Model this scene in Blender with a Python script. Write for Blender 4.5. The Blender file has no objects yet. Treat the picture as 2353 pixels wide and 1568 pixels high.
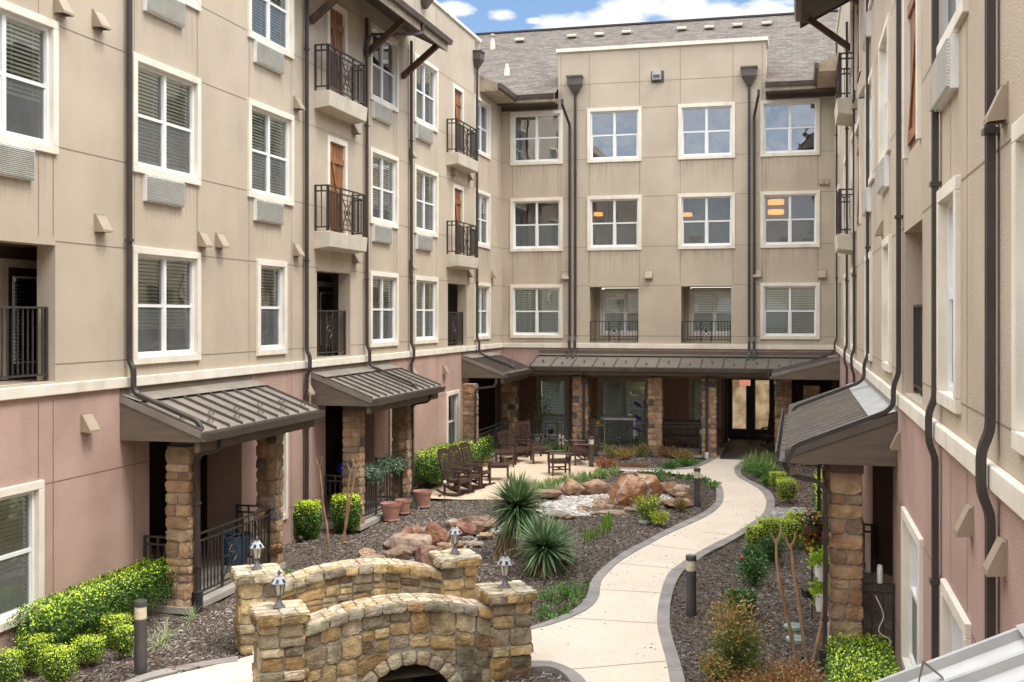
import bpy, bmesh, math, random
import numpy as np
from mathutils import Vector, Matrix, noise as mnoise
R_ = math.radians
random.seed(7); rng = np.random.default_rng(7)
scene = bpy.context.scene
COL = scene.collection

# ------------------------------------------------------------------ camera, sky, sun, exposure
H = 4.68                      # eye height above the mulch
FPX = 2560.0; CX = 1176.5; HY = 727.0
TH = math.atan((1832 - CX) / FPX)
c_, s_ = math.cos(TH), math.sin(TH)
cam = bpy.data.cameras.new("camera"); camo = bpy.data.objects.new("camera", cam); COL.objects.link(camo)
cam.sensor_width = 36; cam.lens = 36 * FPX / 2353; cam.shift_y = -(784 - HY) / 2353
cam.clip_start = 0.05; cam.clip_end = 3000
camo.location = (0, 0, H); camo.rotation_euler = (R_(90), 0, TH)
scene.camera = camo
scene.view_settings.view_transform = 'Standard'; scene.view_settings.look = 'None'
scene.view_settings.exposure = 1.02; scene.view_settings.gamma = 1
SUN_EL, SUN_AZ = 62, 108      # azimuth measured clockwise from +Y
sd = Vector((math.sin(R_(SUN_AZ)) * math.cos(R_(SUN_EL)), math.cos(R_(SUN_AZ)) * math.cos(R_(SUN_EL)), math.sin(R_(SUN_EL))))
sun = bpy.data.lights.new("sun", 'SUN'); sun.energy = 1.5; sun.angle = R_(18); sun.color = (1, .95, .87)
suno = bpy.data.objects.new("sun", sun); COL.objects.link(suno); suno.rotation_euler = sd.to_track_quat('Z', 'Y').to_euler()
suno.location = (0, 0, 40)
world = bpy.data.worlds.new("World"); scene.world = world; world.use_nodes = True
def build_world():
    nt = world.node_tree; N = nt.nodes; L = nt.links; N.clear()
    out = N.new('ShaderNodeOutputWorld'); mix = N.new('ShaderNodeMixShader')
    sky = N.new('ShaderNodeTexSky'); sky.sky_type = 'NISHITA'; sky.sun_disc = False
    sky.sun_elevation = R_(SUN_EL); sky.sun_rotation = R_(SUN_AZ); sky.air_density = 1.0; sky.dust_density = .1; sky.ozone_density = 3.0
    b1 = N.new('ShaderNodeBackground'); b1.inputs[1].default_value = .085
    b2 = N.new('ShaderNodeBackground'); b2.inputs[1].default_value = 1.02
    L.new(sky.outputs[0], b1.inputs[0])
    tc = N.new('ShaderNodeTexCoord')
    def vmath(op, a, b=None):
        n = N.new('ShaderNodeVectorMath'); n.operation = op
        for i, v in enumerate((a, b)):
            if v is None: continue
            if isinstance(v, tuple): n.inputs[i].default_value = v
            else: L.new(v, n.inputs[i])
        return n
    def m(op, a, b=None, c=None, clamp=False):
        n = N.new('ShaderNodeMath'); n.operation = op; n.use_clamp = clamp
        for i, v in enumerate((a, b, c)):
            if v is None: continue
            if isinstance(v, (int, float)): n.inputs[i].default_value = v
            else: L.new(v, n.inputs[i])
        return n.outputs[0]
    g = tc.outputs['Generated']
    st = vmath('MULTIPLY', g, (1, 1, 2.6)).outputs[0]
    nz = N.new('ShaderNodeTexNoise'); nz.inputs['Scale'].default_value = 15; nz.inputs['Detail'].default_value = 10; nz.inputs['Roughness'].default_value = .6
    L.new(st, nz.inputs['Vector'])
    big = N.new('ShaderNodeTexNoise'); big.inputs['Scale'].default_value = 2.2; big.inputs['Detail'].default_value = 6
    L.new(g, big.inputs['Vector'])
    sep = N.new('ShaderNodeSeparateXYZ'); L.new(g, sep.inputs[0])
    # clouds low over the far roof, each a soft blob in direction space
    acc = None
    spots = [(1042, 22, .016, 1.0), (1150, 36, .013, 1.0), (1225, 48, .006, .7), (1330, 66, .03, .9), (1420, 58, .036, 1.15), (1500, 68, .026, 1.0), (1475, 14, .032, .95), (1560, 22, .036, 1.0), (1640, 24, .022, .7), (1705, 34, .02, .85), (1765, 30, .03, 1.05), (1815, 4, .012, .7), (1830, 40, .03, .8)]
    for (px, py, rad, k) in spots:
        d = Vector(((px - CX) / FPX, 1, (HY - py) / FPX)); w = Vector((d.x * c_ - d.y * s_, d.x * s_ + d.y * c_, d.z)).normalized()
        dist = vmath('DISTANCE', st, (w.x, w.y, w.z * 2.6)).outputs['Value']
        t = m('SUBTRACT', 1.0, m('DIVIDE', dist, rad * 1.12)); t = m('MULTIPLY', m('MAXIMUM', t, -1.0), k)
        acc = t if acc is None else m('MAXIMUM', acc, t)
    loc = m('ADD', acc, m('MULTIPLY', m('SUBTRACT', nz.outputs['Fac'], .5), 2.6))
    low = N.new('ShaderNodeMapRange'); low.inputs['From Min'].default_value = -.05; low.inputs['From Max'].default_value = .55
    L.new(loc, low.inputs['Value'])
    hi = m('ADD', big.outputs['Fac'], m('MULTIPLY', m('SUBTRACT', nz.outputs['Fac'], .5), .35))
    him = N.new('ShaderNodeMapRange'); him.inputs['From Min'].default_value = .28; him.inputs['From Max'].default_value = .5; L.new(hi, him.inputs['Value'])
    gate = N.new('ShaderNodeMapRange'); gate.inputs['From Min'].default_value = .32; gate.inputs['From Max'].default_value = .48; L.new(sep.outputs['Z'], gate.inputs['Value']); back = m('MULTIPLY', m('MULTIPLY', sep.outputs['Y'], -1.6, clamp=True), .62)
    dens = m('MAXIMUM', low.outputs[0], m('MULTIPLY', him.outputs[0], m('MAXIMUM', gate.outputs[0], back)), clamp=True)
    sh = N.new('ShaderNodeMixRGB'); sh.inputs[1].default_value = (.70, .73, .80, 1); sh.inputs[2].default_value = (1, .99, .97, 1); L.new(m('MULTIPLY', low.outputs[0], nz.outputs['Fac'], clamp=True), sh.inputs[0])
    sh2 = N.new('ShaderNodeMapRange'); sh2.inputs['From Min'].default_value = .35; sh2.inputs['From Max'].default_value = .6; L.new(nz.outputs['Fac'], sh2.inputs['Value']); L.new(sh2.outputs[0], sh.inputs[0])
    L.new(sh.outputs[0], b2.inputs[0])
    cs = m('ADD', .62, m('MULTIPLY', gate.outputs[0], 1.5)); L.new(cs, b2.inputs[1])
    L.new(dens, mix.inputs[0]); L.new(b1.outputs[0], mix.inputs[1]); L.new(b2.outputs[0], mix.inputs[2]); L.new(mix.outputs[0], out.inputs[0])
build_world()
scene.cycles.max_bounces = 8; scene.cycles.transparent_max_bounces = 16
scene.cycles.sample_clamp_indirect = 6

# ------------------------------------------------------------------ survey helpers (photo pixel -> place on a known plane)
XL, XR, YB = -10.16, 1.244, 38.2
def plane_x(X, px, py):                     # a wall running along Y at x = X
    t = (px - CX) / FPX
    Y = X * (c_ + t * s_) / (t * c_ - s_) if abs(t * c_ - s_) > 1e-6 else 1e3
    Z = Y * c_ - X * s_
    return Y, H - (py - HY) * Z / FPX
def plane_y(Y, px, py):
    t = (px - CX) / FPX
    X = Y * (t * c_ - s_) / (c_ + t * s_); Z = Y * c_ - X * s_
    return X, H - (py - HY) * Z / FPX
def G(px, py, z=0.0):
    Z = FPX * (H - z) / (py - HY); xc = (px - CX) / FPX * Z
    return (xc * c_ - Z * s_, xc * s_ + Z * c_)
def YL(px, o=0.0): return plane_x(XL + o, px, 0)[0]
def YR(px, o=0.05): return plane_x(XR - o, px, 0)[0]
def ppm(X, Y): return FPX / (Y * c_ - X * s_)

# ------------------------------------------------------------------ materials
def new_mat(name):
    m = bpy.data.materials.new(name); m.use_nodes = True; nt = m.node_tree
    return m, nt, nt.nodes['Principled BSDF']
def mk(name, c1, c2=None, scale=4.0, rough=.7, bump=0.0, bscale=150.0, metallic=0.0, stretch=(1, 1, 1), detail=6, vcol=False, lo=.35, hi=.65, bdetail=4, spec=.5, c3=None, c3scale=None, c3stretch=(1, 1, 1), c3lo=.55, c3hi=.7, c3fac=.5, bdist=.01, trans=0.0):
    m, nt, P = new_mat(name); N = nt.nodes; L = nt.links
    P.inputs['Roughness'].default_value = rough; P.inputs['Metallic'].default_value = metallic
    P.inputs['Specular IOR Level'].default_value = spec
    tc = N.new('ShaderNodeTexCoord')
    def nz(sc, stv, det):
        mp = N.new('ShaderNodeMapping'); mp.inputs['Scale'].default_value = stv; L.new(tc.outputs['Object'], mp.inputs[0])
        n = N.new('ShaderNodeTexNoise'); n.inputs['Scale'].default_value = sc; n.inputs['Detail'].default_value = det; L.new(mp.outputs[0], n.inputs['Vector']); return n
    def mr(src, a, b):
        r = N.new('ShaderNodeMapRange'); r.inputs['From Min'].default_value = a; r.inputs['From Max'].default_value = b; L.new(src, r.inputs['Value']); return r.outputs[0]
    col = None
    if c2 is not None:
        n = nz(scale, stretch, detail); mix = N.new('ShaderNodeMixRGB'); L.new(mr(n.outputs['Fac'], lo, hi), mix.inputs[0])
        mix.inputs[1].default_value = (*c1, 1); mix.inputs[2].default_value = (*c2, 1); col = mix.outputs[0]
    else:
        rgb = N.new('ShaderNodeRGB'); rgb.outputs[0].default_value = (*c1, 1); col = rgb.outputs[0]
    if c3 is not None:
        n = nz(c3scale, c3stretch, 5); f = N.new('ShaderNodeMath'); f.operation = 'MULTIPLY'; f.inputs[1].default_value = c3fac; L.new(mr(n.outputs['Fac'], c3lo, c3hi), f.inputs[0])
        mix = N.new('ShaderNodeMixRGB'); L.new(f.outputs[0], mix.inputs[0]); L.new(col, mix.inputs[1]); mix.inputs[2].default_value = (*c3, 1); col = mix.outputs[0]
    if vcol:
        at = N.new('ShaderNodeAttribute'); at.attribute_name = 'Col'
        mix = N.new('ShaderNodeMixRGB'); mix.blend_type = 'MULTIPLY'; mix.inputs[0].default_value = 1; L.new(col, mix.inputs[1]); L.new(at.outputs['Color'], mix.inputs[2]); col = mix.outputs[0]
    L.new(col, P.inputs['Base Color'])
    if bump > 0:
        n = nz(bscale, (1, 1, 1), bdetail); b = N.new('ShaderNodeBump'); b.inputs['Strength'].default_value = bump; b.inputs['Distance'].default_value = bdist
        L.new(n.outputs['Fac'], b.inputs['Height']); L.new(b.outputs[0], P.inputs['Normal'])
    if trans > 0:
        tr = N.new('ShaderNodeBsdfTranslucent'); L.new(col, tr.inputs[0]); ms = N.new('ShaderNodeMixShader'); ms.inputs[0].default_value = trans
        out = N['Material Output']; L.new(P.outputs[0], ms.inputs[1]); L.new(tr.outputs[0], ms.inputs[2]); L.new(ms.outputs[0], out.inputs[0])
    return m
M = {}
M['stucco'] = mk('stucco_tan', (.53, .452, .355), (.455, .387, .302), .8, .92, .8, 55, detail=8, c3=(.38, .31, .23), c3scale=1.3, c3stretch=(1, 1, .2), c3fac=.28, spec=.2)
M['pink'] = mk('stucco_rose', (.50, .35, .30), (.40, .275, .235), .9, .92, .8, 55, detail=8, c3=(.34, .21, .175), c3scale=1.5, c3stretch=(1, 1, .2), c3fac=.28, spec=.2)
M['trim'] = mk('stucco_cream', (.80, .75, .65), (.70, .645, .545), 2.0, .88, .3, 60, c3=(.46, .42, .35), c3scale=2.5, c3stretch=(1, 1, .2), c3fac=.35, spec=.2)
M['groove'] = mk('dark_joint', (.24, .18, .13), rough=.95)  # flat dark strips for the stucco and path joints
M['pgroove'] = mk('rose_joint', (.22, .13, .10), rough=.95)
M['room'] = mk('room_interior', (.30, .29, .25), (.20, .19, .17), .8, .9)
M['porchwall'] = mk('porch_wall_brown', (.44, .27, .20), (.37, .225, .165), 1.2, .9, .3, 70)
M['brown'] = mk('painted_metal_brown', (.105, .085, .074), (.075, .062, .055), 3, .38, .0, c3=(.15, .125, .105), c3scale=1.5, c3stretch=(2, 2, .3), c3fac=.5)
M['roofmetal'] = mk('standing_seam_metal', (.27, .24, .207), (.21, .187, .16), 2.2, .4, .03, 3, metallic=.15, c3=(.34, .31, .27), c3scale=3, c3fac=.5)
M['flash'] = mk('galvanised_flashing', (.46, .46, .45), (.34, .34, .33), 5, .45, metallic=.2)
M['woodtrim'] = mk('painted_fascia_board', (.155, .118, .09), (.12, .092, .072), 2.5, .7, .2, 30, stretch=(1, 1, 6))
M['palefascia'] = mk('weathered_fascia', (.46, .38, .28), (.34, .27, .2), 3, .8, c3=(.12, .09, .065), c3scale=5, c3fac=.6)
M['soffit'] = mk('soffit_board', (.10, .08, .065), (.075, .06, .05), 2, .8)
M['bracket'] = mk('stained_timber', (.115, .062, .038), (.06, .035, .025), 6, .6, .3, 40, stretch=(1, 1, .3))
M['iron'] = mk('railing_bronze', (.052, .044, .040), (.038, .033, .03), 6, .42)
M['vinyl'] = mk('white_vinyl', (.82, .83, .82), (.74, .75, .74), 3, .35)
M['tanframe'] = mk('tan_window_frame', (.62, .53, .43), (.54, .46, .37), 3, .5)
M['grille'] = mk('air_conditioner_louvre', (.80, .80, .76), (.70, .70, .66), 4, .45)
M['grilled'] = mk('air_conditioner_core', (.22, .22, .21), rough=.6)
M['blind'] = mk('blind_slats', (.93, .95, .84), (.85, .87, .76), 1.5, .6)
M['vent'] = mk('vent_hood_tan', (.36, .285, .205), (.30, .235, .17), 3, .5)
M['ventd'] = mk('vent_hood_opening', (.05, .04, .03), rough=.8)
M['shutter'] = mk('shutter_boards', (.34, .14, .045), (.12, .05, .022), 3.5, .55, .4, 30, stretch=(6, 6, .5), detail=8, c3=(.40, .17, .05), c3scale=4, c3stretch=(8, 8, .6), c3fac=.5)
M['shutterl'] = mk('shutter_battens', (.36, .145, .045), (.20, .08, .03), 5, .5, .3, 30)
M['balc'] = mk('balcony_concrete', (.62, .56, .46), (.52, .47, .385), 2, .85, .2, 60, c3=(.40, .36, .30), c3scale=3, c3stretch=(1, 1, .3), c3fac=.4)
M['doorw'] = mk('door_dark', (.035, .026, .022), rough=.45)
M['slab'] = mk('porch_slab', (.42, .39, .34), (.33, .31, .27), 3, .85, .2, 40)
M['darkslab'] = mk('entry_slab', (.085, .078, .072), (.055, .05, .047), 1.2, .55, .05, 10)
M['concrete'] = mk('path_concrete', (.76, .665, .55), (.69, .60, .49), .8, .85, .12, 90, detail=9, c3=(.46, .39, .31), c3scale=9, c3lo=.55, c3hi=.75, c3fac=.4, spec=.3)
M['patio'] = mk('patio_concrete', (.66, .52, .38), (.59, .46, .335), 1.0, .8, .1, 90, detail=9, c3=(.42, .33, .25), c3scale=4, c3fac=.35, spec=.3)
M['curb'] = mk('path_edging', (.33, .305, .285), (.235, .22, .21), 2.2, .85, .2, 60, detail=8, c3=(.38, .35, .31), c3scale=9, c3fac=.4)
M['curbline'] = mk('edging_joint', (.34, .27, .18), rough=.9)
M['mulch'] = mk('mulch_bed', (.20, .165, .135), (.08, .064, .052), 22, .95, 1.0, 60, detail=10, c3=(.27, .215, .165), c3scale=9, c3fac=.5, bdist=.04, spec=.15)
M['chip'] = mk('bark_chips', (1, 1, 1), rough=.9, vcol=True, spec=.15)
M['mortar'] = mk('mortar', (.38, .345, .29), (.28, .255, .215), 8, .95, .8, 60)
M['stone'] = mk('bridge_stone', (1, 1, 1), (.60, .56, .48), 9, .88, 1.0, 30, vcol=True, c3=(.22, .21, .17), c3scale=3.2, c3lo=.52, c3hi=.72, c3fac=.6, bdist=.02, bdetail=8, spec=.25)
M['column'] = mk('column_stone', (1, 1, 1), (.66, .62, .58), 6, .85, .9, 22, vcol=True, bdist=.02, bdetail=8, spec=.25)
M['rock'] = mk('boulder_rock', (.92, .92, .92), (.42, .38, .36), 5, .85, 1.0, 14, vcol=True, c3=(.80, .72, .62), c3scale=2.3, c3fac=.3, bdist=.04, bdetail=9, spec=.3)
M['wetrock'] = mk('wet_red_rock', (.50, .26, .13), (.28, .13, .07), 2.2, .22, 1.0, 7, c3=(.62, .36, .18), c3scale=1.6, c3lo=.53, c3hi=.6, c3fac=.8, bdist=.05, bdetail=9)
M['pebble'] = mk('river_pebbles', (1, 1, 1), (.85, .83, .8), 25, .5, vcol=True)
M['leaf'] = mk('leaf', (1, 1, 1), rough=.42, vcol=True, trans=.16, spec=.4)
M['twig'] = mk('twig', (.17, .11, .07), (.10, .065, .045), 20, .8)
M['bark'] = mk('crape_bark', (.42, .26, .155), (.27, .155, .095), 9, .6, .4, 30, stretch=(1, 1, .4))
M['thatch'] = mk('dead_leaf_thatch', (1, 1, 1), rough=.8, vcol=True)
M['teak'] = mk('brown_slat_wood', (.085, .048, .038), (.05, .028, .023), 7, .5, .15, 50, stretch=(1, 1, 3))
M['bollard'] = mk('bollard_paint', (.075, .072, .068), (.06, .058, .056), 4, .45, .05, 90)
M['lens'] = mk('bollard_lens', (.62, .55, .40), (.75, .70, .58), 3, .25, stretch=(1, 1, 6), c3=(.72, .58, .16), c3scale=4, c3stretch=(1, 1, 5), c3fac=.5)
M['terra'] = mk('terracotta', (.52, .26, .19), (.40, .20, .145), 3, .75, .05, 60, c3=(.66, .45, .38), c3scale=2, c3fac=.5)
M['soil'] = mk('soil', (.06, .042, .032), (.03, .022, .018), 30, .95, .8, 60)
M['pewter'] = mk('lantern_metal', (.20, .20, .205), (.10, .10, .105), 20, .5, metallic=.2)
M['lantop'] = mk('lantern_roof', (.50, .51, .54), (.36, .37, .40), 12, .5)
M['solar'] = mk('solar_cell', (.02, .03, .06), rough=.15)
M['lampglass'] = mk('frosted_lantern_glass', (.62, .58, .50), rough=.3)
M['plastic'] = mk('black_corrugated_plastic', (.02, .02, .021), rough=.5)
M['white'] = mk('white_paint', (.80, .80, .78), (.72, .72, .70), 4, .45)
M['lid'] = mk('irrigation_lid', (.33, .42, .37), (.27, .35, .31), 9, .6)
M['wicker'] = mk('wicker', (.30, .22, .17), (.12, .09, .07), 60, .6, .9, 90, detail=2)
M['blue'] = mk('cobalt_glass', (.012, .02, .16), rough=.12)
M['red'] = mk('red_paint', (.55, .05, .03), rough=.5)
M['yellow'] = mk('yellow_petal', (.85, .55, .03), rough=.6)
M['pink_petal'] = mk('pink_petal', (.8, .08, .2), rough=.6)
M['pine'] = mk('pine_cone', (.20, .10, .05), (.09, .045, .025), 20, .7)
M['cushion'] = mk('patterned_cushion', (.42, .40, .36), (.16, .145, .13), 6, .9)
M['copper'] = mk('copper_pumpkin', (.35, .19, .08), (.2, .1, .05), 10, .4, metallic=.6)
def shingle_mat():
    m, nt, P = new_mat('asphalt_shingles'); N = nt.nodes; L = nt.links
    tc = N.new('ShaderNodeTexCoord'); br = N.new('ShaderNodeTexBrick'); mp = N.new('ShaderNodeMapping')
    L.new(tc.outputs['UV'], mp.inputs[0]); L.new(mp.outputs[0], br.inputs['Vector'])
    br.inputs['Scale'].default_value = 1; br.inputs['Brick Width'].default_value = .38; br.inputs['Row Height'].default_value = .125
    br.inputs['Mortar Size'].default_value = .012; br.inputs['Color1'].default_value = (.16, .128, .10, 1); br.inputs['Color2'].default_value = (.078, .062, .048, 1); br.inputs['Mortar'].default_value = (.06, .05, .042, 1)
    br.offset_frequency = 2; br.squash = .6; br.squash_frequency = 3
    n = N.new('ShaderNodeTexNoise'); n.inputs['Scale'].default_value = 3; n.inputs['Detail'].default_value = 8; L.new(tc.outputs['UV'], n.inputs['Vector'])
    mx = N.new('ShaderNodeMixRGB'); mx.blend_type = 'OVERLAY'; mx.inputs[0].default_value = .5; L.new(br.outputs['Color'], mx.inputs[1]); L.new(n.outputs['Fac'], mx.inputs[2])
    hs = N.new('ShaderNodeHueSaturation'); hs.inputs['Saturation'].default_value = .8; hs.inputs['Value'].default_value = 1.0; L.new(mx.outputs[0], hs.inputs['Color'])
    L.new(hs.outputs[0], P.inputs['Base Color']); P.inputs['Roughness'].default_value = .95
    b = N.new('ShaderNodeBump'); b.inputs['Strength'].default_value = .6; b.inputs['Distance'].default_value = .02; L.new(br.outputs['Fac'], b.inputs['Height']); b.invert = True; L.new(b.outputs[0], P.inputs['Normal'])
    return m
M['shingle'] = shingle_mat()
def glass_mat(name, tint, base_refl, rough=.0, warp=.35):
    m, nt, P = new_mat(name); N = nt.nodes; L = nt.links; N.remove(P)
    tr = N.new('ShaderNodeBsdfTransparent'); tr.inputs[0].default_value = (*tint, 1)
    gl = N.new('ShaderNodeBsdfGlossy'); gl.inputs['Roughness'].default_value = rough; gl.inputs[0].default_value = (.95, .97, 1, 1)
    lw = N.new('ShaderNodeFresnel'); lw.inputs[0].default_value = 1.5
    ad = N.new('ShaderNodeMath'); ad.operation = 'ADD'; ad.inputs[1].default_value = base_refl; ad.use_clamp = True; L.new(lw.outputs[0], ad.inputs[0])
    tc = N.new('ShaderNodeTexCoord'); n = N.new('ShaderNodeTexNoise'); n.inputs['Scale'].default_value = 1.3; n.inputs['Detail'].default_value = 1; L.new(tc.outputs['Object'], n.inputs['Vector'])
    b = N.new('ShaderNodeBump'); b.inputs['Strength'].default_value = warp; b.inputs['Distance'].default_value = .02; L.new(n.outputs['Fac'], b.inputs['Height']); L.new(b.outputs[0], gl.inputs['Normal'])
    ms = N.new('ShaderNodeMixShader'); L.new(ad.outputs[0], ms.inputs[0]); L.new(tr.outputs[0], ms.inputs[1]); L.new(gl.outputs[0], ms.inputs[2])
    L.new(ms.outputs[0], N['Material Output'].inputs[0]); return m
M['glass'] = glass_mat('window_glass', (.93, .96, .93), .12)
M['screen'] = None
def screen_mat():
    m, nt, P = new_mat('insect_mesh'); N = nt.nodes; L = nt.links
    tr = N.new('ShaderNodeBsdfTransparent'); ms = N.new('ShaderNodeMixShader'); ms.inputs[0].default_value = .36
    P.inputs['Base Color'].default_value = (.19, .205, .21, 1); P.inputs['Roughness'].default_value = .7
    L.new(tr.outputs[0], ms.inputs[1]); L.new(P.outputs[0], ms.inputs[2]); L.new(ms.outputs[0], N['Material Output'].inputs[0]); return m
M['screen'] = screen_mat()
def emit_mat(name, col, st):
    m, nt, P = new_mat(name); P.inputs['Base Color'].default_value = (*col, 1); P.inputs['Emission Color'].default_value = (*col, 1); P.inputs['Emission Strength'].default_value = st; return m
M['lamp'] = emit_mat('lit_lamp_shade', (1, .42, .07), .6)
M['ceil'] = emit_mat('lit_downlight', (1, .85, .6), 5)
def water_mat():
    m, nt, P = new_mat('water'); N = nt.nodes; L = nt.links
    P.inputs['Base Color'].default_value = (.3, .25, .2, 1); P.inputs['Roughness'].default_value = .04
    tr = N.new('ShaderNodeBsdfTransparent'); tr.inputs[0].default_value = (.85, .8, .72, 1); ms = N.new('ShaderNodeMixShader')
    fr = N.new('ShaderNodeFresnel'); fr.inputs[0].default_value = 1.33; ad = N.new('ShaderNodeMath'); ad.operation = 'ADD'; ad.inputs[1].default_value = .18; L.new(fr.outputs[0], ad.inputs[0])
    n = N.new('ShaderNodeTexNoise'); n.inputs['Scale'].default_value = 12; b = N.new('ShaderNodeBump'); b.inputs['Strength'].default_value = .5; b.inputs['Distance'].default_value = .02
    tc = N.new('ShaderNodeTexCoord'); L.new(tc.outputs['Object'], n.inputs['Vector']); L.new(n.outputs['Fac'], b.inputs['Height']); L.new(b.outputs[0], P.inputs['Normal'])
    L.new(ad.outputs[0], ms.inputs[0]); L.new(tr.outputs[0], ms.inputs[1]); L.new(P.outputs[0], ms.inputs[2]); L.new(ms.outputs[0], N['Material Output'].inputs[0]); return m
M['water'] = water_mat()
M['fallwater'] = mk('running_water', (.78, .80, .82), (.55, .50, .46), 30, .12, .8, 30, stretch=(1, 1, .2))
def streaky(m):
    nt = m.node_tree; N = nt.nodes; L = nt.links; P = N['Principled BSDF']; tr = N.new('ShaderNodeBsdfTransparent'); ms = N.new('ShaderNodeMixShader')
    tc = N.new('ShaderNodeTexCoord'); mp = N.new('ShaderNodeMapping'); mp.inputs['Scale'].default_value = (1, 1, .25); L.new(tc.outputs['Object'], mp.inputs[0]); n = N.new('ShaderNodeTexNoise'); n.inputs['Scale'].default_value = 26; n.inputs['Detail'].default_value = 6; L.new(mp.outputs[0], n.inputs['Vector'])
    r = N.new('ShaderNodeMapRange'); r.inputs['From Min'].default_value = .42; r.inputs['From Max'].default_value = .6; L.new(n.outputs['Fac'], r.inputs['Value']); L.new(r.outputs[0], ms.inputs[0]); L.new(tr.outputs[0], ms.inputs[1]); L.new(P.outputs[0], ms.inputs[2]); L.new(ms.outputs[0], N['Material Output'].inputs[0])
streaky(M['fallwater'])

# ------------------------------------------------------------------ mesh helpers
class MB:
    def __init__(s, T=None): s.V = []; s.F = []; s.I = []; s.C = []; s.T = T; s.UV = None; s.anycol = False
    def add(s, vs, fs, mi=0, col=None):
        b = len(s.V)
        if s.T: vs = [s.T(*v) for v in vs]
        s.V += [tuple(v) for v in vs]
        for f in fs:
            s.F.append(tuple(b + i for i in f)); s.I.append(mi); s.C.append(col)
        if col is not None: s.anycol = True
        return s
    def quad(s, a, b, c, d, mi=0, col=None): return s.add([a, b, c, d], [(0, 1, 2, 3)], mi, col)
    def box(s, x0, x1, y0, y1, z0, z1, mi=0, col=None):
        return s.add([(x0, y0, z0), (x1, y0, z0), (x1, y1, z0), (x0, y1, z0), (x0, y0, z1), (x1, y0, z1), (x1, y1, z1), (x0, y1, z1)],
                     [(0, 3, 2, 1), (4, 5, 6, 7), (0, 1, 5, 4), (1, 2, 6, 5), (2, 3, 7, 6), (3, 0, 4, 7)], mi, col)
    def prism(s, poly, axis, a, b, mi=0, col=None):
        # poly: 2D list in the two other axes; extruded along axis (0,1,2) from a to b
        n = len(poly)
        def P(p, t):
            v = [0, 0, 0]; o = [k for k in (0, 1, 2) if k != axis]; v[o[0]] = p[0]; v[o[1]] = p[1]; v[axis] = t; return tuple(v)
        vs = [P(p, a) for p in poly] + [P(p, b) for p in poly]
        fs = [tuple(range(n))[::-1], tuple(range(n, 2 * n))] + [(i, (i + 1) % n, n + (i + 1) % n, n + i) for i in range(n)]
        return s.add(vs, fs, mi, col)
    def bar(s, p0, p1, w, h=None, up=(0, 0, 1), mi=0, col=None):
        h = h or w; p0, p1 = Vector(p0), Vector(p1); t = (p1 - p0).normalized(); up = Vector(up)
        if abs(t.dot(up)) > .98: up = Vector((1, 0, 0))
        sx = t.cross(up).normalized(); sy = sx.cross(t)
        vs = [p + sx * (a * w / 2) + sy * (b * h / 2) for p in (p0, p1) for a, b in ((-1, -1), (1, -1), (1, 1), (-1, 1))]
        return s.add(vs, [(0, 1, 2, 3), (7, 6, 5, 4), (0, 4, 5, 1), (1, 5, 6, 2), (2, 6, 7, 3), (3, 7, 4, 0)], mi, col)
    def tube(s, path, r, n=8, mi=0, col=None, cap=True):
        path = [Vector(p) for p in path]; k = len(path); rr = r if isinstance(r, (list, tuple)) else [r] * k
        vs = []; ref = None
        for i, p in enumerate(path):
            t = (path[min(i + 1, k - 1)] - path[max(i - 1, 0)]).normalized()
            if ref is None: ref = Vector((0, 0, 1)) if abs(t.z) < .9 else Vector((1, 0, 0))
            a = t.cross(ref).normalized(); b = a.cross(t).normalized(); ref = b
            # keep frame stable
            for j in range(n):
                q = 2 * math.pi * j / n; vs.append(p + a * (math.cos(q) * rr[i]) + b * (math.sin(q) * rr[i]))
        fs = [(i * n + j, i * n + (j + 1) % n, (i + 1) * n + (j + 1) % n, (i + 1) * n + j) for i in range(k - 1) for j in range(n)]
        if cap: fs += [tuple(range(n))[::-1], tuple(range((k - 1) * n, k * n))]
        return s.add(vs, fs, mi, col)
    def lathe(s, prof, n=20, cx=0, cy=0, mi=0, col=None):
        vs = [(cx + r * math.cos(2 * math.pi * j / n), cy + r * math.sin(2 * math.pi * j / n), z) for r, z in prof for j in range(n)]
        k = len(prof); fs = [(i * n + j, i * n + (j + 1) % n, (i + 1) * n + (j + 1) % n, (i + 1) * n + j) for i in range(k - 1) for j in range(n)]
        fs += [tuple(range(n))[::-1], tuple(range((k - 1) * n, k * n))]
        return s.add(vs, fs, mi, col)
    def sweep(s, path, prof, side, mi=0):
        path = [Vector(p) for p in path]; side = Vector(side).normalized(); k = len(path); n = len(prof); vs = []
        for i, p in enumerate(path):
            d0 = (path[i] - path[i - 1]).normalized() if i else None; d1 = (path[i + 1] - path[i]).normalized() if i < k - 1 else None
            t = (d0 + d1).normalized() if d0 and d1 else (d0 or d1)
            sc = 1 / max(.4, math.sqrt(max(.05, (1 + d0.dot(d1)) / 2))) if d0 and d1 else 1
            nn = side.cross(t).normalized() * sc
            vs += [p + side * u + nn * v for u, v in prof]
        fs = [(i * n + j, i * n + (j + 1) % n, (i + 1) * n + (j + 1) % n, (i + 1) * n + j) for i in range(k - 1) for j in range(n)]
        fs += [tuple(range(n))[::-1], tuple(range((k - 1) * n, k * n))]
        return s.add(vs, fs, mi)
    def build(s, name, mats, parent=None, org=None, smooth=False, bevel=0, uv=None):
        me = bpy.data.meshes.new(name)
        o = Vector(org) if org is not None else Vector((0, 0, 0))
        if org is None and parent is not None:
            r = parent
            while r.parent: r = r.parent
            if r.get('_w'): o = Vector(r.location)
        V = [(v[0] - o.x, v[1] - o.y, v[2] - o.z) for v in s.V] if o.length > 0 else s.V
        me.from_pydata(V, [], s.F)
        if not isinstance(mats, (list, tuple)): mats = [mats]
        for m in mats: me.materials.append(M[m] if isinstance(m, str) else m)
        me.polygons.foreach_set('material_index', s.I)
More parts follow.
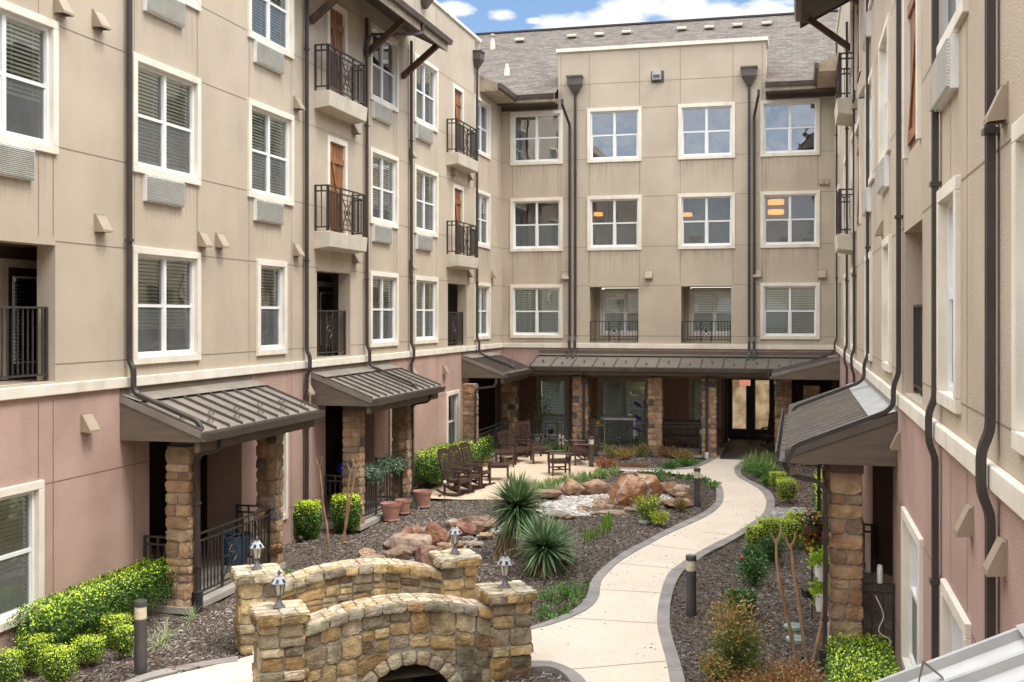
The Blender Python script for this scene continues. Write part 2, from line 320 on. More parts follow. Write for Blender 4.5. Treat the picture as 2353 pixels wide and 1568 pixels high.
        if s.anycol:
            at = me.color_attributes.new('Col', 'FLOAT_COLOR', 'CORNER'); buf = []
            for f, c in zip(s.F, s.C): buf += [*(c or (.5, .5, .5)), 1.0] * len(f)
            at.data.foreach_set('color', buf)
        if uv is not None:
            ul = me.uv_layers.new(name='UVMap'); ul.data.foreach_set('uv', uv)
        if smooth: me.polygons.foreach_set('use_smooth', [True] * len(s.F))
        me.update()
        ob = bpy.data.objects.new(name, me); COL.objects.link(ob)
        if parent: ob.parent = parent
        if smooth:
            try: me.set_sharp_from_angle(angle=R_(42))
            except Exception: pass
        if bevel:
            b = ob.modifiers.new('bevel', 'BEVEL'); b.width = bevel; b.segments = 2; b.limit_method = 'ANGLE'
        return ob
def tag(o, label=None, cat=None, group=None, kind=None):
    if label: o['label'] = label
    if cat: o['category'] = cat
    if group: o['group'] = group
    if kind: o['kind'] = kind
    return o
def thing(name, label, cat, loc=(0, 0, 0), rz=0, group=None, w=False):
    o = bpy.data.objects.new(name, None); COL.objects.link(o); o.location = loc; o.rotation_euler = (0, 0, rz); o.empty_display_size = .2
    if w: o['_w'] = 1
    return tag(o, label, cat, group)
def copy_tree(o, parent=None):
    c = o.copy(); COL.objects.link(c); c.parent = parent
    for ch in list(o.children): copy_tree(ch, c)
    return c
def pip(x, y, poly):
    x = np.asarray(x); y = np.asarray(y); ins = np.zeros(x.shape, bool); n = len(poly)
    for i in range(n):
        x1, y1 = poly[i][:2]; x2, y2 = poly[(i + 1) % n][:2]
        if y1 == y2: continue
        c = ((y1 > y) != (y2 > y)) & (x < (x2 - x1) * (y - y1) / (y2 - y1) + x1); ins ^= c
    return ins
def np_mesh(name, V, nper, cols, mats, parent=None, org=(0, 0, 0), mi=None, smooth=False):
    """V: (N*nper,3) array of quads (nper=4) ; cols: (N,3)"""
    n = len(V) // nper; me = bpy.data.meshes.new(name)
    V = V - np.array(org, float)
    me.vertices.add(n * nper); me.vertices.foreach_set('co', V.astype('f4').ravel())
    me.loops.add(n * nper); me.loops.foreach_set('vertex_index', np.arange(n * nper, dtype='i4'))
    me.polygons.add(n); me.polygons.foreach_set('loop_start', np.arange(0, n * nper, nper, dtype='i4'))
    try: me.polygons.foreach_set('loop_total', np.full(n, nper, 'i4'))
    except Exception: pass
    me.update(calc_edges=True)
    for m in (mats if isinstance(mats, list) else [mats]): me.materials.append(M[m])
    if mi is not None: me.polygons.foreach_set('material_index', mi.astype('i4'))
    at = me.color_attributes.new('Col', 'FLOAT_COLOR', 'CORNER')
    c4 = np.ones((n, nper, 4), 'f4'); c4[:, :, :3] = cols[:, None, :]; at.data.foreach_set('color', c4.ravel())
    me.validate(); ob = bpy.data.objects.new(name, me); COL.objects.link(ob)
    if parent: ob.parent = parent
    return ob
def unit(a): return a / np.maximum(np.linalg.norm(a, axis=1, keepdims=True), 1e-9)
def leaf_quads(P, D, L, W, O=None):
    """leaf diamonds at P growing along D (N,3), length L, width W (arrays)"""
    n = len(P); D = unit(D); r = unit(rng.normal(size=(n, 3))) if O is None else unit(O + rng.normal(size=(n, 3)) * .35); S = unit(np.cross(D, r)); Nn = np.cross(S, D)
    L = np.broadcast_to(L, (n,))[:, None]; W = np.broadcast_to(W, (n,))[:, None]
    V = np.empty((n, 4, 3)); V[:, 0] = P; V[:, 1] = P + D * L * .5 + S * W * .5 + Nn * W * .12; V[:, 2] = P + D * L; V[:, 3] = P + D * L * .5 - S * W * .5 + Nn * W * .12
    return V.reshape(-1, 3)
def doorglow_mat():
    m, nt, P = new_mat('lit_door_glass'); N = nt.nodes; L = nt.links
    tc = N.new('ShaderNodeTexCoord'); n = N.new('ShaderNodeTexNoise'); n.inputs['Scale'].default_value = 2.2; n.inputs['Detail'].default_value = 5; L.new(tc.outputs['Object'], n.inputs['Vector'])
    cr = N.new('ShaderNodeValToRGB'); cr.color_ramp.elements[0].color = (.22, .14, .07, 1); cr.color_ramp.elements[0].position = .35; cr.color_ramp.elements[1].color = (.52, .38, .22, 1); cr.color_ramp.elements[1].position = .6
    L.new(n.outputs['Fac'], cr.inputs[0]); L.new(cr.outputs[0], P.inputs['Base Color']); L.new(cr.outputs[0], P.inputs['Emission Color']); P.inputs['Emission Strength'].default_value = .45; P.inputs['Roughness'].default_value = .08
    return m
M['doorglow'] = doorglow_mat()
M['exitface'] = emit_mat('exit_sign_face', (.75, .55, .4), .25); M['exitred'] = emit_mat('exit_sign_letters', (.9, .06, .03), .7)
M['bluepot'] = mk('blue_glaze', (.05, .16, .30), (.03, .10, .2), 4, .2)
M['bluebag'] = mk('blue_green_bag', (.03, .18, .6), (.05, .5, .12), 8, .3, lo=.5, hi=.52)
M['darkroof'] = mk('brown_standing_seam', (.125, .102, .086), (.10, .082, .07), 2.2, .42)
M['pipe'] = mk('dark_bronze_pipe', (.058, .049, .044), (.045, .038, .034), 3, .33, c3=(.085, .072, .064), c3scale=1.5, c3stretch=(2, 2, .3), c3fac=.5)
M['whitemetal'] = mk('pale_metal_edge', (.62, .62, .61), (.50, .50, .50), 3, .35)
M['skyglass'] = glass_mat('sky_reflecting_glass', (.9, .95, .97), .34, warp=.6)
M['densescreen'] = M['screen'].copy(); M['densescreen'].name = 'dense_insect_mesh'
for n_ in M['densescreen'].node_tree.nodes:
    if n_.type == 'MIX_SHADER': n_.inputs[0].default_value = .82
M['porchdark'] = mk('porch_wall_dark_brown', (.13, .082, .062), (.10, .065, .05), 1.2, .9, .3, 70)  # one darker brown for the porch and balcony recess walls
M['midroof'] = mk('brown_roof_panels', (.17, .15, .13), (.14, .122, .105), 2.2, .42)
def stain_mat():
    m, nt, P = new_mat('water_streaks'); N = nt.nodes; L = nt.links; P.inputs['Base Color'].default_value = (.30, .25, .19, 1); P.inputs['Roughness'].default_value = .95
    tc = N.new('ShaderNodeTexCoord'); mp = N.new('ShaderNodeMapping'); mp.inputs['Scale'].default_value = (9, 9, .5); L.new(tc.outputs['Object'], mp.inputs[0])
    n = N.new('ShaderNodeTexNoise'); n.inputs['Scale'].default_value = 1.6; n.inputs['Detail'].default_value = 5; L.new(mp.outputs[0], n.inputs['Vector'])
    r = N.new('ShaderNodeMapRange'); r.inputs['From Min'].default_value = .47; r.inputs['From Max'].default_value = .72; r.inputs['To Max'].default_value = .26; L.new(n.outputs['Fac'], r.inputs['Value'])
    sp = N.new('ShaderNodeSeparateXYZ'); L.new(tc.outputs['UV'], sp.inputs[0]); mu = N.new('ShaderNodeMath'); mu.operation = 'MULTIPLY'; L.new(r.outputs[0], mu.inputs[0]); L.new(sp.outputs['Y'], mu.inputs[1])
    tr = N.new('ShaderNodeBsdfTransparent'); ms = N.new('ShaderNodeMixShader'); L.new(mu.outputs[0], ms.inputs[0]); L.new(tr.outputs[0], ms.inputs[1]); L.new(P.outputs[0], ms.inputs[2]); L.new(ms.outputs[0], N['Material Output'].inputs[0]); return m
M['stainmat'] = stain_mat()
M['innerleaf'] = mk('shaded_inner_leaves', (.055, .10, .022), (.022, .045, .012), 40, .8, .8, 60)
# ------------------------------------------------------------------ the three wings of the building
class Fr:
    def __init__(s, k, off=0.0): s.k = k; s.off = off
    def __call__(s, a, o, z):
        o += s.off
        return (XL + o, a, z) if s.k == 'L' else ((XR - o, a, z) if s.k == 'R' else (a, YB - o, z))
    def side(s): return (0, 1, 0) if s.k in 'LR' else (1, 0, 0)
FL, FR_, FB = Fr('L'), Fr('R'), Fr('B')
FZ = {1: (.53, 2.41), 2: (3.91, 5.79), 3: (6.96, 8.84), 4: (10.01, 11.89)}
wing_l = thing('apartment_building', 'long tan stucco wing with rose ground floor and shuttered balconies left of the garden', 'building', (XL, 20, 0), w=True)
wing_r = thing('apartment_building', 'tan and rose stucco apartment wing seen edge on, close beside the viewer on the right', 'building', (XR, 20, 0), w=True)
wing_b = thing('apartment_building', 'far tan apartment wing with grey shingle roof and stone arcade facing down the garden', 'building', (-4.5, YB, 0), w=True)

def blind_mesh(F, s0, s1, z1, zb, o, step=.052):
    mb = MB(F); z = z1; mb.box(s0, s1, o - .02, o + .03, z1 - .05, z1); z = z1 - .07
    while z > zb:
        mb.add([(s0, o + .018, z - .046), (s1, o + .018, z - .046), (s1, o - .016, z), (s0, o - .016, z)], [(0, 1, 2, 3)]); z -= step
    mb.box(s0, s1, o - .015, o + .015, zb - .03, zb)
    for t in (.22, .78): ss = s0 + (s1 - s0) * t; mb.box(ss - .004, ss + .004, o + .024, o + .027, zb, z1)
    return mb
def window(F, parent, s0, s1, z0, z1, cols=2, blind=1.0, ptac=None, tw=.115, trim='trim', frame='vinyl', screen=True, grow=.045, glass='glass', bo=0, step=.06):
    mb = MB(F)
    mb.box(s0, s1, -.10, grow, z0, z0 + tw); mb.box(s0, s1, -.10, grow, z1 - tw, z1)
    mb.box(s0, s0 + tw, -.10, grow, z0 + tw, z1 - tw); mb.box(s1 - tw, s1, -.10, grow, z0 + tw, z1 - tw)
    w = mb.build('window', trim, parent, bevel=.008)
    a0, a1, b0, b1 = s0 + tw, s1 - tw, z0 + tw, z1 - tw
    f = MB(F); t = .05
    f.box(a0, a1, -.11, -.035, b0, b0 + t); f.box(a0, a1, -.11, -.035, b1 - t, b1)
    f.box(a0, a0 + t, -.11, -.035, b0 + t, b1 - t); f.box(a1 - t, a1, -.11, -.035, b0 + t, b1 - t)
    zm = (b0 + b1) / 2
    cs = [a0 + t] + ([(a0 + a1) / 2 - .04, (a0 + a1) / 2 + .04] if cols == 2 else []) + [a1 - t]
    if cols == 2: f.box(cs[1], cs[2], -.11, -.038, b0 + t, b1 - t)
    for i in range(0, len(cs), 2):
        f.box(cs[i], cs[i + 1], -.10, -.05, zm - .025, zm + .025)
        f.box(cs[i], cs[i] + .02, -.10, -.06, b0 + t, zm - .025); f.box(cs[i + 1] - .02, cs[i + 1], -.10, -.06, b0 + t, zm - .025)
        f.box(cs[i], cs[i + 1], -.10, -.062, b0 + t, b0 + t + .03)
    f.build('sash_frame', frame, w)
    g = MB(F); g.quad((a0 + t, -.085, b0 + t), (a1 - t, -.085, b0 + t), (a1 - t, -.085, b1 - t), (a0 + t, -.085, b1 - t)); g.build('glass_pane', glass, w)
    if screen:
        g = MB(F)
        for i in range(0, len(cs), 2): g.quad((cs[i] + .022, -.066, b0 + t + .03), (cs[i + 1] - .022, -.066, b0 + t + .03), (cs[i + 1] - .022, -.066, zm - .027), (cs[i] + .022, -.066, zm - .027))
        g.build('insect_screen', 'densescreen' if F.k == 'R' else 'screen', w)
    if blind > 0:
        for i in range(0, len(cs), 2):
            blind_mesh(F, cs[i] + .02, cs[i + 1] - .02, b1 - .03, b1 - .06 - (b1 - b0 - .1) * blind, -.135, step).build('blind', 'blind', w)
    if trim == 'trim' and z0 > 3.8 and F.off == 0:
        lo = .16 if z0 < 4 else random.uniform(.9, 1.15); zt_ = z0 - .001; zz = 3.735 if z0 < 4 else zt_ - lo
        st = MB(F); st.quad((s0 + .03, .006, zz), (s1 - .03, .006, zz), (s1 - .03, .006, zt_), (s0 + .03, .006, zt_)); st.build('water_stain', 'stainmat', w, uv=[0, 0, 1, 0, 1, 1, 0, 1])
    if ptac:
        p0, p1, q0, q1 = ptac
        mb = MB(F); mb.box(p0, p1, 0, .065, q0, q1, 0)
        n = 15; dz = (q1 - q0 - .03) / n
        for i in range(n):
            z = q0 + .015 + dz * i
            mb.add([(p0 + .01, .066, z), (p1 - .01, .066, z), (p1 - .01, .092, z + dz * .35), (p0 + .01, .092, z + dz * .35), (p0 + .01, .066, z + dz * .7), (p1 - .01, .066, z + dz * .7)],
                   [(0, 1, 2, 3), (3, 2, 5, 4), (0, 3, 4), (1, 5, 2)], 1)
        mb.quad((p0 + .01, .0662, q0 + .01), (p1 - .01, .0662, q0 + .01), (p1 - .01, .0662, q1 - .01), (p0 + .01, .0662, q1 - .01), 2)
        mb.build('air_conditioner', ['vinyl', 'grille', 'grilled'], parent)
    return w
def vent(F, parent, sc, zc, w=.24, h=.26, d=.16, mat='vent'):
    mb = MB(F); s0, s1 = sc - w / 2, sc + w / 2; z0, z1 = zc - h / 2, zc + h / 2
    mb.box(s0 - .015, s1 + .015, .0, .008, z0 - .015, z1 + .02)
    mb.add([(s0, .008, z0 + .01), (s1, .008, z0 + .01), (s1, .008, z1), (s0, .008, z1), (s0, d, z0), (s1, d, z0), (s0, d, z0 + .035), (s1, d, z0 + .035), (s0, .03, z1), (s1, .03, z1)],
           [(3, 2, 9, 8), (8, 9, 7, 6), (6, 7, 5, 4), (0, 3, 8, 6, 4), (1, 5, 7, 9, 2)], 0)
    mb.quad((s0 + .01, .01, z0 + .02), (s1 - .01, .01, z0 + .02), (s1 - .01, d - .01, z0 + .012), (s0 + .01, d - .01, z0 + .012), 1)
    return mb.build('wall_vent', [mat, 'ventd'], parent)
PIPE = [(a * .80, b * .68) for a, b in [(-.055, -.04), (-.03, -.04), (-.022, -.032), (-.008, -.032), (0, -.04), (.012, -.032), (.026, -.032), (.034, -.04), (.055, -.04), (.055, .04), (.034, .04), (.026, .033), (.012, .033), (0, .04), (-.012, .033), (-.026, .033), (-.034, .04), (-.055, .04)]]
def downspout(F, parent, s, path, name='downspout'):
    """path: list of (o, z)"""
    mb = MB(); pts = []
    for i, (o, z) in enumerate(path):          # round the elbows a little
        if 0 < i < len(path) - 1:
            a, b, c = Vector(F(s, *path[i - 1])), Vector(F(s, o, z)), Vector(F(s, *path[i + 1]))
            r = min(.07, (a - b).length * .4, (c - b).length * .4)
            p, q = b + (a - b).normalized() * r, b + (c - b).normalized() * r
            pts += [p, (p + q + b * 2) / 4, q]
        else: pts.append(Vector(F(s, o, z)))
    mb.sweep(pts, PIPE, F.side())
    for i in range(len(path) - 1):             # straps and joints
        (o0, z0), (o1, z1) = path[i], path[i + 1]
        if abs(o0 - o1) < 1e-3 and abs(z0 - z1) > 1.5:
            for t in (.33, .8):
                z = z0 + (z1 - z0) * t; b = MB(F); b.box(s - .06, s + .06, o0 - .045, o0 + .045, z - .02, z + .02); mb.add(b.V, b.F)
    return mb.build(name, 'pipe', parent)
def star_verts(n=5, R=1.0, r=.42, h=.25):
    vs = [(0, 0, h)]; fs = []
    for i in range(2 * n):
        a = math.pi / 2 + i * math.pi / n; q = R if i % 2 == 0 else r; vs.append((q * math.cos(a), q * math.sin(a), 0))
    for i in range(2 * n): fs.append((0, 1 + i, 1 + (i + 1) % (2 * n)))
    return vs, fs
def railing(parent, p0, p1, z0, z1, star=True, top2=True, name='railing', panel=.55, wide=False, pitch=.11, out=None):
    """bar railing from p0 to p1 (x, y) between heights z0 and z1"""
    p0, p1 = Vector((*p0, 0)), Vector((*p1, 0)); L = (p1 - p0).length; t = (p1 - p0) / L; nn = Vector((t.y, -t.x, 0))
    def P(u, z, o=0): return p0 + t * u + nn * o + Vector((0, 0, z))
    mb = MB(); up = (0, 0, 1)
    mb.bar(P(0, z1), P(L, z1), .045, .03); zt = z1
    if top2: zt = z1 - .12; mb.bar(P(0, zt), P(L, zt), .035, .03)
    zb = z0 + .08; mb.bar(P(0, zb), P(L, zb), .035, .03)
    mb.bar(P(.02, z0), P(.02, z1), .04); mb.bar(P(L - .02, z0), P(L - .02, z1), .04)
    c = L / 2; hw = panel / 2 if star else 0
    if top2:
        for u in ([L / 2] if L < 1.4 else [c - hw, c + hw]): mb.bar(P(u, zt), P(u, z1), .03)
    n = int(L / pitch); zm = (zt + zb) / 2
    for i in range(1, n):
        u = L * i / n
        if star and abs(u - c) < hw - .02: continue
        mb.bar(P(u, zb), P(u, zt), .018)
    ob = None
    if star:
        for u in (c - hw, c + hw): mb.bar(P(u, z0), P(u, zt), .035)
        r = .13
        if wide or True:
            hh = (zt - zb) / 2
            for sx in (-1, 1):
                for sz in (-1, 1):      # curved lattice arms meeting at the ring
                    pts = [P(c + sx * hw, zm + sz * hh), P(c + sx * hw * .62, zm + sz * hh * .62), P(c + sx * r * .62, zm + sz * r * .8)]
                    for a, b in zip(pts[:-1], pts[1:]): mb.bar(a, b, .018)
            for k in (.45, .7):
                for sz in (-1, 1): mb.bar(P(c - hw * k, zm + sz * hh * k), P(c + hw * k, zm + sz * hh * k), .014)
            mb.bar(P(c, zm + r), P(c, zt), .016); mb.bar(P(c, zb), P(c, zm - r), .016)
            mb.bar(P(c - hw, zm), P(c - r, zm), .016); mb.bar(P(c + r, zm), P(c + hw, zm), .016)
    rail = mb.build(name, 'iron', parent)
    if star:
        m2 = MB(); ring = [P(c + r * math.cos(a), zm + r * 1.12 * math.sin(a)) for a in [2 * math.pi * k / 20 for k in range(21)]]
        m2.tube(ring, .013, 6, cap=False)
        vs, fs = star_verts()
        for sg in (1, -1): m2.add([P(c + x * r * .86, zm + y * r * .95, sg * h * .12) for x, y, h in vs], fs)
        m2.build('star_medallion', 'iron', rail)
    return rail
def door(F, parent, s0, s1, z0, z1, o, lite=True):
    mb = MB(F); mb.box(s0, s0 + .12, o, o + .05, z0, z1); mb.box(s1 - .12, s1, o, o + .05, z0, z1); mb.box(s0 + .12, s1 - .12, o, o + .05, z1 - .12, z1)
    d = mb.build('balcony_door', 'tanframe', parent)
    mb = MB(F); mb.box(s0 + .12, s1 - .12, o, o + .03, z0, z1 - .12); mb.build('door_leaf', 'doorw', d)
    mb = MB(F); a, b, c, e = s0 + .26, s1 - .26, z0 + .25, z1 - .28
    for q in ((a - .03, a, c - .03, e + .03), (b, b + .03, c - .03, e + .03), (a, b, c - .03, c), (a, b, e, e + .03)): mb.box(q[0], q[1], o + .03, o + .045, q[2], q[3])
    mb.build('lite_frame', 'vinyl', d)
    blind_mesh(F, a, b, e, c + .05, o + .036).build('blind', 'blind', d)
    mb = MB(F); mb.quad((a, o + .066, c), (b, o + .066, c), (b, o + .066, e), (a, o + .066, e)); mb.build('glass_pane', 'glass', d)
    return d
def shutter(F, parent, s0, s1, z0, z1):
    mb = MB(F); t = .12
    mb.box(s0, s0 + t, -.09, .045, z0, z1); mb.box(s1 - t, s1, -.09, .045, z0, z1); mb.box(s0 + t, s1 - t, -.09, .045, z1 - t, z1)
    w = mb.build('shutter_door', 'trim', parent, bevel=.006)
    mb = MB(F); a, b = s0 + t, s1 - t; n = 5
    for i in range(n): mb.box(a + (b - a) * i / n + .004, a + (b - a) * (i + 1) / n - .004, -.06, -.03 + random.uniform(-.003, .003), z0, z1 - t)
    mb.build('boards', 'shutter', w)
    mb = MB(F); zt = z1 - t - .45; zb = z0 + .15
    mb.box(a, b, -.03, .0, zt, zt + .13); mb.box(a, b, -.03, .0, zb, zb + .13)
    mb.add([(a, -.03, zt + .13 - .42 + .3), (a + .12, -.03, zt), (b, -.03, zb + .13), (b - .12, -.03, zb + .13), (a, -.005, zt - .02), (a + .12, -.005, zt), (b, -.005, zb + .13), (b - .12, -.005, zb + .13)], [(4, 5, 6, 7)])
    mb.V[-8:] = [F(*v) for v in [(a + .01, -.03, z1 - t), (a + .12, -.03, z1 - t), (b, -.03, zb + .13), (b - .11, -.03, zb + .13), (a + .01, -.004, z1 - t), (a + .12, -.004, z1 - t), (b, -.004, zb + .13), (b - .11, -.004, zb + .13)]]
    mb.F[-1:] = []; mb.I[-1:] = []; mb.C[-1:] = []
    k = len(mb.V) - 8
    for f in ((4, 5, 6, 7), (0, 1, 5, 4), (1, 2, 6, 5), (2, 3, 7, 6), (3, 0, 4, 7)): mb.F.append(tuple(k + i for i in f)); mb.I.append(0); mb.C.append(None)
    mb.build('z_brace', 'shutterl', w)
    return w
def juliet(F, parent, s0, s1, zt, depth=.36):
    mb = MB(F); mb.add([(s0, 0, zt - .38), (s1, 0, zt - .38), (s1, depth, zt - .33), (s0, depth, zt - .33), (s0, 0, zt), (s1, 0, zt), (s1, depth + .03, zt), (s0, depth + .03, zt)],
                       [(0, 1, 2, 3), (4, 7, 6, 5), (3, 2, 6, 7), (0, 3, 7, 4), (1, 5, 6, 2)])
    b = mb.build('balcony', 'balc', parent, bevel=.01)
    a, c, d, e = F(s0 + .03, .0, 0), F(s0 + .03, depth - .04, 0), F(s1 - .03, depth - .04, 0), F(s1 - .03, 0, 0)
    railing(b, a[:2], c[:2], zt + .02, zt + 1.0, star=False, pitch=.12); railing(b, c[:2], d[:2], zt + .02, zt + 1.0, star=True, panel=.7, pitch=.085)
    railing(b, d[:2], e[:2], zt + .02, zt + 1.0, star=False, pitch=.12)
    return b
def loggia(mb, a, b, c, d):
    a2, b2, o0, o1 = a - .5, b + 1.7, -.3, -1.05; c -= .02; d += .02
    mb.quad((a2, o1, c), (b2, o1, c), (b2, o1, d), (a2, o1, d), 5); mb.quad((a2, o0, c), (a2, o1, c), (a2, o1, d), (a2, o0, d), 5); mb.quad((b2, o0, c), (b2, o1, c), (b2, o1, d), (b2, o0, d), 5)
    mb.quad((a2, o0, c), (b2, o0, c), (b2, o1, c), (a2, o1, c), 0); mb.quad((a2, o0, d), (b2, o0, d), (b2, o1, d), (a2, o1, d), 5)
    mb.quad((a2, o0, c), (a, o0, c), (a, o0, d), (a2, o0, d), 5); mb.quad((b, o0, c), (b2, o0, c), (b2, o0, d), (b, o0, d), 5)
def wall_mesh(F, parent, smin, smax, top, holes, jz, vs, name='wall', zlo=0.0, split=3.65, depth=1.2, mats=('stucco', 'pink', 'room', 'groove', 'pgroove')):
    """top(s)->height; holes: (s0,s1,z0,z1,kind) kind 'room' | float depth of a recess"""
    S = sorted({smin, smax, *[h[0] for h in holes], *[h[1] for h in holes], *[x for x in vs if smin < x < smax]})
    ts = sorted({top(s) for s in S[:-1] for s in (s + 1e-4,)})
    Z = sorted({zlo, split, *ts, *[h[2] for h in holes], *[h[3] for h in holes]})
    mb = MB(F)
    for a, b in zip(S[:-1], S[1:]):
        for c, d in zip(Z[:-1], Z[1:]):
            sm, zm = (a + b) / 2, (c + d) / 2
            if zm > top(sm): continue
            if any(h[0] < sm < h[1] and h[2] < zm < h[3] for h in holes): continue
            mb.quad((a, 0, c), (b, 0, c), (b, 0, d), (a, 0, d), 0 if zm > split else 1)
    for (a, b, c, d, k) in holes:
        if k == 'open': continue
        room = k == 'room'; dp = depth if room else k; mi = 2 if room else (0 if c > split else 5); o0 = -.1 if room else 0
        mb.quad((a, o0, c), (a, -dp, c), (a, -dp, d), (a, o0, d), mi); mb.quad((b, o0, c), (b, -dp, c), (b, -dp, d), (b, o0, d), mi)
        mb.quad((a, o0, d), (b, o0, d), (b, -dp, d), (a, -dp, d), mi); mb.quad((a, o0, c), (b, o0, c), (b, -dp, c), (a, -dp, c), mi)
        if k == .3: loggia(mb, a, b, c, d)
        else: mb.quad((a, -dp, c), (b, -dp, c), (b, -dp, d), (a, -dp, d), mi)
    def cut(lo, hi, blocks):
        segs = [(lo, hi)]
        for b0, b1 in blocks:
            n = []
            for a, b in segs:
                if b1 <= a or b0 >= b: n.append((a, b)); continue
                if b0 > a: n.append((a, b0))
                if b1 < b: n.append((b1, b))
            segs = n
        return [q for q in segs if q[1] - q[0] > .03]
    g = .007
    for z in jz:
        for a, b in cut(smin, smax, [(h[0] - .12, h[1] + .12) if h[4] == 'room' else (h[0], h[1]) for h in holes if h[2] - .12 < z < h[3] + .12]):
            a2 = a
            if z < top((a + b) / 2): mb.quad((a, .003, z - g), (b, .003, z - g), (b, .003, z + g), (a, .003, z + g), 3 if z > split else 4)
    for s in vs:
        for a, b in cut(zlo, top(s) - .1, [(h[2] - .12, h[3] + .12) for h in holes if h[0] - .12 < s < h[1] + .12] + [(3.5, 3.8)]):
            mb.quad((s - g, .004, a), (s + g, .004, a), (s + g, .004, b), (s - g, .004, b), 3 if a > split - .2 else 4)
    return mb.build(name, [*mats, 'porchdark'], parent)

PAL_COL = [(.43, .27, .16), (.48, .34, .21), (.36, .24, .15), (.40, .29, .20), (.33, .21, .13), (.46, .31, .19), (.17, .15, .145), (.52, .38, .25), (.45, .31, .18), (.30, .22, .16), (.40, .28, .18)]
PAL_BR = [(.64, .46, .22), (.66, .50, .27), (.56, .42, .23), (.42, .29, .14), (.35, .30, .21), (.60, .49, .31), (.42, .35, .24), (.46, .31, .15), (.26, .18, .11), (.62, .53, .38), (.52, .38, .20), (.30, .26, .19), (.50, .42, .30)]
def stone(mb, P, u0, u1, v0, v1, d, col, n=4, rough=.35, warp=None):
    vs = []; W, Hh = u1 - u0, v1 - v0; off = random.uniform(0, 99)
    tilt = random.uniform(-.5, .5) * rough; tl2 = random.uniform(-.5, .5) * rough
    cr = min(W, Hh) * .10
    for j in range(n + 1):
        for i in range(n + 1):
            a, b = i / n, j / n; e = min(a, 1 - a, b, 1 - b) * n
            k = 1 if e >= 1 else .76
            u, v = u0 + W * a, v0 + Hh * b
            if (i in (0, n)) and (j in (0, n)): u += cr * (1 if i == 0 else -1); v += cr * (1 if j == 0 else -1)
            u += random.uniform(-1, 1) * W * .03; v += random.uniform(-1, 1) * Hh * .035
            o = d * k * (1 + tilt * (a - .5) * 1.6 + tl2 * (b - .5) * 1.6) + d * rough * mnoise.noise(Vector((u * 7 + off, v * 7, off))) * 1.3 * k
            if warp: u, v = warp(u, v)
            vs.append(P(u, v, max(.004, o)))
    fs = [(j * (n + 1) + i, j * (n + 1) + i + 1, (j + 1) * (n + 1) + i + 1, (j + 1) * (n + 1) + i) for j in range(n) for i in range(n)]
    ring = [(i, 0) for i in range(n)] + [(n, j) for j in range(n)] + [(n - i, n) for i in range(n)] + [(0, n - j) for j in range(n)]
    base = len(vs)
    for (i, j) in ring:
        u, v = u0 + W * i / n, v0 + Hh * j / n
        if warp: u, v = warp(u, v)
        vs.append(P(u, v, -.02))
    m = len(ring)
    for q in range(m):
        a, b = ring[q], ring[(q + 1) % m]
        fs.append((a[1] * (n + 1) + a[0], b[1] * (n + 1) + b[0], base + (q + 1) % m, base + q))
    mb.add(vs, fs, 0, col)
def vary(c, k=.12):
    f = 1 + random.uniform(-k, k); return tuple(max(.01, x * f * (1 + random.uniform(-.04, .04))) for x in c)
def ashlar(w, h, out, x=0, y=0, mx=.34, mn=.12, dmx=None):
    """random rectangular stone layout"""
    big = w > mx or h > (dmx or mx) * .8
    if not big or (w < mn * 1.9 and h < mn * 1.6) or (w < mx * 1.05 and h < mx * .85 and random.random() < .35): out.append((x, y, w, h)); return
    if (w > h * 1.15 or h < mn * 1.6) and w > mn * 1.9:
        t = random.uniform(.36, .64) * w; ashlar(t, h, out, x, y, mx, mn, dmx); ashlar(w - t, h, out, x + t, y, mx, mn, dmx)
    elif h > mn * 1.5:
        t = random.uniform(.38, .62) * h; ashlar(w, t, out, x, y, mx, mn, dmx); ashlar(w, h - t, out, x, y + t, mx, mn, dmx)
    else: out.append((x, y, w, h))
def stone_column(name, x0, x1, y0, y1, z0, z1, parent, faces='SEWN', pal=PAL_COL, dark=1.0):
    mb = MB(); mo = MB(); mb.box(x0, x1, y0, y1, z0, z1, 1)
    z = z0
    while z < z1 - .03:
        h = random.choice([.13, .19, .22, .26, .2]); h = min(h, z1 - z)
        if z1 - z - h < .08: h = z1 - z
        for f in faces:
            P, W = {'S': (lambda u, v, o: (x0 + u, y0 - o, v), x1 - x0), 'N': (lambda u, v, o: (x0 + u, y1 + o, v), x1 - x0),
                    'E': (lambda u, v, o: (x1 + o, y0 + u, v), y1 - y0), 'W': (lambda u, v, o: (x0 - o, y0 + u, v), y1 - y0)}[f]
            k = random.choice([1, 2, 2]) if W < .42 else random.choice([2, 2, 3]); cuts = [-.02] + sorted([W * (i + random.uniform(-.22, .22)) / k for i in range(1, k)]) + [W + .02]
            for a, b in zip(cuts[:-1], cuts[1:]):
                g = .006; stone(mb, P, a + g, b - g, z + g, z + h - g, .018 + random.uniform(0, .018), vary(random.choice(pal), .2), 5, .55)
        z += h
    return mb.build(name, ['column', 'mortar'], parent)

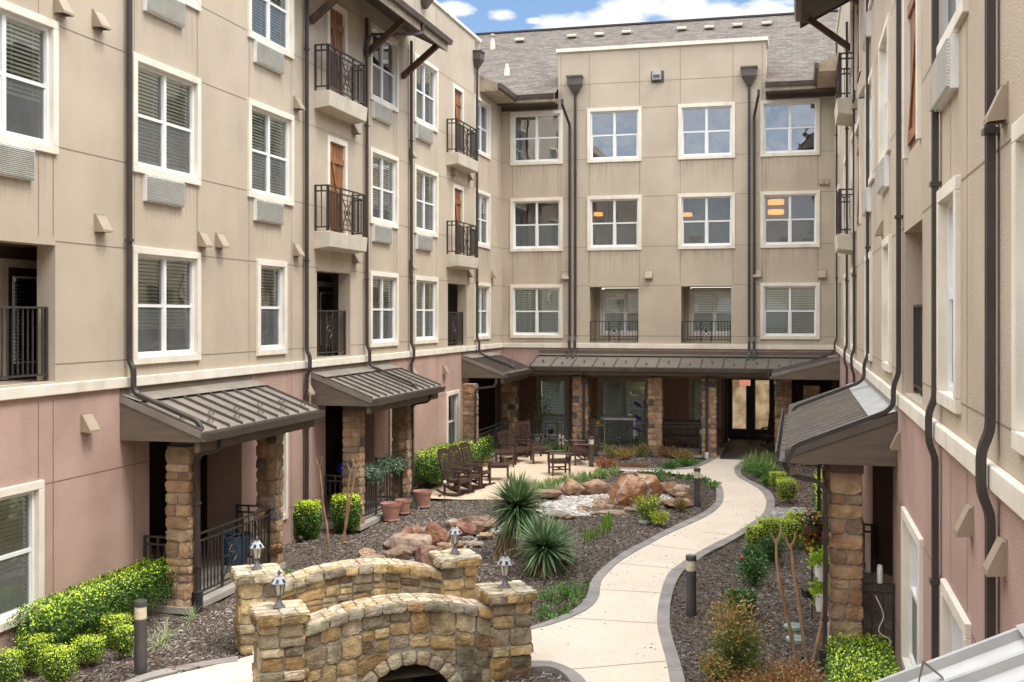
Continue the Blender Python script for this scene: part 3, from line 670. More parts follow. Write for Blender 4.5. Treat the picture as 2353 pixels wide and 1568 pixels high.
def canopy(F, parent, s0, s1, p=1.4, zt=3.45, zf=2.92, fascia=2.76, ends=(1, 1), ribs=.31, tone='roofmetal', pale=False, ribm='brown', rakem='woodtrim'):
    slope = (zt - zf) / p
    def zr(o): return zt - slope * o
    mb = MB(F)
    mb.add([(s0, 0, zt), (s1, 0, zt), (s1, p, zf), (s0, p, zf), (s0, 0, zt - .05), (s1, 0, zt - .05), (s1, p, zf - .05), (s0, p, zf - .05)],
           [(0, 1, 2, 3), (7, 6, 5, 4), (0, 3, 7, 4), (1, 5, 6, 2), (3, 2, 6, 7)])
    n = max(1, round((s1 - s0) / ribs))
    for i in range(n + 1):
        s = s0 + .03 + (s1 - s0 - .06) * i / n
        rw = .019
        mb.add([(s - rw, .32, zr(.32)), (s + rw, .32, zr(.32)), (s + rw, p, zf), (s - rw, p, zf), (s - rw * .8, .32, zr(.32) + .045), (s + rw * .8, .32, zr(.32) + .045), (s + rw * .8, p, zf + .045), (s - rw * .8, p, zf + .045)],
               [(4, 5, 6, 7), (0, 4, 7, 3), (1, 2, 6, 5), (3, 7, 6, 2), (0, 1, 5, 4)], 3)
    mb.add([(s0, 0, zt + .02), (s1, 0, zt + .02), (s1, .34, zr(.34) + .05), (s0, .34, zr(.34) + .05)], [(0, 1, 2, 3)], 2 if pale else 0)
    mb.box(s0, s1, .001, .02, zt, zt + .13, 1 if not pale else 2)
    roof = mb.build('porch_roof', [tone, 'woodtrim', 'flash', ribm], parent)
    g = MB(F); q = [(p - .01, zf - .02), (p - .01, zf - .15), (p + .09, zf - .15), (p + .125, zf - .03), (p + .125, zf - .015), (p + .112, zf - .015), (p + .078, zf - .135), (p + .004, zf - .135), (p + .004, zf - .02)]
    g.prism([(a, b) for a, b in q], 0, s0 - .01, s1 + .01)
    for s in np.arange(s0 + .3, s1, .6): g.box(s - .01, s + .01, p, p + .12, zf - .03, zf - .022)
    g.build('gutter', 'brown', roof)
    for e, s in zip(ends, (s0, s1)):
        if not e: continue
        g = MB(F)
        a, b = (s, s + .045) if s == s0 else (s - .045, s)
        g.prism([(0, fascia), (p, fascia), (p, zf - .05), (0, zt - .05)], 0, a, b)
        d = -.012 if s == s0 else .012
        g.add([(s + d, 0, zt - .10), (s + d, p, zf - .10), (s + d, p, zf + .012), (s + d, 0, zt + .012), (s, 0, zt - .10), (s, p, zf - .10), (s, p, zf + .012), (s, 0, zt + .012)], [(0, 1, 2, 3), (3, 2, 6, 7), (0, 4, 5, 1)], 1)
        g.build('rake_panel', [rakem, tone], roof)
    g = MB(F); g.box(s0 + .05, s1 - .05, p - .14, p - .06, fascia - .16, zf - .06); g.quad((s0, 0, fascia + .03), (s1, 0, fascia + .03), (s1, p - .02, fascia + .03), (s0, p - .02, fascia + .03), 1)
    g.build('beam', ['woodtrim', 'soffit'], roof)
    for i in range(n):
        s = s0 + .03 + (s1 - s0 - .06) * (i + .5) / n; o = p - (.22 if i % 2 else .45); z = zr(o); g = MB(F)
        g.add([(s - .03, o - .05, z + slope * .05 + .004), (s + .03, o - .05, z + slope * .05 + .004), (s + .03, o + .03, z + .09), (s - .03, o + .03, z + .09), (s - .02, o + .05, z + .0), (s + .02, o + .05, z + .0)], [(0, 1, 2, 3), (3, 2, 5, 4)])
        g.build('snow_guard', 'brown', roof)
    return roof
def trim_band(F, parent, s0, s1, gaps=()):
    mb = MB(F); e = [s0] + [x for g in gaps for x in g] + [s1]
    for a, b in zip(e[::2], e[1::2]): mb.box(a, b, 0.0, .06, 3.57, 3.73)
    return mb.build('trim_band', 'trim', parent, bevel=.012)

# ---- left wing
TOPL = 13.72
yp = plane_x(XL, 1101.8, 96)[0]
def Lw(a, b): return YL(a, .045), YL(b, .045)
colB, colC, colE, colF, colH = Lw(308, 463), Lw(573, 677), Lw(853, 917), Lw(954, 1008), Lw(1093, 1128)
colA = (YL(136, .045) - 2.05, YL(136, .045))
def pt(a, b, z1=6.93): return (YL(a, .14), YL(b, .14), z1 - .42, z1)
Lwins = []
for fl, b in ((3, .9), (2, .7), (4, .9)):
    dz = 3.05 * (fl - 3)
    if fl != 2: Lwins.append((*colA, fl, 2, .62 if fl == 3 else .9, (colA[0] + .1, YL(91, .14), 6.53 + dz, 6.95 + dz)))
    Lwins.append((*colB, fl, 2, b + .04 if fl > 2 else .72, None if fl == 2 else (YL(346, .14), YL(434, .14), 6.53 + dz, 6.95 + dz)))
    if fl > 2: Lwins.append((*colC, fl, 2, 1, (YL(597, .14), YL(660, .14), 6.53 + dz, 6.95 + dz)))
    Lwins.append((*colE, fl, 2, (.45, .8, .98)[fl - 2] if fl < 4 else 0, None if fl == 2 else (YL(867, .14), YL(907, .14), 6.53 + dz, 6.95 + dz)))
    Lwins.append((*colF, fl, 2, .98, None if fl == 2 else (YL(966, .14), YL(1000, .14), 6.53 + dz, 6.95 + dz)))
    Lwins.append((*colH, fl, 2, (0, 0, .98, .3, 0)[fl], None))
Lwins.append((YL(594, .045), YL(661, .045), 2, 1, .5, None))
Lwins.append((YL(103, .045) - 2.05, YL(103, .045), 1, 2, 1, None))
Lwins.append((YL(612, .045), YL(663, .045), 1, 1, .4, None))
Lwins.append((YL(897, .045), YL(897, .045) + 1.2, 1, 1, .95, None))
Lwins.append((YL(1028, .045), YL(1057, .045), 1, 1, .9, None))
holes = []
for (a, b, fl, cols, bl, pc) in Lwins:
    z0, z1 = FZ[fl]; holes.append((a + .09, b - .09, z0 + .09, z1 - .09, 'room'))
recL = [(YL(127) - 3.0, YL(127)), (YL(728), YL(805)), (YL(1029), YL(1072))]
for a, b in recL: holes.append((a, b, 3.76, 5.68, .3))
pLz = 2.78
por1, por2, por3 = (YL(343), YL(606)), (YL(748), YL(890)), (YL(1077), 37.2)
holes += [(por1[0], por1[1], .08, pLz, 2.6), (por2[0], por2[1], .08, pLz, 2.6), (por3[0], 38.19, .08, pLz, 2.6)]
shutL = [(YL(750), YL(795)), (YL(1039), YL(1063))]
for fl in (3, 4):
    for a, b in shutL: holes.append((a + .1, b - .1, 6.55 + 3.05 * (fl - 3), 8.66 + 3.05 * (fl - 3), 'room'))
JZ = (4.0, 5.74, 7.08, 8.80, 10.13, 11.85, .72, 2.34)
vsL = []
for c in (colB, colC, colE, colF, colH): vsL += [c[0] + .07, c[1] - .07]
vsL += [YL(122), YL(765), YL(785), YL(905) + .0, YL(88)]
wall_mesh(FL, wing_l, -8, YB, lambda s: TOPL if s < yp else 12.4, holes, JZ, sorted(set(vsL)))
for (a, b, fl, cols, bl, pc) in Lwins: window(FL, wing_l, a, b, *FZ[fl], cols=cols, blind=bl, ptac=pc)
mb = MB(FL); mb.box(-8, yp + .06, -.35, .05, TOPL, TOPL + .10); mb.box(yp - .01, yp, -.4, -.001, 11.6, TOPL); mb.build('parapet_cap', 'trim', wing_l)
mb = MB(FL); mb.box(-8, yp, -9, -.1, 13.2, 13.25); mb.build('flat_roof', 'roofmetal', wing_l)
trim_band(FL, wing_l, -8, YB - .06, [])
dL_ = [(plane_x(XL - 1.0, 5, 0)[0], plane_x(XL - 1.0, 5, 0)[0] + 1.35), (plane_x(XL - 1.0, 773, 0)[0] - 1.2, plane_x(XL - 1.0, 773, 0)[0]), (plane_x(XL - 1.0, 1052, 0)[0] - 1.2, plane_x(XL - 1.0, 1052, 0)[0])]
for (a, b), wd in zip(recL, dL_):
    railing(wing_l, FL(a + .02, -.12, 0)[:2], FL(b - .02, -.12, 0)[:2], 3.78, 4.80, star=True, top2=False, panel=.34, pitch=.1)
    door(FL, wing_l, wd[0], wd[1], 3.76, 5.52, -1.04)
for (a, b), (j0, j1) in zip(shutL, ((22.36, 24.5), (YL(1027) - .05, YL(1027) + 2.1))):
    for fl in (3, 4):
        dz = 3.05 * (fl - 3); shutter(FL, wing_l, a, b, 6.52 + dz, 8.72 + dz); juliet(FL, wing_l, j0, j1, 6.52 + dz)
for x, y in ((145, 14), (231, 47), (236, 515), (470, 552), (509, 554), (686, 238), (685, 575), (818, 296), (819, 593), (948, 352), (948, 610), (1044, 395), (1081, 405), (1080, 629), (1134, 632), (205, 973), (709, 894), (1024, 850), (952, 857)):
    s, z = plane_x(XL + .06, x, y); vent(FL, wing_l, s, z)
# porches on the left
c1, c2 = (15.2, 19.5), (YL(715), 26.94)
canopy(FL, wing_l, *c1, ribs=.43); canopy(FL, wing_l, *c2, ribs=.43)
canopy(FL, wing_l, YL(1060), 36.75, ends=(1, 0))
for s in (YL(287), YL(836), YL(1091)):
    top = 13.4 if s < 20 else (11.9 if s < 30 else 13.0)
    downspout(FL, wing_l, s, [(.08, top), (.08, 3.98), (.15, 3.86), (.15, 3.56), (.2, 3.47), (1.28, 3.06), (1.36, 2.86)])
downspout(FL, wing_l, YL(697), [(.08, 13.5), (.08, 3.95), (.15, 3.83), (.15, 3.55), (.08, 3.43), (.08, .05)])
downspout(FL, wing_l, YL(939), [(.08, 12.1), (.08, 3.95), (.15, 3.83), (.15, 3.55), (.08, 3.43), (.08, .05)])
for nm, (s, ztop) in {'a': (YL(1091), 13.0), 'b': (YL(960) + .4, 13.55)}.items():
    mb = MB(FL); mb.box(s - .22, s + .22, 0, .26, ztop, ztop + .24); mb.box(s - .25, s + .25, -.0, .29, ztop + .24, ztop + .28)
    mb.add([(s - .2, 0, ztop), (s + .2, 0, ztop), (s + .2, .26, ztop), (s - .2, .26, ztop), (s - .06, .03, ztop - .26), (s + .06, .03, ztop - .26), (s + .06, .13, ztop - .26), (s - .06, .13, ztop - .26)], [(0, 1, 5, 4), (1, 2, 6, 5), (2, 3, 7, 6), (3, 0, 4, 7)])
    mb.build('scupper_box', 'brown', wing_l)
columns_l = []
cx0, cx1 = XL + .505, XL + .88
for (sa, sb), zt in (((15.72, 15.96), 2.62), ((18.76, 19.0), 2.62), ((22.78, 23.04), 2.62), ((25.85, 26.12), 2.62), ((YL(1078, .5), YL(1078, .5) + .30), 2.62)):
    dx_ = 0 if sa < 30 else -.2; stone_column('column', cx0 + dx_, cx1 + dx_, sa, sb, 0.02, zt, wing_l, 'SEN'); columns_l.append((sa, sb))
for i, (po, ca, cb) in enumerate(((por1, columns_l[0], columns_l[1]), (por2, columns_l[2], columns_l[3]))):
    mb = MB(FL); mb.box(ca[0] - .06, cb[1] + .06, .001, .93, .0, .10); mb.box(po[0], po[1], -2.6, -.001, .0, .10); mb.build('porch_slab', 'slab', wing_l)
    railing(wing_l, (cx1 - .12, ca[1]), (cx1 - .12, cb[0]), .12, 1.15, panel=.72)
    railing(wing_l, (XL, ca[0] + .14), (cx0, ca[0] + .14), .12, 1.15, star=False)
    railing(wing_l, (XL, cb[0] + .14), (cx0, cb[0] + .14), .12, 1.15, star=False)
    stub = MB(FL); stub.box(po[1] - .9, po[1], -.72, 0.002, .10, pLz - .002); stub.build('porch_pier', 'pink', wing_l)
    door(FL, wing_l, po[0] + 1.2, po[0] + 2.25, .10, 2.3, -2.59)
    window(Fr('L', -2.58), wing_l, po[0] + .15, po[0] + 1.05, .6, 2.3, cols=1, blind=.6, trim='tanframe', frame='tanframe')
    mb = MB(FL); mb.box(po[0] - .2, cb[1], .50, .89, 2.62, 2.79); mb.build('porch_beam', 'woodtrim', wing_l)
railing(wing_l, (cx1 - .3, columns_l[4][1]), (cx1 - .3, 36.9), .06, 1.12, panel=.72)
mb = MB(FL); mb.box(por3[0], 37.2, -2.6, .74, 0, .09); mb.build('porch_slab', 'slab', wing_l)
# porch roof gutters drain beside the columns
def boot(x, y, parent, z=.0, h=.34):
    mb = MB(); prof = []
    for i in range(12): zz = z + h * i / 12; prof += [(.078, zz), (.092, zz + h / 40), (.092, zz + h / 20), (.078, zz + h / 13)]
    mb.lathe(prof, 16, x, y); return mb.build('drain_boot', 'plastic', parent, smooth=False)
for (sa, sb), d in ((columns_l[0], .0), (columns_l[3], .0), (columns_l[4], -.1)):
    s = (sa + .12) if d == 0 else sa - .1; oo = .965 if d == 0 else .73
    if sa > 25 and d == 0: s = sb + .06; oo = .9
    dsp = downspout(FL, wing_l, s, [(1.38, 2.80), (1.38, 2.66), (1.3, 2.56), (oo + .07, 2.50), (oo, 2.42), (oo, .3)])
    boot(XL + oo, s, wing_l)
# roof over the upper balcony
def upper_eave(F, parent, s0, s1, p=1.12, zw=12.35, zo=11.78):
    mb = MB(F); mb.prism([(0, zw), (p, zo), (p, zo + .25), (0, zw + .42)], 0, s0, s1, 0)
    r = mb.build('eave_roof', ['soffit'], parent)
    mb = MB(F); mb.box(s0 - .03, s1 + .03, p, p + .035, zo - .06, zo + .22); mb.prism([(0, zw - .05), (p, zo - .06), (p, zo + .22), (0, zw + .40)], 0, s0 - .035, s0); mb.prism([(0, zw - .05), (p, zo - .06), (p, zo + .22), (0, zw + .40)], 0, s1, s1 + .035)
    mb.build('fascia', 'palefascia' if F.k == 'L' else 'woodtrim', r)
    mb = MB(F); mb.prism([(p + .035, zo + .12), (p + .13, zo + .12), (p + .165, zo + .24), (p + .035, zo + .24)], 0, s0 - .1, s1 + .1); mb.build('gutter', 'brown', r)
    mb = MB(F); mb.prism([(-.05, zw + .43), (p + .07, zo + .25), (p + .07, zo + .27), (-.05, zw + .47)], 0, s0 - .06, s1 + .06); mb.build('roof_sheet', 'roofmetal', r)
    return r
bs = [YL(715, .02), YL(841, .02), YL(925, .02)]
upper_eave(FL, wing_l, bs[0] - 1.0, bs[2] + .35)
for s in bs:
    mb = MB(); mb.bar(FL(s, .0, 11.02), FL(s, .98, 11.80), .12, .14); mb.build('bracket', 'bracket', wing_l)
mb = MB(); sd_ = YL(836)
mb.sweep([Vector(FL(sd_ + .9, 1.2, 11.95)), Vector(FL(sd_ + .9, 1.2, 11.70)), Vector(FL(sd_ + .75, 1.05, 11.62)), Vector(FL(sd_ + .05, .18, 11.50)), Vector(FL(sd_, .1, 11.35)), Vector(FL(sd_, .08, 11.1))], PIPE, (-.55, .83, 0)); mb.build('downspout', 'pipe', wing_l)
# small eave where the far end of the wing drops
mb = MB(FL); mb.prism([(0, 12.1), (.62, 12.1), (.62, 12.34), (-3.0, 14.1), (-3.0, 13.7)], 0, yp + .02, YB + 1); mb.build('eave_roof', 'palefascia', wing_l)
mb = MB(FL); mb.prism([(.62, 12.18), (.72, 12.18), (.75, 12.34), (.62, 12.34)], 0, yp, YB - .6); mb.build('gutter', 'brown', wing_l)

# ---- right wing
def Rw(a, b): return YR(b, 0), YR(a, .045)
Rwins = [(*Rw(2143, 2226), 3, 2, .0, (YR(2203, 0), YR(2203, 0) + 1.2, 6.5, 6.93)), (*Rw(2151, 2208), 2, 1, .3, None),
         (YR(2323, .045) - 2.05, YR(2323, .045), 2, 2, 0, None), (YR(2323, .045) - 2.05, YR(2323, .045), 3, 2, 0, None),
         (*Rw(2018, 2047), 3, 2, .3, (YR(2043, 0), YR(2043, 0) + 1.2, 6.5, 6.93)), (YR(2042, .045), YR(2042, .045) + 1.3, 2, 1, .6, None),
         (*Rw(1987, 2010), 3, 2, .5, (YR(2002, 0), YR(2002, 0) + 1.2, 6.5, 6.93)), (*Rw(1986, 2005), 2, 2, .5, None),
         (YR(1963), YR(1963) + 2.0, 3, 2, .4, (YR(1963) + .4, YR(1963) + 1.5, 6.5, 6.93)), (YR(1962), YR(1962) + 2.0, 2, 2, .5, None), (YR(1945), YR(1945) + 2.0, 3, 2, .4, None), (YR(1945), YR(1945) + 2.0, 2, 2, .4, None),
         (YR(1922), YR(1922) + 1.6, 2, 2, .5, None), (YR(1922), YR(1922) + 1.6, 3, 2, .5, None),
         (*Rw(2070, 2122), 1, 2, .0, None), (YR(2217, .045), YR(2160, .045), 1, 2, .5, None)]
for w in list(Rwins):
    if w[2] == 3: Rwins.append((w[0], w[1], 4, w[3], w[4], tuple(list(w[5][:2]) + [9.55, 9.98]) if w[5] else None))
holes = [(a + .09, b - .09, FZ[f][0] + .09, FZ[f][1] - .09, 'room') for (a, b, f, c, bl, p) in Rwins]
recR = [(YR(2124, 0), YR(2078, 0)), (YR(1975, 0) - 1.2, YR(1964, 0)), (YR(1932, 0), YR(1932, 0) + 1.6)]
recR[0] = (YR(2078, 0) - 2.0, YR(2078, 0)); recR[1] = (YR(1964, 0) - 1.7, YR(1964, 0) - .1)
holes += [(a, b, 3.76, 5.68, .3) for a, b in recR]
porR = [(15.75, 19.9), (35.6, 38.19)]
holes += [(a, b, .08, pLz, 2.6) for a, b in porR]
shR = [(YR(2117, .0), YR(2083, .0)), (YR(1980, .0), YR(1968, .0)), (YR(1929, 0), YR(1923, 0))]
for fl in (3, 4): holes += [(a + .1, b - .1, 6.55 + 3.05 * (fl - 3), 8.66 + 3.05 * (fl - 3), 'room') for a, b in shR]
vsR = [YR(2297, 0), YR(2185, 0), YR(2300, 0) + .5]
for w in (Rwins[0], Rwins[4], Rwins[6]): vsR += [w[0] + .07, w[1] - .07]
def clean(hs):
    out = []
    for h in hs:
        if not any(h is not o and not (h[1] <= o[0] or h[0] >= o[1] or h[3] <= o[2] or h[2] >= o[3]) for o in out): out.append(h)
        else: print('overlap hole', h)
    return out
holes = clean(holes)
wall_mesh(FR_, wing_r, -4, YB, lambda s: TOPL, holes, JZ, sorted(set(vsR)))
for (a, b, fl, cols, bl, pc) in Rwins: window(FR_, wing_r, a, b, *FZ[fl], cols=cols, blind=bl, ptac=pc)
mb = MB(FR_); mb.box(-4, YB, -.35, .05, TOPL, TOPL + .10); mb.build('parapet_cap', 'trim', wing_r)
mb = MB(FR_); mb.box(-4, YB, -9, -.1, 13.2, 13.25); mb.build('flat_roof', 'roofmetal', wing_r)
trim_band(FR_, wing_r, -4, YB - .06)
for a, b in recR:
    railing(wing_r, FR_(a + .02, -.12, 0)[:2], FR_(b - .02, -.12, 0)[:2], 3.78, 4.80, star=True, top2=False, panel=.34, pitch=.1)
    door(FR_, wing_r, a + .12, a + 1.25, 3.76, 5.5, -1.04)
for a, b in shR[:2]:
    for fl in (3, 4): shutter(FR_, wing_r, a, b, 6.52 + 3.05 * (fl - 3), 8.72 + 3.05 * (fl - 3))
for fl in (3, 4):
    shutter(FR_, wing_r, *shR[2], 6.52 + 3.05 * (fl - 3), 8.72 + 3.05 * (fl - 3)); juliet(FR_, wing_r, YR(1932, .3), YR(1932, .3) + 1.7, 6.52 + 3.05 * (fl - 3))
for x, y in ((2317, 236), (2315, 1288), (2238, 1203), (2070, 1016), (2030, 525), (1988, 210), (1970, 238)):
    s, z = plane_x(XR, x, y); vent(FR_, wing_r, s + .09, z, .17, .22, .115)
canopy(FR_, wing_r, 15.0, 22.2, pale=True, ribs=.36, tone='darkroof', ribm='roofmetal'); canopy(FR_, wing_r, 34.9, 36.75, p=2.0, ends=(1, 0))  # pale ribs on brown: the seam highlights are put into the rib colour
dsR = [YR(2256, .1), YR(2135, .1), YR(2051, .12), YR(1984, .12), YR(1957, .1), YR(1941, .1), YR(1918.5, .1)]
for i, s in enumerate(dsR):
    top = 13.5 if i not in (4, 5) else 12.0
    if i in (2, 3, 6): downspout(FR_, wing_r, s, [(.05, top), (.05, 3.98), (.11, 3.84), (.11, 3.6), (.2, 3.51), (1.28, 3.07), (1.37, 2.86)])
    else: downspout(FR_, wing_r, s, [(.05, top), (.05, 3.95), (.105, 3.82), (.105, 3.55), (.05, 3.42), (.05, .05)])
mb = MB(FR_); s = YR(1918.5, .1); mb.box(s - .22, s + .22, 0, .3, 12.5, 12.78)
mb.add([(s - .2, 0, 12.5), (s + .2, 0, 12.5), (s + .2, .3, 12.5), (s - .2, .3, 12.5), (s - .06, .03, 12.24), (s + .06, .03, 12.24), (s + .06, .13, 12.24), (s - .06, .13, 12.24)], [(0, 1, 5, 4), (1, 2, 6, 5), (2, 3, 7, 6), (3, 0, 4, 7)]); mb.build('scupper_box', 'brown', wing_r)
bR = [YR(1950, 0), YR(1965, 0) + .2 - 3.4]
er0, er1 = 15.6, YR(1950, 0) - .1
upper_eave(FR_, wing_r, 17.0, 28.1, p=1.15)
for s in (27.6, 23.6, 19.6):
    mb = MB(); mb.bar(FR_(s, .0, 11.02), FR_(s, .98, 11.80), .12, .14); mb.build('bracket', 'bracket', wing_r)
# columns and porch on the right
xr0, xr1 = XR - .69, XR - .31 + .0
stone_column('column', XR - .80, XR - .44, 15.25, 15.60, 0.0, 2.62, wing_r, 'SWNE')
stone_column('column', XR - .80, XR - .44, 19.6, 19.95, 0.0, 2.62, wing_r, 'SWN')
mb = MB(FR_); mb.box(15.2, 20.1, -2.6, .84, 0, .09); mb.build('porch_slab', 'slab', wing_r)
mb = MB(FR_); mb.box(15.25, 20.0, .40, .80, 2.62, 2.77); mb.build('porch_beam', 'woodtrim', wing_r)
railing(wing_r, (XR - .44, 15.42), (XR, 15.42), .1, 1.15, star=False); railing(wing_r, (XR - .44, 19.78), (XR, 19.78), .1, 1.15, star=False)
railing(wing_r, (XR - .62, 15.6), (XR - .62, 19.6), .1, 1.15, panel=.72)
window(Fr('R', -2.58), wing_r, 16.2, 17.6, .6, 2.3, cols=2, blind=0, trim='tanframe', frame='vinyl'); door(FR_, wing_r, 18.2, 19.3, .10, 2.3, -2.59)
for s in (15.13, 19.5):
    downspout(FR_, wing_r, s, [(1.40, 2.80), (1.40, 2.68), (1.25, 2.56), (.98, 2.52), (.89, 2.42), (.89, .3)]); boot(XR - .89, s, wing_r)
# near porch roof, its far rake in view below the camera
near = canopy(FR_, wing_r, 1.2, 5.15, p=1.15, ends=(1, 1), pale=True, tone='whitemetal', zt=3.47, zf=2.92, ribm='flash', rakem='whitemetal')

# ---- far wing
BX0, BX1 = XL, XR
def BXp(px, o=0.0): return plane_y(YB - o, px, 0)[0]
Bc = [(BXp(1172, .045), BXp(1293, .045)), (BXp(1349, .045), BXp(1474, .045)), (BXp(1558, .045), BXp(1689, .045)), (BXp(1747, .045), BXp(1884, .045))]
Bw = [(a, b, fl, (0, 0, .98, 0, 0)[fl]) for fl in (2, 3, 4) for i, (a, b) in enumerate(Bc) if not (fl == 2 and i in (1, 2))]
holes = [(a + .09, b - .09, FZ[f][0] + .09, FZ[f][1] - .09, 'room') for a, b, f, _ in Bw]
recB = [(BXp(1355), BXp(1467)), (BXp(1565), BXp(1680))]
holes += [(a, b, 3.76, 5.70, 'open') for a, b in recB]
vb = []
for a, b in Bc: vb += [a + .07, b - .07]
bay = (BXp(1283), BXp(1760))
zbay = plane_y(YB, 1520, 111)[1]
wall_mesh(FB, wing_b, BX0, BX1, lambda s: 13.9 if bay[0] < s < bay[1] else 12.3, holes, (4.0, 5.74, 7.08, 8.80, 10.13, 11.85, 12.75), sorted(vb + [bay[0], bay[1]]), zlo=2.86)
for i, (a, b, fl, bl) in enumerate(Bw): window(FB, wing_b, a, b, *FZ[fl], cols=2, blind=bl if fl == 2 else 0, screen=(fl != 4), glass='skyglass' if fl == 4 else 'glass')
for a, b in recB:
    mb = MB(FB); o = -1.3
    mb.quad((a, 0, 3.76), (a, o, 3.76), (a, o, 5.70), (a, 0, 5.70)); mb.quad((b, 0, 3.76), (b, o, 3.76), (b, o, 5.70), (b, 0, 5.70)); mb.quad((a, 0, 5.70), (b, 0, 5.70), (b, o, 5.70), (a, o, 5.70)); mb.quad((a, 0, 3.76), (b, 0, 3.76), (b, o, 3.76), (a, o, 3.76))
    w0, w1, y0, y1 = a + .14, b + .25, 3.98, 5.64
    mb.quad((a, o, 3.76), (b, o, 3.76), (b, o, 4.05), (a, o, 4.05)); mb.quad((a, o, 4.05), (w0 + .06, o, 4.05), (w0 + .06, o, 5.7), (a, o, 5.7))
    mb.quad((w0, o - 1, 3.9), (b + .3, o - 1, 3.9), (b + .3, o - 1, 5.7), (w0, o - 1, 5.7), 1)
    mb.build('balcony_recess', ['stucco', 'room'], wing_b)
    window(Fr('B', o), wing_b, w0, w1, y0, y1, cols=2, blind=.98, tw=.10, step=.06)
    railing(wing_b, FB(a + .01, -.05, 0)[:2], FB(b - .01, -.05, 0)[:2], 3.80, 4.50, star=True, top2=False, panel=.34, pitch=.1)
mb = MB(FB); mb.box(bay[0], bay[1], -1.2, -.001, 12.36, 13.89); mb.build('parapet', 'stucco', wing_b)
mb = MB(FB); mb.box(bay[0] - .07, bay[1] + .07, -1.25, .08, 13.9, 14.02); mb.build('parapet_cap', 'trim', wing_b)
trim_band(FB, wing_b, BX0 + .06, BX1 - .06)
mb = MB(FB); mb.box(BX0, BX1, 0, .035, 12.0, 12.3) if False else mb.box(BX0 + .05, BX1, .0, .01, 3.74, 3.742); mb.build('drip_strip', 'trim', wing_b)
for x, y in ((1300, 634), (1491, 632), (1740, 629), (1889, 630)):
    X, z = plane_y(YB, x, y); vent(FB, wing_b, X, z, .26, .26, .14)
for x in (1887, 1900):
    X, z = plane_y(YB, x, 419); vent(FB, wing_b, X, z, .15, .17, .08)
X, z = plane_y(YB, 1511, 177); mb = MB(FB); mb.box(X - .22, X + .22, 0, .02, z - .2, z + .2); mb.box(X - .16, X + .13, .02, .2, z - .12, z + .16, 1); mb.box(X - .13, X + .10, .2, .21, z - .08, z + .04, 0); mb.build('wall_exhaust', ['brown', 'flash'], wing_b)
for px0, px1, ytop in ((1303, 1338, 178), (1703, 1738, 157)):
    X = BXp((px0 + px1) / 2 + 1, .1); z = plane_y(YB, px0, ytop)[1]
    mb = MB(FB); mb.box(X - .25, X + .25, 0, .28, z - .32, z - .06); mb.box(X - .28, X + .28, 0, .31, z - .06, z)
    mb.add([(X - .25, 0, z - .32), (X + .25, 0, z - .32), (X + .25, .28, z - .32), (X - .25, .28, z - .32), (X - .07, .03, z - .62), (X + .07, .03, z - .62), (X + .07, .14, z - .62), (X - .07, .14, z - .62)], [(0, 1, 5, 4), (1, 2, 6, 5), (2, 3, 7, 6), (3, 0, 4, 7)]); mb.build('scupper_box', 'brown', wing_b)
    downspout(FB, wing_b, X, [(.09, z - .6), (.09, 3.98), (.16, 3.84), (.16, 3.56), (.22, 3.36), (.60, 3.2)])
for X, zt_, dx in ((BXp(1309, .1), 12.1, -1), (BXp(1733, .1), 12.1, 1)):
    mb = MB(); 
    mb.sweep([Vector(FB(X + dx * .16, .62, 12.15)), Vector(FB(X + dx * .16, .62, 11.98)), Vector(FB(X + dx * .05, .3, 11.55)), Vector(FB(X, .12, 11.35)), Vector(FB(X, .09, 11.2)), Vector(FB(X, .09, 3.98)), Vector(FB(X, .16, 3.84)), Vector(FB(X, .16, 3.56)), Vector(FB(X, .22, 3.36)), Vector(FB(X, .60, 3.2))], PIPE, (1, 0, 0)); mb.build('downspout', 'pipe', wing_b)
# shingle roof, one pitch rising away from the court
ez, ey, rz_, ry = 12.34, YB - .62, 16.9, YB + 8.3
def roof_plane(x0, x1, e_y, e_z):
    mb = MB(); mb.quad((x0, e_y, e_z), (x1, e_y, e_z), (x1, ry, rz_), (x0, ry, rz_)); L = math.hypot(ry - e_y, rz_ - e_z)
    return mb, [x0, 0, x1, 0, x1, L, x0, L]
# pitch starting behind the bay parapet plus the two side pieces that reach the eaves
sl = (rz_ - ez) / (ry - ey)
mb = MB(); uv = []
def rq(x0, x1, ya, yb):
    za, zb = ez + (ya - ey) * sl, ez + (yb - ey) * sl; mb.quad((x0, ya, za), (x1, ya, za), (x1, yb, zb), (x0, yb, zb)); k = math.sqrt(1 + sl * sl)
    uv.extend([x0, (ya - ey) * k, x1, (ya - ey) * k, x1, (yb - ey) * k, x0, (yb - ey) * k])
ym = YB + 1.2
rq(XL - 14, 16, ym, ry); rq(XL - 2, bay[0] - .01, ey, ym); rq(bay[1] + .01, XR + 3, ey, ym)
mb.build('roof', 'shingle', wing_b, uv=uv)
mb = MB(); mb.quad((XL - 14, ry, rz_), (16, ry, rz_), (16, ry + 9, rz_ - 4.5), (XL - 14, ry + 9, rz_ - 4.5)); mb.box(XL - 14, 16, ry - .12, ry + .12, rz_ - .02, rz_ + .05); mb.build('rear_roof', 'shingle', wing_b, uv=[0] * (2 * 28))
for (a, b) in ((XL, bay[0]), (bay[1], XR)):
    mb = MB(FB); mb.box(a, b, .0, .62, 12.06, 12.10, 1); mb.box(a, b, .58, .62, 12.10, 12.32, 0); mb.box(a, b, .0, .03, 11.93, 12.06, 1); mb.build('eave', ['palefascia', 'soffit'], wing_b)
    mb = MB(FB); mb.prism([(.62, 12.22), (.70, 12.22), (.74, 12.36), (.62, 12.36)], 0, a, b); mb.build('gutter', 'brown', wing_b)
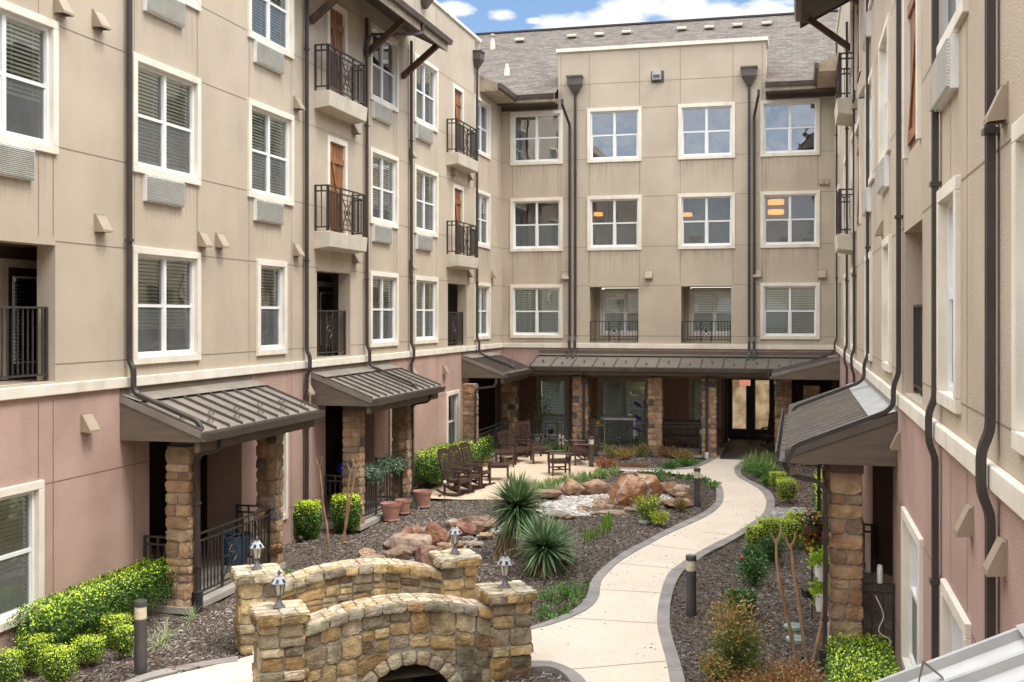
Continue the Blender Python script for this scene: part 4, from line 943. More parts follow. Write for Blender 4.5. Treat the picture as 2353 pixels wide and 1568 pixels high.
mb = MB(FR_); mb.prism([(0, 12.1), (.62, 12.1), (.62, 12.34), (.0, 12.65)], 0, YB - 3.2, YB); mb.build('eave_roof', 'palefascia', wing_r)
mb = MB(FR_); mb.prism([(.62, 12.18), (.72, 12.18), (.75, 12.36), (.62, 12.36)], 0, YB - 3.25, YB - .6); mb.build('gutter', 'brown', wing_r)
for x, y in ((1195, 97), (1315, 88), (1378, 84), (1440, 79), (1567, 71), (1630, 68), (1695, 63), (1762, 59)):
    t = (x - CX) / FPX; k = (HY - y) / FPX          # meet the pitch
    # z = H + k*Z ; Z = Y c - X s ; X = Z-ray ; roof z = ez + (Y-ey)*sl
    dx, dy = (t * c_ - s_), (t * s_ + c_)
    Zd = (ez - ey * sl - H) / (k - dy * sl); X, Y, z = dx * Zd, dy * Zd, H + k * Zd
    mb = MB(); mb.box(X - .19, X + .19, Y - .16, Y + .1, z + .02, z + .11); mb.box(X - .21, X + .21, Y - .13, Y + .25, z + .10, z + .14); mb.build('roof_vent', 'balc', wing_b, bevel=.02)
for x, y, hh in ((1132, 112, .5), (1165, 172, .4), (1171, 178, .0)):
    if not hh: continue
    t = (x - CX) / FPX; k = (HY - y) / FPX; dx, dy = (t * c_ - s_), (t * s_ + c_); Zd = (ez - ey * sl - H) / (k - dy * sl); X, Y, z = dx * Zd, dy * Zd, H + k * Zd
    mb = MB(); mb.lathe([(.13, z - .1), (.09, z + hh * .6), (.06, z + hh * .7), (.06, z + hh)], 14, X, Y)
    if hh > .45: mb.lathe([(.12, z + hh), (.14, z + hh + .05), (.02, z + hh + .1)], 14, X, Y)
    mb.build('roof_pipe', 'balc', wing_b, smooth=True)
# arcade
YA = 40.8
canopy(FB, wing_b, XL + 1.36, XR - .0, p=1.5, zt=3.36, zf=3.0, fascia=2.88, ends=(0, 0), ribs=.72, tone='midroof')
mb = MB(); mb.box(XL, XR, YB - .9, YB - .45, 2.62, 2.95); mb.box(XL, XR, YB - 1.45, YA + 2.6, 2.84, 2.86, 1); mb.build('arcade_beam', ['woodtrim', 'soffit'], wing_b)
ex0, ex1 = plane_y(YB, 1652, 0)[0], XR
mb = MB()
wq = [(*[plane_y(YA, p, 0)[0] for p in (1233, 1307)], plane_y(YA, 0, 1002)[1], 2.42, 1), (*[plane_y(YA, p, 0)[0] for p in (1373, 1492)], plane_y(YA, 0, 1001)[1], 2.42, 2), (plane_y(YA, 1583, 0)[0], plane_y(YA, 1583, 0)[0] + 1.25, .62, 2.5, 1)]
xs = sorted([XL - 1, ex0] + [v for w in wq for v in (w[0] + .08, w[1] - .08)])
for a, b in zip(xs[:-1], xs[1:]):
    m = (a + b) / 2; w = [w for w in wq if w[0] < m < w[1]]
    if w: mb.quad((a, YA, 0), (b, YA, 0), (b, YA, w[0][2] + .08), (a, YA, w[0][2] + .08)); mb.quad((a, YA, w[0][3] - .08), (b, YA, w[0][3] - .08), (b, YA, 2.86), (a, YA, 2.86)); mb.quad((a - .1, YA + 1.0, 0), (b + .1, YA + 1.0, 0), (b + .1, YA + 1.0, 2.86), (a - .1, YA + 1.0, 2.86), 1)
    else: mb.quad((a, YA, 0), (b, YA, 0), (b, YA, 2.86), (a, YA, 2.86))
mb.quad((ex0, YA - 1.2, 0), (ex0, YA + 2.6, 0), (ex0, YA + 2.6, 2.86), (ex0, YA - 1.2, 2.86)); mb.quad((XL, YB - .9, 0), (XL, YA, 0), (XL, YA, 2.86), (XL, YB - .9, 2.86)); mb.quad((XR, YB - .9, 0), (XR, YA + 2.6, 0), (XR, YA + 2.6, 2.86), (XR, YB - .9, 2.86))
YD = 43.3
mb.quad((ex0, YD + .02, 0), (ex1, YD + .02, 0), (ex1, YD + .02, 2.86), (ex0, YD + .02, 2.86), 2)
mb.build('arcade_wall', ['porchwall', 'room', 'doorw'], wing_b)
for (a, b, z0, z1, c) in wq: window(Fr('B', -(YA - YB)), wing_b, a, b, z0, z1, cols=c, blind=.98, trim='tanframe', frame='tanframe', screen=True)
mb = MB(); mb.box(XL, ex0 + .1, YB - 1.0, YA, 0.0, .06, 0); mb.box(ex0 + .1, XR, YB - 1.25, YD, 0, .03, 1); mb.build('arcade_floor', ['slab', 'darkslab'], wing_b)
cpx = [(1153, 1184), (1317, 1350), (1490, 1520), (1614, 1645)]; ccol = []
for a, b in cpx:
    X0, X1 = plane_y(37.2, a, 0)[0], plane_y(37.2, b, 0)[0]; ccol.append((X0, X1)); stone_column('column', X0, X1, 37.2, 37.62, 0, 2.64, wing_b, 'SEW')
X0 = plane_y(37.2, 1782, 0)[0]; stone_column('column', X0, X0 + .5, 37.2, 37.62, 0, 2.64, wing_b, 'SEW')
stone_column('column', X0 + .9, X0 + 1.35, 36.2, 36.6, 0, 2.5, wing_b, 'SEW')
for i in range(3): railing(wing_b, (ccol[i][1], 37.4), (ccol[i + 1][0], 37.4), .06, 1.12, star=(i < 2), panel=.8)
for px in (1341, 1624): 
    X = plane_y(37.1, px, 0)[0]; downspout(FB, wing_b, X, [(1.55, 2.88), (1.55, 2.76), (1.4, 2.66), (1.13, 2.6), (1.08, 2.5), (1.08, .12)])
    mb = MB(); mb.lathe([(.07, 0), (.07, .18), (.055, .2)], 12, X, YB - 1.08); mb.build('drain_boot', 'white' if px > 1500 else 'plastic', wing_b)
# double entrance door
d0, d1 = plane_y(YD, 1673, 0)[0], plane_y(YD, 1778, 0)[0]; dm = (d0 + d1) / 2
FD = Fr('B', -(YD - YB))
for a, b in ((d0, dm - .005), (dm + .005, d1)):
    mb = MB(FD)
    for q in ((a, a + .17, .05, 2.4), (b - .17, b, .05, 2.4), (a + .17, b - .17, .05, .4), (a + .17, b - .17, 2.25, 2.4)): mb.box(q[0], q[1], 0, .06, q[2], q[3])
    d = mb.build('entrance_door', 'doorw', wing_b)
    mb = MB(FD)
    for q in ((a + .15, a + .17, .38, 2.27), (b - .17, b - .15, .38, 2.27), (a + .17, b - .17, .38, .40), (a + .17, b - .17, 2.25, 2.27)): mb.box(q[0], q[1], .06, .066, q[2], q[3])
    mb.build('glazing_bead', 'grille', d)
    mb = MB(FD); mb.quad((a + .17, .03, .4), (b - .17, .03, .4), (b - .17, .03, 2.25), (a + .17, .03, 2.25)); mb.build('glass_pane', 'doorglow', d)
mb = MB(FD); mb.tube([(dm - .10, .07, 1.05), (dm - .10, .12, 1.05), (dm - .2, .12, 1.05)], .012); mb.build('door_handle', 'flash', wing_b)
ex, ez_ = plane_y(YD - 1.0, 1712, 880)
mb = MB(); mb.box(ex - .2, ex + .2, YD - 1.03, YD - .99, ez_ - .11, ez_ + .11); es = mb.build('exit_sign', 'exitface', wing_b, bevel=.01)
def text_mesh(body, size, loc, rot, mat, name, parent, extrude=.002):
    cu = bpy.data.curves.new(name, 'FONT'); cu.body = body; cu.size = size; cu.extrude = extrude; cu.align_x = 'CENTER'; cu.align_y = 'CENTER'
    o = bpy.data.objects.new(name, cu); COL.objects.link(o); dg = bpy.context.evaluated_depsgraph_get(); me = bpy.data.meshes.new_from_object(o.evaluated_get(dg)); bpy.data.objects.remove(o)
    o = bpy.data.objects.new(name, me); COL.objects.link(o); o.parent = parent
    r = parent
    while r.parent: r = r.parent
    o.location = Vector(loc) - Vector(r.location); o.rotation_euler = rot; me.materials.clear(); me.materials.append(M[mat]); return o
text_mesh('EXIT', .19, (ex, YD - 1.036, ez_), (R_(90), 0, 0), 'exitred', 'exit_letters', es)
# lamps, and the reflection of one, seen in the upper windows
def drum(X, z, Y=YB + .75, r=.28, h=.14):
    t = thing('pendant_lamp', '', 'lamp', (X, Y, z)); mb = MB(); mb.lathe([(r * .95, -h), (r, -h), (r, 0), (r * .95, 0)], 24); mb.build('lamp_shade', 'lamp', t); mb = MB(); mb.tube([(0, 0, 0), (0, 0, .25)], .01, 6); mb.build('lamp_rod', 'brown', t); return t
lp = [(1783, 463, 'glowing amber drum lamp inside the far right third floor window, upper of two'), (1783, 486, 'glowing amber reflection of the drum lamp in the far right third floor window, lower of two'), (1580, 493, 'small glowing amber lamp inside the third floor window right of centre on the far wing'), (1375, 492, 'small glowing amber lamp inside the third floor window left of centre on the far wing')]  # the second entry is the first lamp's reflection, built as a glowing drum
for i, (x, y, lab) in enumerate(lp):
    X, z = plane_y(YB + .75, x, y); d = drum(X, z + .05, r=.27 if i < 2 else .16, h=.15 if i < 2 else .12); d['label'] = lab
# a plain wing closing the court behind the viewer
wing_s = thing('apartment_building', 'tan stucco wing closing the garden court behind the viewer', 'building', (-4.5, -14, 0), w=True)
mb = MB(); mb.box(-30, 20, -16, -14, 3.65, 10.6, 0); mb.box(-30, 20, -16.002, -13.998, 0, 3.65, 1)
mb.build('wall', ['stucco', 'pink'], wing_s)
for x in (-9, -5.5, -2):
    for z in (4.2, 7.3): 
        m2 = MB(); m2.box(x - .9, x + .9, -13.995, -13.95, z, z + 1.8); m2.build('window', 'vinyl', wing_s)
# ------------------------------------------------------------------ ground, path, patio, creek, bridge
def smooth_curve(pts, n=60):
    P = [Vector((*p, 0)) for p in pts]; out = []
    P = [P[0] * 2 - P[1]] + P + [P[-1] * 2 - P[-2]]
    for i in range(1, len(P) - 2):
        for k in range(8):
            t = k / 8; a, b, c, d = P[i - 1], P[i], P[i + 1], P[i + 2]
            out.append(.5 * ((2 * b) + (c - a) * t + (2 * a - 5 * b + 4 * c - d) * t * t + (3 * b - a - 3 * c + d) * t ** 3))
    out.append(P[-2])
    L = [0]
    for a, b in zip(out[:-1], out[1:]): L.append(L[-1] + (b - a).length)
    L = np.array(L); X = np.interp(np.linspace(0, L[-1], n), L, [p.x for p in out]); Y = np.interp(np.linspace(0, L[-1], n), L, [p.y for p in out])
    return list(zip(X, Y))
def T3(pts): return [G(1176.5 + .3335 * x, 1045.4 + .3335 * y) for x, y in pts]
Lpath = smooth_curve(T3([(1440, -30), (1435, 5), (1345, 62), (1245, 98), (1100, 108), (900, 108), (745, 104)]), 50)
Lbed = smooth_curve(T3([(1395, -30), (1395, 5), (1310, 55), (1235, 85), (1100, 96), (900, 96), (745, 92)]), 50)
L2path = smooth_curve(T3([(1392, 204), (1440, 218), (1458, 270), (1450, 330), (1400, 390), (1300, 450), (1100, 540), (950, 620), (850, 675), (740, 745), (680, 800), (620, 870), (605, 935), (600, 980), (560, 1040), (490, 1090), (380, 1140), (270, 1178), (155, 1207), (0, 1235)]), 110)
L2bed = smooth_curve(T3([(1386, 208), (1402, 240), (1408, 270), (1400, 330), (1330, 395), (1240, 440), (1050, 530), (880, 620), (790, 665), (680, 740), (600, 810), (545, 880), (530, 930), (510, 990), (460, 1050), (380, 1100), (300, 1135), (155, 1186), (0, 1215)]), 110)
Rpath = smooth_curve(T3([(1700, -30), (1640, 20), (1580, 52), (1540, 85), (1533, 120), (1560, 160), (1620, 192), (1700, 240), (1745, 300), (1750, 360), (1720, 420), (1640, 480), (1530, 550), (1400, 615), (1270, 685), (1180, 745), (1090, 810), (1050, 880), (1025, 960), (1005, 1060), (1000, 1170), (1020, 1270), (1055, 1400), (1075, 1490), (1095, 1600), (1150, 1800), (1250, 2100)]), 130)
Rbed = smooth_curve(T3([(1790, -30), (1700, 22), (1625, 60), (1585, 100), (1578, 130), (1610, 165), (1680, 200), (1760, 245), (1800, 290), (1812, 340), (1795, 400), (1760, 450), (1700, 500), (1600, 550), (1500, 610), (1360, 680), (1290, 725), (1190, 800), (1140, 870), (1110, 950), (1090, 1050), (1088, 1170), (1105, 1270), (1150, 1410), (1175, 1500), (1200, 1600), (1260, 1800), (1360, 2100)]), 130)
Bpath = smooth_curve(T3([(100, 1430), (150, 1432), (260, 1435), (350, 1460), (430, 1500), (500, 1562), (560, 1680), (600, 1900), (700, 2200)]), 50)
Bbed = smooth_curve(T3([(100, 1474), (150, 1475), (250, 1470), (330, 1500), (390, 1555), (430, 1640), (460, 1760), (490, 1950), (560, 2250)]), 50)
def strip(name, A, B, z, mat, lab, cat, edge=.03, zline=True):
    mb = MB(); n = len(A)
    for i in range(n - 1):
        a, b, c, d = A[i], A[i + 1], B[i + 1], B[i]
        mb.quad((*a, z), (*b, z), (*c, z), (*d, z)); mb.quad((*a, z), (*b, z), (*b, z - .08), (*a, z - .08)); mb.quad((*d, z), (*c, z), (*c, z - .08), (*d, z - .08))
    L = 0
    for i in range(n - 1):
        L += math.dist(A[i], A[i + 1])
        if L > 1.9:
            L = 0; a, d = Vector(A[i]), Vector(B[i]); t = (Vector(A[i + 1]) - a).normalized() * .009
            mb.quad((*(a - t), z + .002), (*(a + t), z + .002), (*(d + t), z + .002), (*(d - t), z + .002), 1)
    o = mb.build(name, [mat, 'groove'], None); tag(o, lab, None, kind='structure'); return o
strip('path_edging', Lpath, Lbed, .028, 'curb', 'grey band edging the planting bed before the arcade', 'edging')
strip('path_edging', L2path, L2bed, .028, 'curb', 'long grey band along the left of the winding path', 'edging')
strip('path_edging', Rpath, Rbed, .028, 'curb', 'long grey band along the right of the winding path', 'edging')
strip('path_edging', Bpath, Bbed, .028, 'curb', 'curved grey band right of the bridge', 'edging')
from mathutils.geometry import tessellate_polygon
def poly_sheet(name, poly, z, mat, kind='structure', label=None, joints=()):
    mb = MB(); tri = tessellate_polygon([[Vector((*p, 0)) for p in poly]]); mb.add([(*p, z) for p in poly], [tuple(t) for t in tri])
    for (a, b) in joints:
        a, b = Vector((*a, 0)), Vector((*b, 0)); t = (b - a).normalized(); q = Vector((-t.y, t.x, 0)) * .010
        mb.quad(*[tuple(v + Vector((0, 0, z + .002))) for v in (a - q, b - q, b + q, a + q)], 1)
    o = mb.build(name, [mat, 'groove'], None); tag(o, label, None, kind=kind); return o
# bridge frame
def cw(xc, Z): return Vector((xc * c_ - Z * s_, xc * s_ + Z * c_))
bA, bB, bC, bD = cw(-2.86, 13.68), cw(-.09, 14.71), cw(-3.61, 15.77), cw(-.86, 16.78)
e1 = (bB - bA).normalized(); nn_ = Vector((e1.y, -e1.x))
def Bp(o, u, v, z): p = o + e1 * u + nn_ * v; return (p.x, p.y, z)
deckL = [tuple(bA + nn_ * -.1 - e1 * .25), tuple(bC + nn_ * .1 - e1 * .25)]
leftpath = [tuple(bC + nn_ * .42 - e1 * .1), G(480, 1535), G(400, 1553), G(333, 1570), G(250, 1605), G(150, 1700), G(150, 2100), G(560, 2100), tuple(bA + nn_ * -.1 - e1 * .3)]
jt = [((700, 750), (1175, 797)), ((605, 935), (1030, 958)), ((395, 1132), (1000, 1168)), ((400, 1487), (1055, 1430)), ((945, 625), (1280, 668)), ((1400, 190), (1620, 192)), ((1310, 536), (1520, 560))]
joints = [(G(1176.5 + .3335 * a[0], 1045.4 + .3335 * a[1]), G(1176.5 + .3335 * b[0], 1045.4 + .3335 * b[1])) for a, b in jt]
main = L2path + [tuple(bD + e1 * .1 + nn_ * .12), tuple(bB + e1 * .1 - nn_ * .12)] + Bpath + Rpath[::-1]
path_poly = [(L2path[0])] + L2path[1:] + [tuple(bD + e1 * .1 + nn_ * .12), tuple(bC - e1 * .1 + nn_ * .12), tuple(bA - e1 * .1 - nn_ * .12), tuple(bB + e1 * .1 - nn_ * .12)] + Bpath + Rpath[::-1] + [G(1176.5 + .3335 * 1440, 1045.4 - 10)] + Lpath + [G(1380, 1082), G(1425, 1083), G(1510, 1086), G(1593, 1095), G(1640, 1112)]
poly_sheet('path', path_poly, .016, 'concrete', joints=joints, label='pale winding concrete garden path')
poly_sheet('path', leftpath, .016, 'concrete', label='pale concrete path leaving the bridge at the lower left')
le = smooth_curve([G(*p) for p in ((547, 1523), (480, 1533), (400, 1549), (333, 1566), (250, 1600))], 20); le2 = smooth_curve([G(*p) for p in ((547, 1512), (480, 1522), (400, 1537), (333, 1553), (250, 1586))], 20)
strip('path_edging', le, le2, .028, 'curb', 'grey band left of the bridge', 'edging')
patio_poly = [G(*p) for p in ((960, 1146), (1012, 1112), (1060, 1092), (1100, 1074), (1140, 1056), (1176, 1047), (1230, 1045), (1330, 1047), (1366, 1064), (1380, 1080), (1420, 1083), (1400, 1092), (1330, 1099), (1260, 1112), (1215, 1128), (1160, 1150), (1060, 1150))]
poly_sheet('patio', patio_poly, .02, 'patio', label='tan concrete patio under the wooden furniture')
pg = [G(*p) for p in ((1020, 1106), (1100, 1068), (1150, 1050), (1156, 1045), (1100, 1062), (1010, 1100))]
# pond outline and creek line
pond = smooth_curve([G(*p) for p in ((1228, 1160), (1262, 1143), (1300, 1132), (1350, 1126), (1410, 1122), (1500, 1123), (1548, 1138), (1552, 1155), (1530, 1163), (1480, 1172), (1440, 1178), (1390, 1184), (1350, 1186), (1300, 1182), (1250, 1176), (1228, 1160))], 60)
creek = smooth_curve([G(*p) for p in ((1235, 1165), (1180, 1188), (1130, 1205), (1075, 1222), (1040, 1240))] + [tuple((bC + bD) / 2 + nn_ * .2)], 40)
down = [(bA + e1 * 1.6) + nn_ * t for t in (-2.6, 0, 3, 7)]
def seg_dist(x, y, pts):
    d = np.full(x.shape, 1e9)
    for a, b in zip(pts[:-1], pts[1:]):
        ax, ay = a; bx, by = b; L2 = (bx - ax) ** 2 + (by - ay) ** 2; t = np.clip(((x - ax) * (bx - ax) + (y - ay) * (by - ay)) / L2, 0, 1)
        d = np.minimum(d, np.hypot(x - ax - t * (bx - ax), y - ay - t * (by - ay)))
    return d
def sstep(a, b, x): t = np.clip((x - a) / (b - a), 0, 1); return t * t * (3 - 2 * t)
path_np = [path_poly, leftpath, patio_poly]
def gz(x, y):
    x = np.asarray(x, float); y = np.asarray(y, float)
    z = .018 * np.sin(x * 2.3 + np.sin(y * 1.7)) + .015 * np.sin(y * 3.1 + x) + .012 * np.sin(x * 7.1 + 2 * np.sin(y * 5.3))
    z = z - .02
    dc = seg_dist(x, y, [tuple(p) for p in down]); z = z - 1.25 * (1 - sstep(.55, 1.25, dc))
    dk = seg_dist(x, y, creek); z = z - .16 * (1 - sstep(.2, .6, dk))
    inp = pip(x, y, pond); z = z - .12 * inp
    on = pip(x, y, path_np[0]) | pip(x, y, path_np[1]) | pip(x, y, path_np[2]); z = np.where(on, np.minimum(z, -.06), z)
    return z
def gzf(x, y): return float(gz(np.array([x]), np.array([y]))[0])
gx = np.arange(-11.2, 3.0, .11); gy = np.arange(3.5, 39.2, .11); XX, YY = np.meshgrid(gx, gy); ZZ = gz(XX, YY); nx, ny = len(gx), len(gy)
verts = np.stack([XX.ravel(), YY.ravel(), ZZ.ravel()], 1).tolist()
faces = [(j * nx + i, j * nx + i + 1, (j + 1) * nx + i + 1, (j + 1) * nx + i) for j in range(ny - 1) for i in range(nx - 1)]
b0 = len(verts); R0 = 400
verts += [(-R0, -R0, -.1), (R0, -R0, -.1), (R0, 3.5, -.1), (-R0, 3.5, -.1), (-R0, 39.1, -.1), (R0, 39.1, -.1), (R0, R0, -.1), (-R0, R0, -.1), (-11.2, 3.5, -.1), (-11.2, 39.1, -.1), (2.95, 3.5, -.1), (2.95, 39.1, -.1)]
faces += [(b0, b0 + 1, b0 + 2, b0 + 3), (b0 + 4, b0 + 5, b0 + 6, b0 + 7), (b0 + 3, b0 + 8, b0 + 9, b0 + 4), (b0 + 10, b0 + 2, b0 + 5, b0 + 11)]
me = bpy.data.meshes.new('ground'); me.from_pydata(verts, [], faces); me.materials.append(M['mulch']); me.polygons.foreach_set('use_smooth', [True] * len(faces)); me.update()
ground = bpy.data.objects.new('ground', me); COL.objects.link(ground); tag(ground, 'dark shredded bark ground of the planting beds', None, kind='structure')
# bark chips
N = 240000
cxy = rng.random((N * 2, 2)); cyy = 7.5 + (37.3 - 7.5) * cxy[:, 1] ** 1.75; cxx = XL + .02 + (XR - XL - .04) * cxy[:, 0]
curbs = [L2path + L2bed[::-1], Rpath + Rbed[::-1], Lpath + Lbed[::-1], Bpath + Bbed[::-1]]
keep = np.ones(len(cxx), bool)
for pl in path_np + curbs + [pond]: keep &= ~pip(cxx, cyy, pl)
keep &= seg_dist(cxx, cyy, creek) > .35
keep &= ~((cxx < XL + .92) & (((cyy > 15.5) & (cyy < 20.2)) | ((cyy > c2[0]) & (cyy < 26.4)) | (cyy > 34)))
cxx, cyy = cxx[keep][:N], cyy[keep][:N]; n = len(cxx)
P = np.stack([cxx, cyy, gz(cxx, cyy) + rng.random(n) * .012 + .003], 1)
D = np.stack([rng.normal(size=n), rng.normal(size=n), rng.normal(size=n) * .22], 1)
sz = .03 + rng.random(n) ** 2 * .075; V = leaf_quads(P, D, sz, .008 + rng.random(n) * .014)
pal = np.array([(.30, .24, .19), (.19, .125, .09), (.10, .068, .052), (.045, .032, .027), (.37, .32, .28), (.24, .16, .105), (.07, .05, .04), (.48, .42, .37)]); pal = pal * np.array([.95, 1.0, 1.08]); ci = rng.choice(len(pal), n, p=[.23, .17, .11, .10, .17, .08, .04, .10])
patch = .75 + .5 * (np.sin(cxx * 1.1 + 1.3 * np.sin(cyy * .7)) * .5 + .5)
chips = np_mesh('bark_chips', V, 4, pal[ci] * (.8 + .4 * rng.random((n, 1))) * patch[:, None], 'chip'); tag(chips, 'shredded bark mulch scattered over the planting beds', 'mulch', kind='stuff')
sx = rng.uniform(-7, 2, 9000); sy = rng.uniform(9, 36, 9000); dd = np.minimum(seg_dist(sx, sy, L2path), seg_dist(sx, sy, Rpath)); k = pip(sx, sy, path_poly) & (rng.random(9000) < np.exp(-dd * 5) * .5 + .012); sx, sy = sx[k], sy[k]; m_ = len(sx)
lit = np_mesh('path_litter', leaf_quads(np.stack([sx, sy, np.full(m_, .021)], 1), np.stack([rng.normal(size=m_), rng.normal(size=m_), np.zeros(m_)], 1), .02 + .04 * rng.random(m_), .008 + .01 * rng.random(m_)), 4, pal[rng.integers(0, 4, m_)], 'chip'); tag(lit, 'loose bark scraps and dry bits blown onto the path edges', 'litter', kind='stuff')
# pebbles
ICO = {}
def ico(sub=1):
    if sub not in ICO: ICO[sub] = ico_(sub)
    return ICO[sub]
def ico_(sub):
    bm = bmesh.new(); bmesh.ops.create_icosphere(bm, subdivisions=sub, radius=1); v = np.array([p.co[:] for p in bm.verts]); f = np.array([[q.index for q in t.verts] for t in bm.faces]); bm.free(); return v, f
IV, IF = ico(2)
def pebble_mesh(name, pts, sizes, cols, mat='pebble'):
    n = len(pts); a = rng.random(n) * 6.28; sc = np.stack([sizes, sizes * (.6 + .35 * rng.random(n)), sizes * (.4 + .25 * rng.random(n))], 1)
    V = IV[None] * sc[:, None]; ca, sa = np.cos(a)[:, None], np.sin(a)[:, None]
    X = V[..., 0] * ca - V[..., 1] * sa; Y = V[..., 0] * sa + V[..., 1] * ca; V = np.stack([X, Y, V[..., 2]], -1) + pts[:, None]
    nv, nf = len(IV), len(IF); F = (IF[None] + (np.arange(n) * nv)[:, None, None]).reshape(-1, 3)
    me = bpy.data.meshes.new(name); me.vertices.add(n * nv); me.vertices.foreach_set('co', V.reshape(-1).astype('f4')); me.loops.add(n * nf * 3); me.loops.foreach_set('vertex_index', F.reshape(-1).astype('i4'))
    me.polygons.add(n * nf); me.polygons.foreach_set('loop_start', np.arange(0, n * nf * 3, 3, dtype='i4')); me.update(calc_edges=True); me.polygons.foreach_set('use_smooth', np.ones(n * nf, bool))
    me.materials.append(M[mat]); at = me.color_attributes.new('Col', 'FLOAT_COLOR', 'CORNER'); c4 = np.ones((n, nf * 3, 4), 'f4'); c4[..., :3] = cols[:, None]; at.data.foreach_set('color', c4.ravel())
    o = bpy.data.objects.new(name, me); COL.objects.link(o); return o
px_, py_ = [q[0] for q in pond], [q[1] for q in pond]
x = rng.uniform(min(px_), max(px_), 9000); y = rng.uniform(min(py_), max(py_), 9000); k = pip(x, y, pond); x, y = x[k], y[k]
fx, fy = G(1452, 1150); pdx, pdy = G(1405, 1166)
wet = np.hypot(x - fx, y - fy) < 1.0
wet |= np.hypot((x - pdx) / 1.15, y - pdy) < .75
def pcol(n, wetm):
    base = np.array([(.74, .72, .68), (.62, .60, .57), (.46, .445, .42), (.58, .50, .42), (.30, .285, .27), (.70, .68, .65)]); wb = np.array([(.30, .17, .09), (.40, .26, .14), (.22, .18, .13), (.48, .36, .22), (.16, .11, .07)])
    c = base[rng.integers(0, len(base), n)]; w = wb[rng.integers(0, len(wb), n)]; m = wetm & (rng.random(n) < .85); c[m] = w[m]; return c * (.85 + .25 * rng.random((n, 1)))
P = np.stack([x, y, gz(x, y) + .03 + .05 * rng.random(len(x))], 1)
wt = np.hypot((x - pdx) / 1.0, (y - pdy) / .6) < .7; P[wt, 2] -= .07
o = pebble_mesh('river_pebbles', P, .032 + .05 * rng.random(len(x)) ** 1.5, pcol(len(x), wet)); tag(o, 'white river pebbles filling the fountain basin', 'pebbles', kind='stuff')
cr = np.array(creek); idx = rng.integers(0, len(cr) - 2, 1500); t = rng.random(1500)[:, None]; q = cr[idx] * (1 - t) + cr[idx + 1] * t + rng.normal(size=(1500, 2)) * .2
P = np.stack([q[:, 0], q[:, 1], gz(q[:, 0], q[:, 1]) + .02 + .04 * rng.random(1500)], 1)
cc = pcol(1500, np.zeros(1500, bool)) * .8
o = pebble_mesh('creek_pebbles', P, .035 + .05 * rng.random(1500), cc); tag(o, 'grey and white pebbles in the dry creek bed', 'pebbles', kind='stuff')
q = np.array([G(a, b) for a, b in zip(rng.uniform(1776, 1850, 420), rng.uniform(1168, 1192, 420))]); P = np.stack([q[:, 0], q[:, 1], gz(q[:, 0], q[:, 1]) + .03], 1)
o = pebble_mesh('drain_pebbles', P, .05 + .05 * rng.random(420), pcol(420, np.zeros(420, bool)) * .6); tag(o, 'grey pebble strip between the clipped shrubs right of the path', 'pebbles', kind='stuff')
ps = smooth_curve([(pdx + 1.15 * math.cos(a) * (1 + .15 * math.sin(3 * a)), pdy + .55 * math.sin(a)) for a in np.linspace(0, 6.28, 14)], 40); poly_sheet('water', ps, -.075, 'water', label='shallow pool among the pebbles')

def facet_rock(seed, planes=16, k=.8):
    r = random.Random(seed); ns = []
    for i in range(planes):
        v = Vector((r.gauss(0, 1), r.gauss(0, 1), r.gauss(0, 1))).normalized(); ns.append((v, r.uniform(k, 1.05)))
    off = Vector((seed * 3.1 % 50, seed * 7.7 % 50, 0))
    NV = np.array([v[:] for v, q in ns]); NQ = np.array([q for v, q in ns])
    def f(d):
        cc = NV @ np.array(d[:]); mm = cc > .05
        rad = min(1.5, float((NQ[mm] / cc[mm]).min())) if mm.any() else 1.2; rad *= 1 + .05 * mnoise.noise(d * 2.2 + off) + .05 * mnoise.noise(d * 5 + off) + .03 * mnoise.noise(d * 12 + off) + .014 * mnoise.noise(d * 26 + off); return rad
    return f
def boulder(name, lab, px, py, w, h, dpt=None, rz=None, col=(.45, .27, .19), seed=1, sub=4, parent=None, group='boulders edging the creek and fountain', mat='rock', zoff=0, xy=None, tilt=0):
    x, y = xy or G(px, py); d = dpt or w * .7; w *= .60; d *= .62; h *= .58; f = facet_rock(seed, 20, .74); V, F = ico(sub); rz = rz if rz is not None else seed * 1.3; M3 = Matrix.Rotation(rz, 3, 'Z')
    vs = []
    for v in V:
        d0 = Vector(v); p = M3 @ (d0 * f(d0)); p = Vector((p.x * w / 2, p.y * d / 2, p.z * h / 2))
        if tilt: p = Matrix.Rotation(tilt, 3, 'Y') @ p
        vs.append((x + p.x * c_ - p.y * s_, y + p.x * s_ + p.y * c_, h * .34 + p.z + zoff))
    mb = MB(); mb.add(vs, [tuple(int(i) for i in t) for t in F], 0, col); o = mb.build(name, mat, parent, smooth=True, org=(x, y, 0)); o.location = (x, y, 0); o.data.set_sharp_from_angle(angle=R_(24))
    if lab: tag(o, lab, 'boulder', group)
    return o
RED, TAN, GRY, ORG = (.31, .21, .15), (.54, .45, .33), (.42, .37, .30), (.52, .35, .22)
def T2(x, y): return (588.3 + .3335 * x, 1045.4 + .3335 * y)
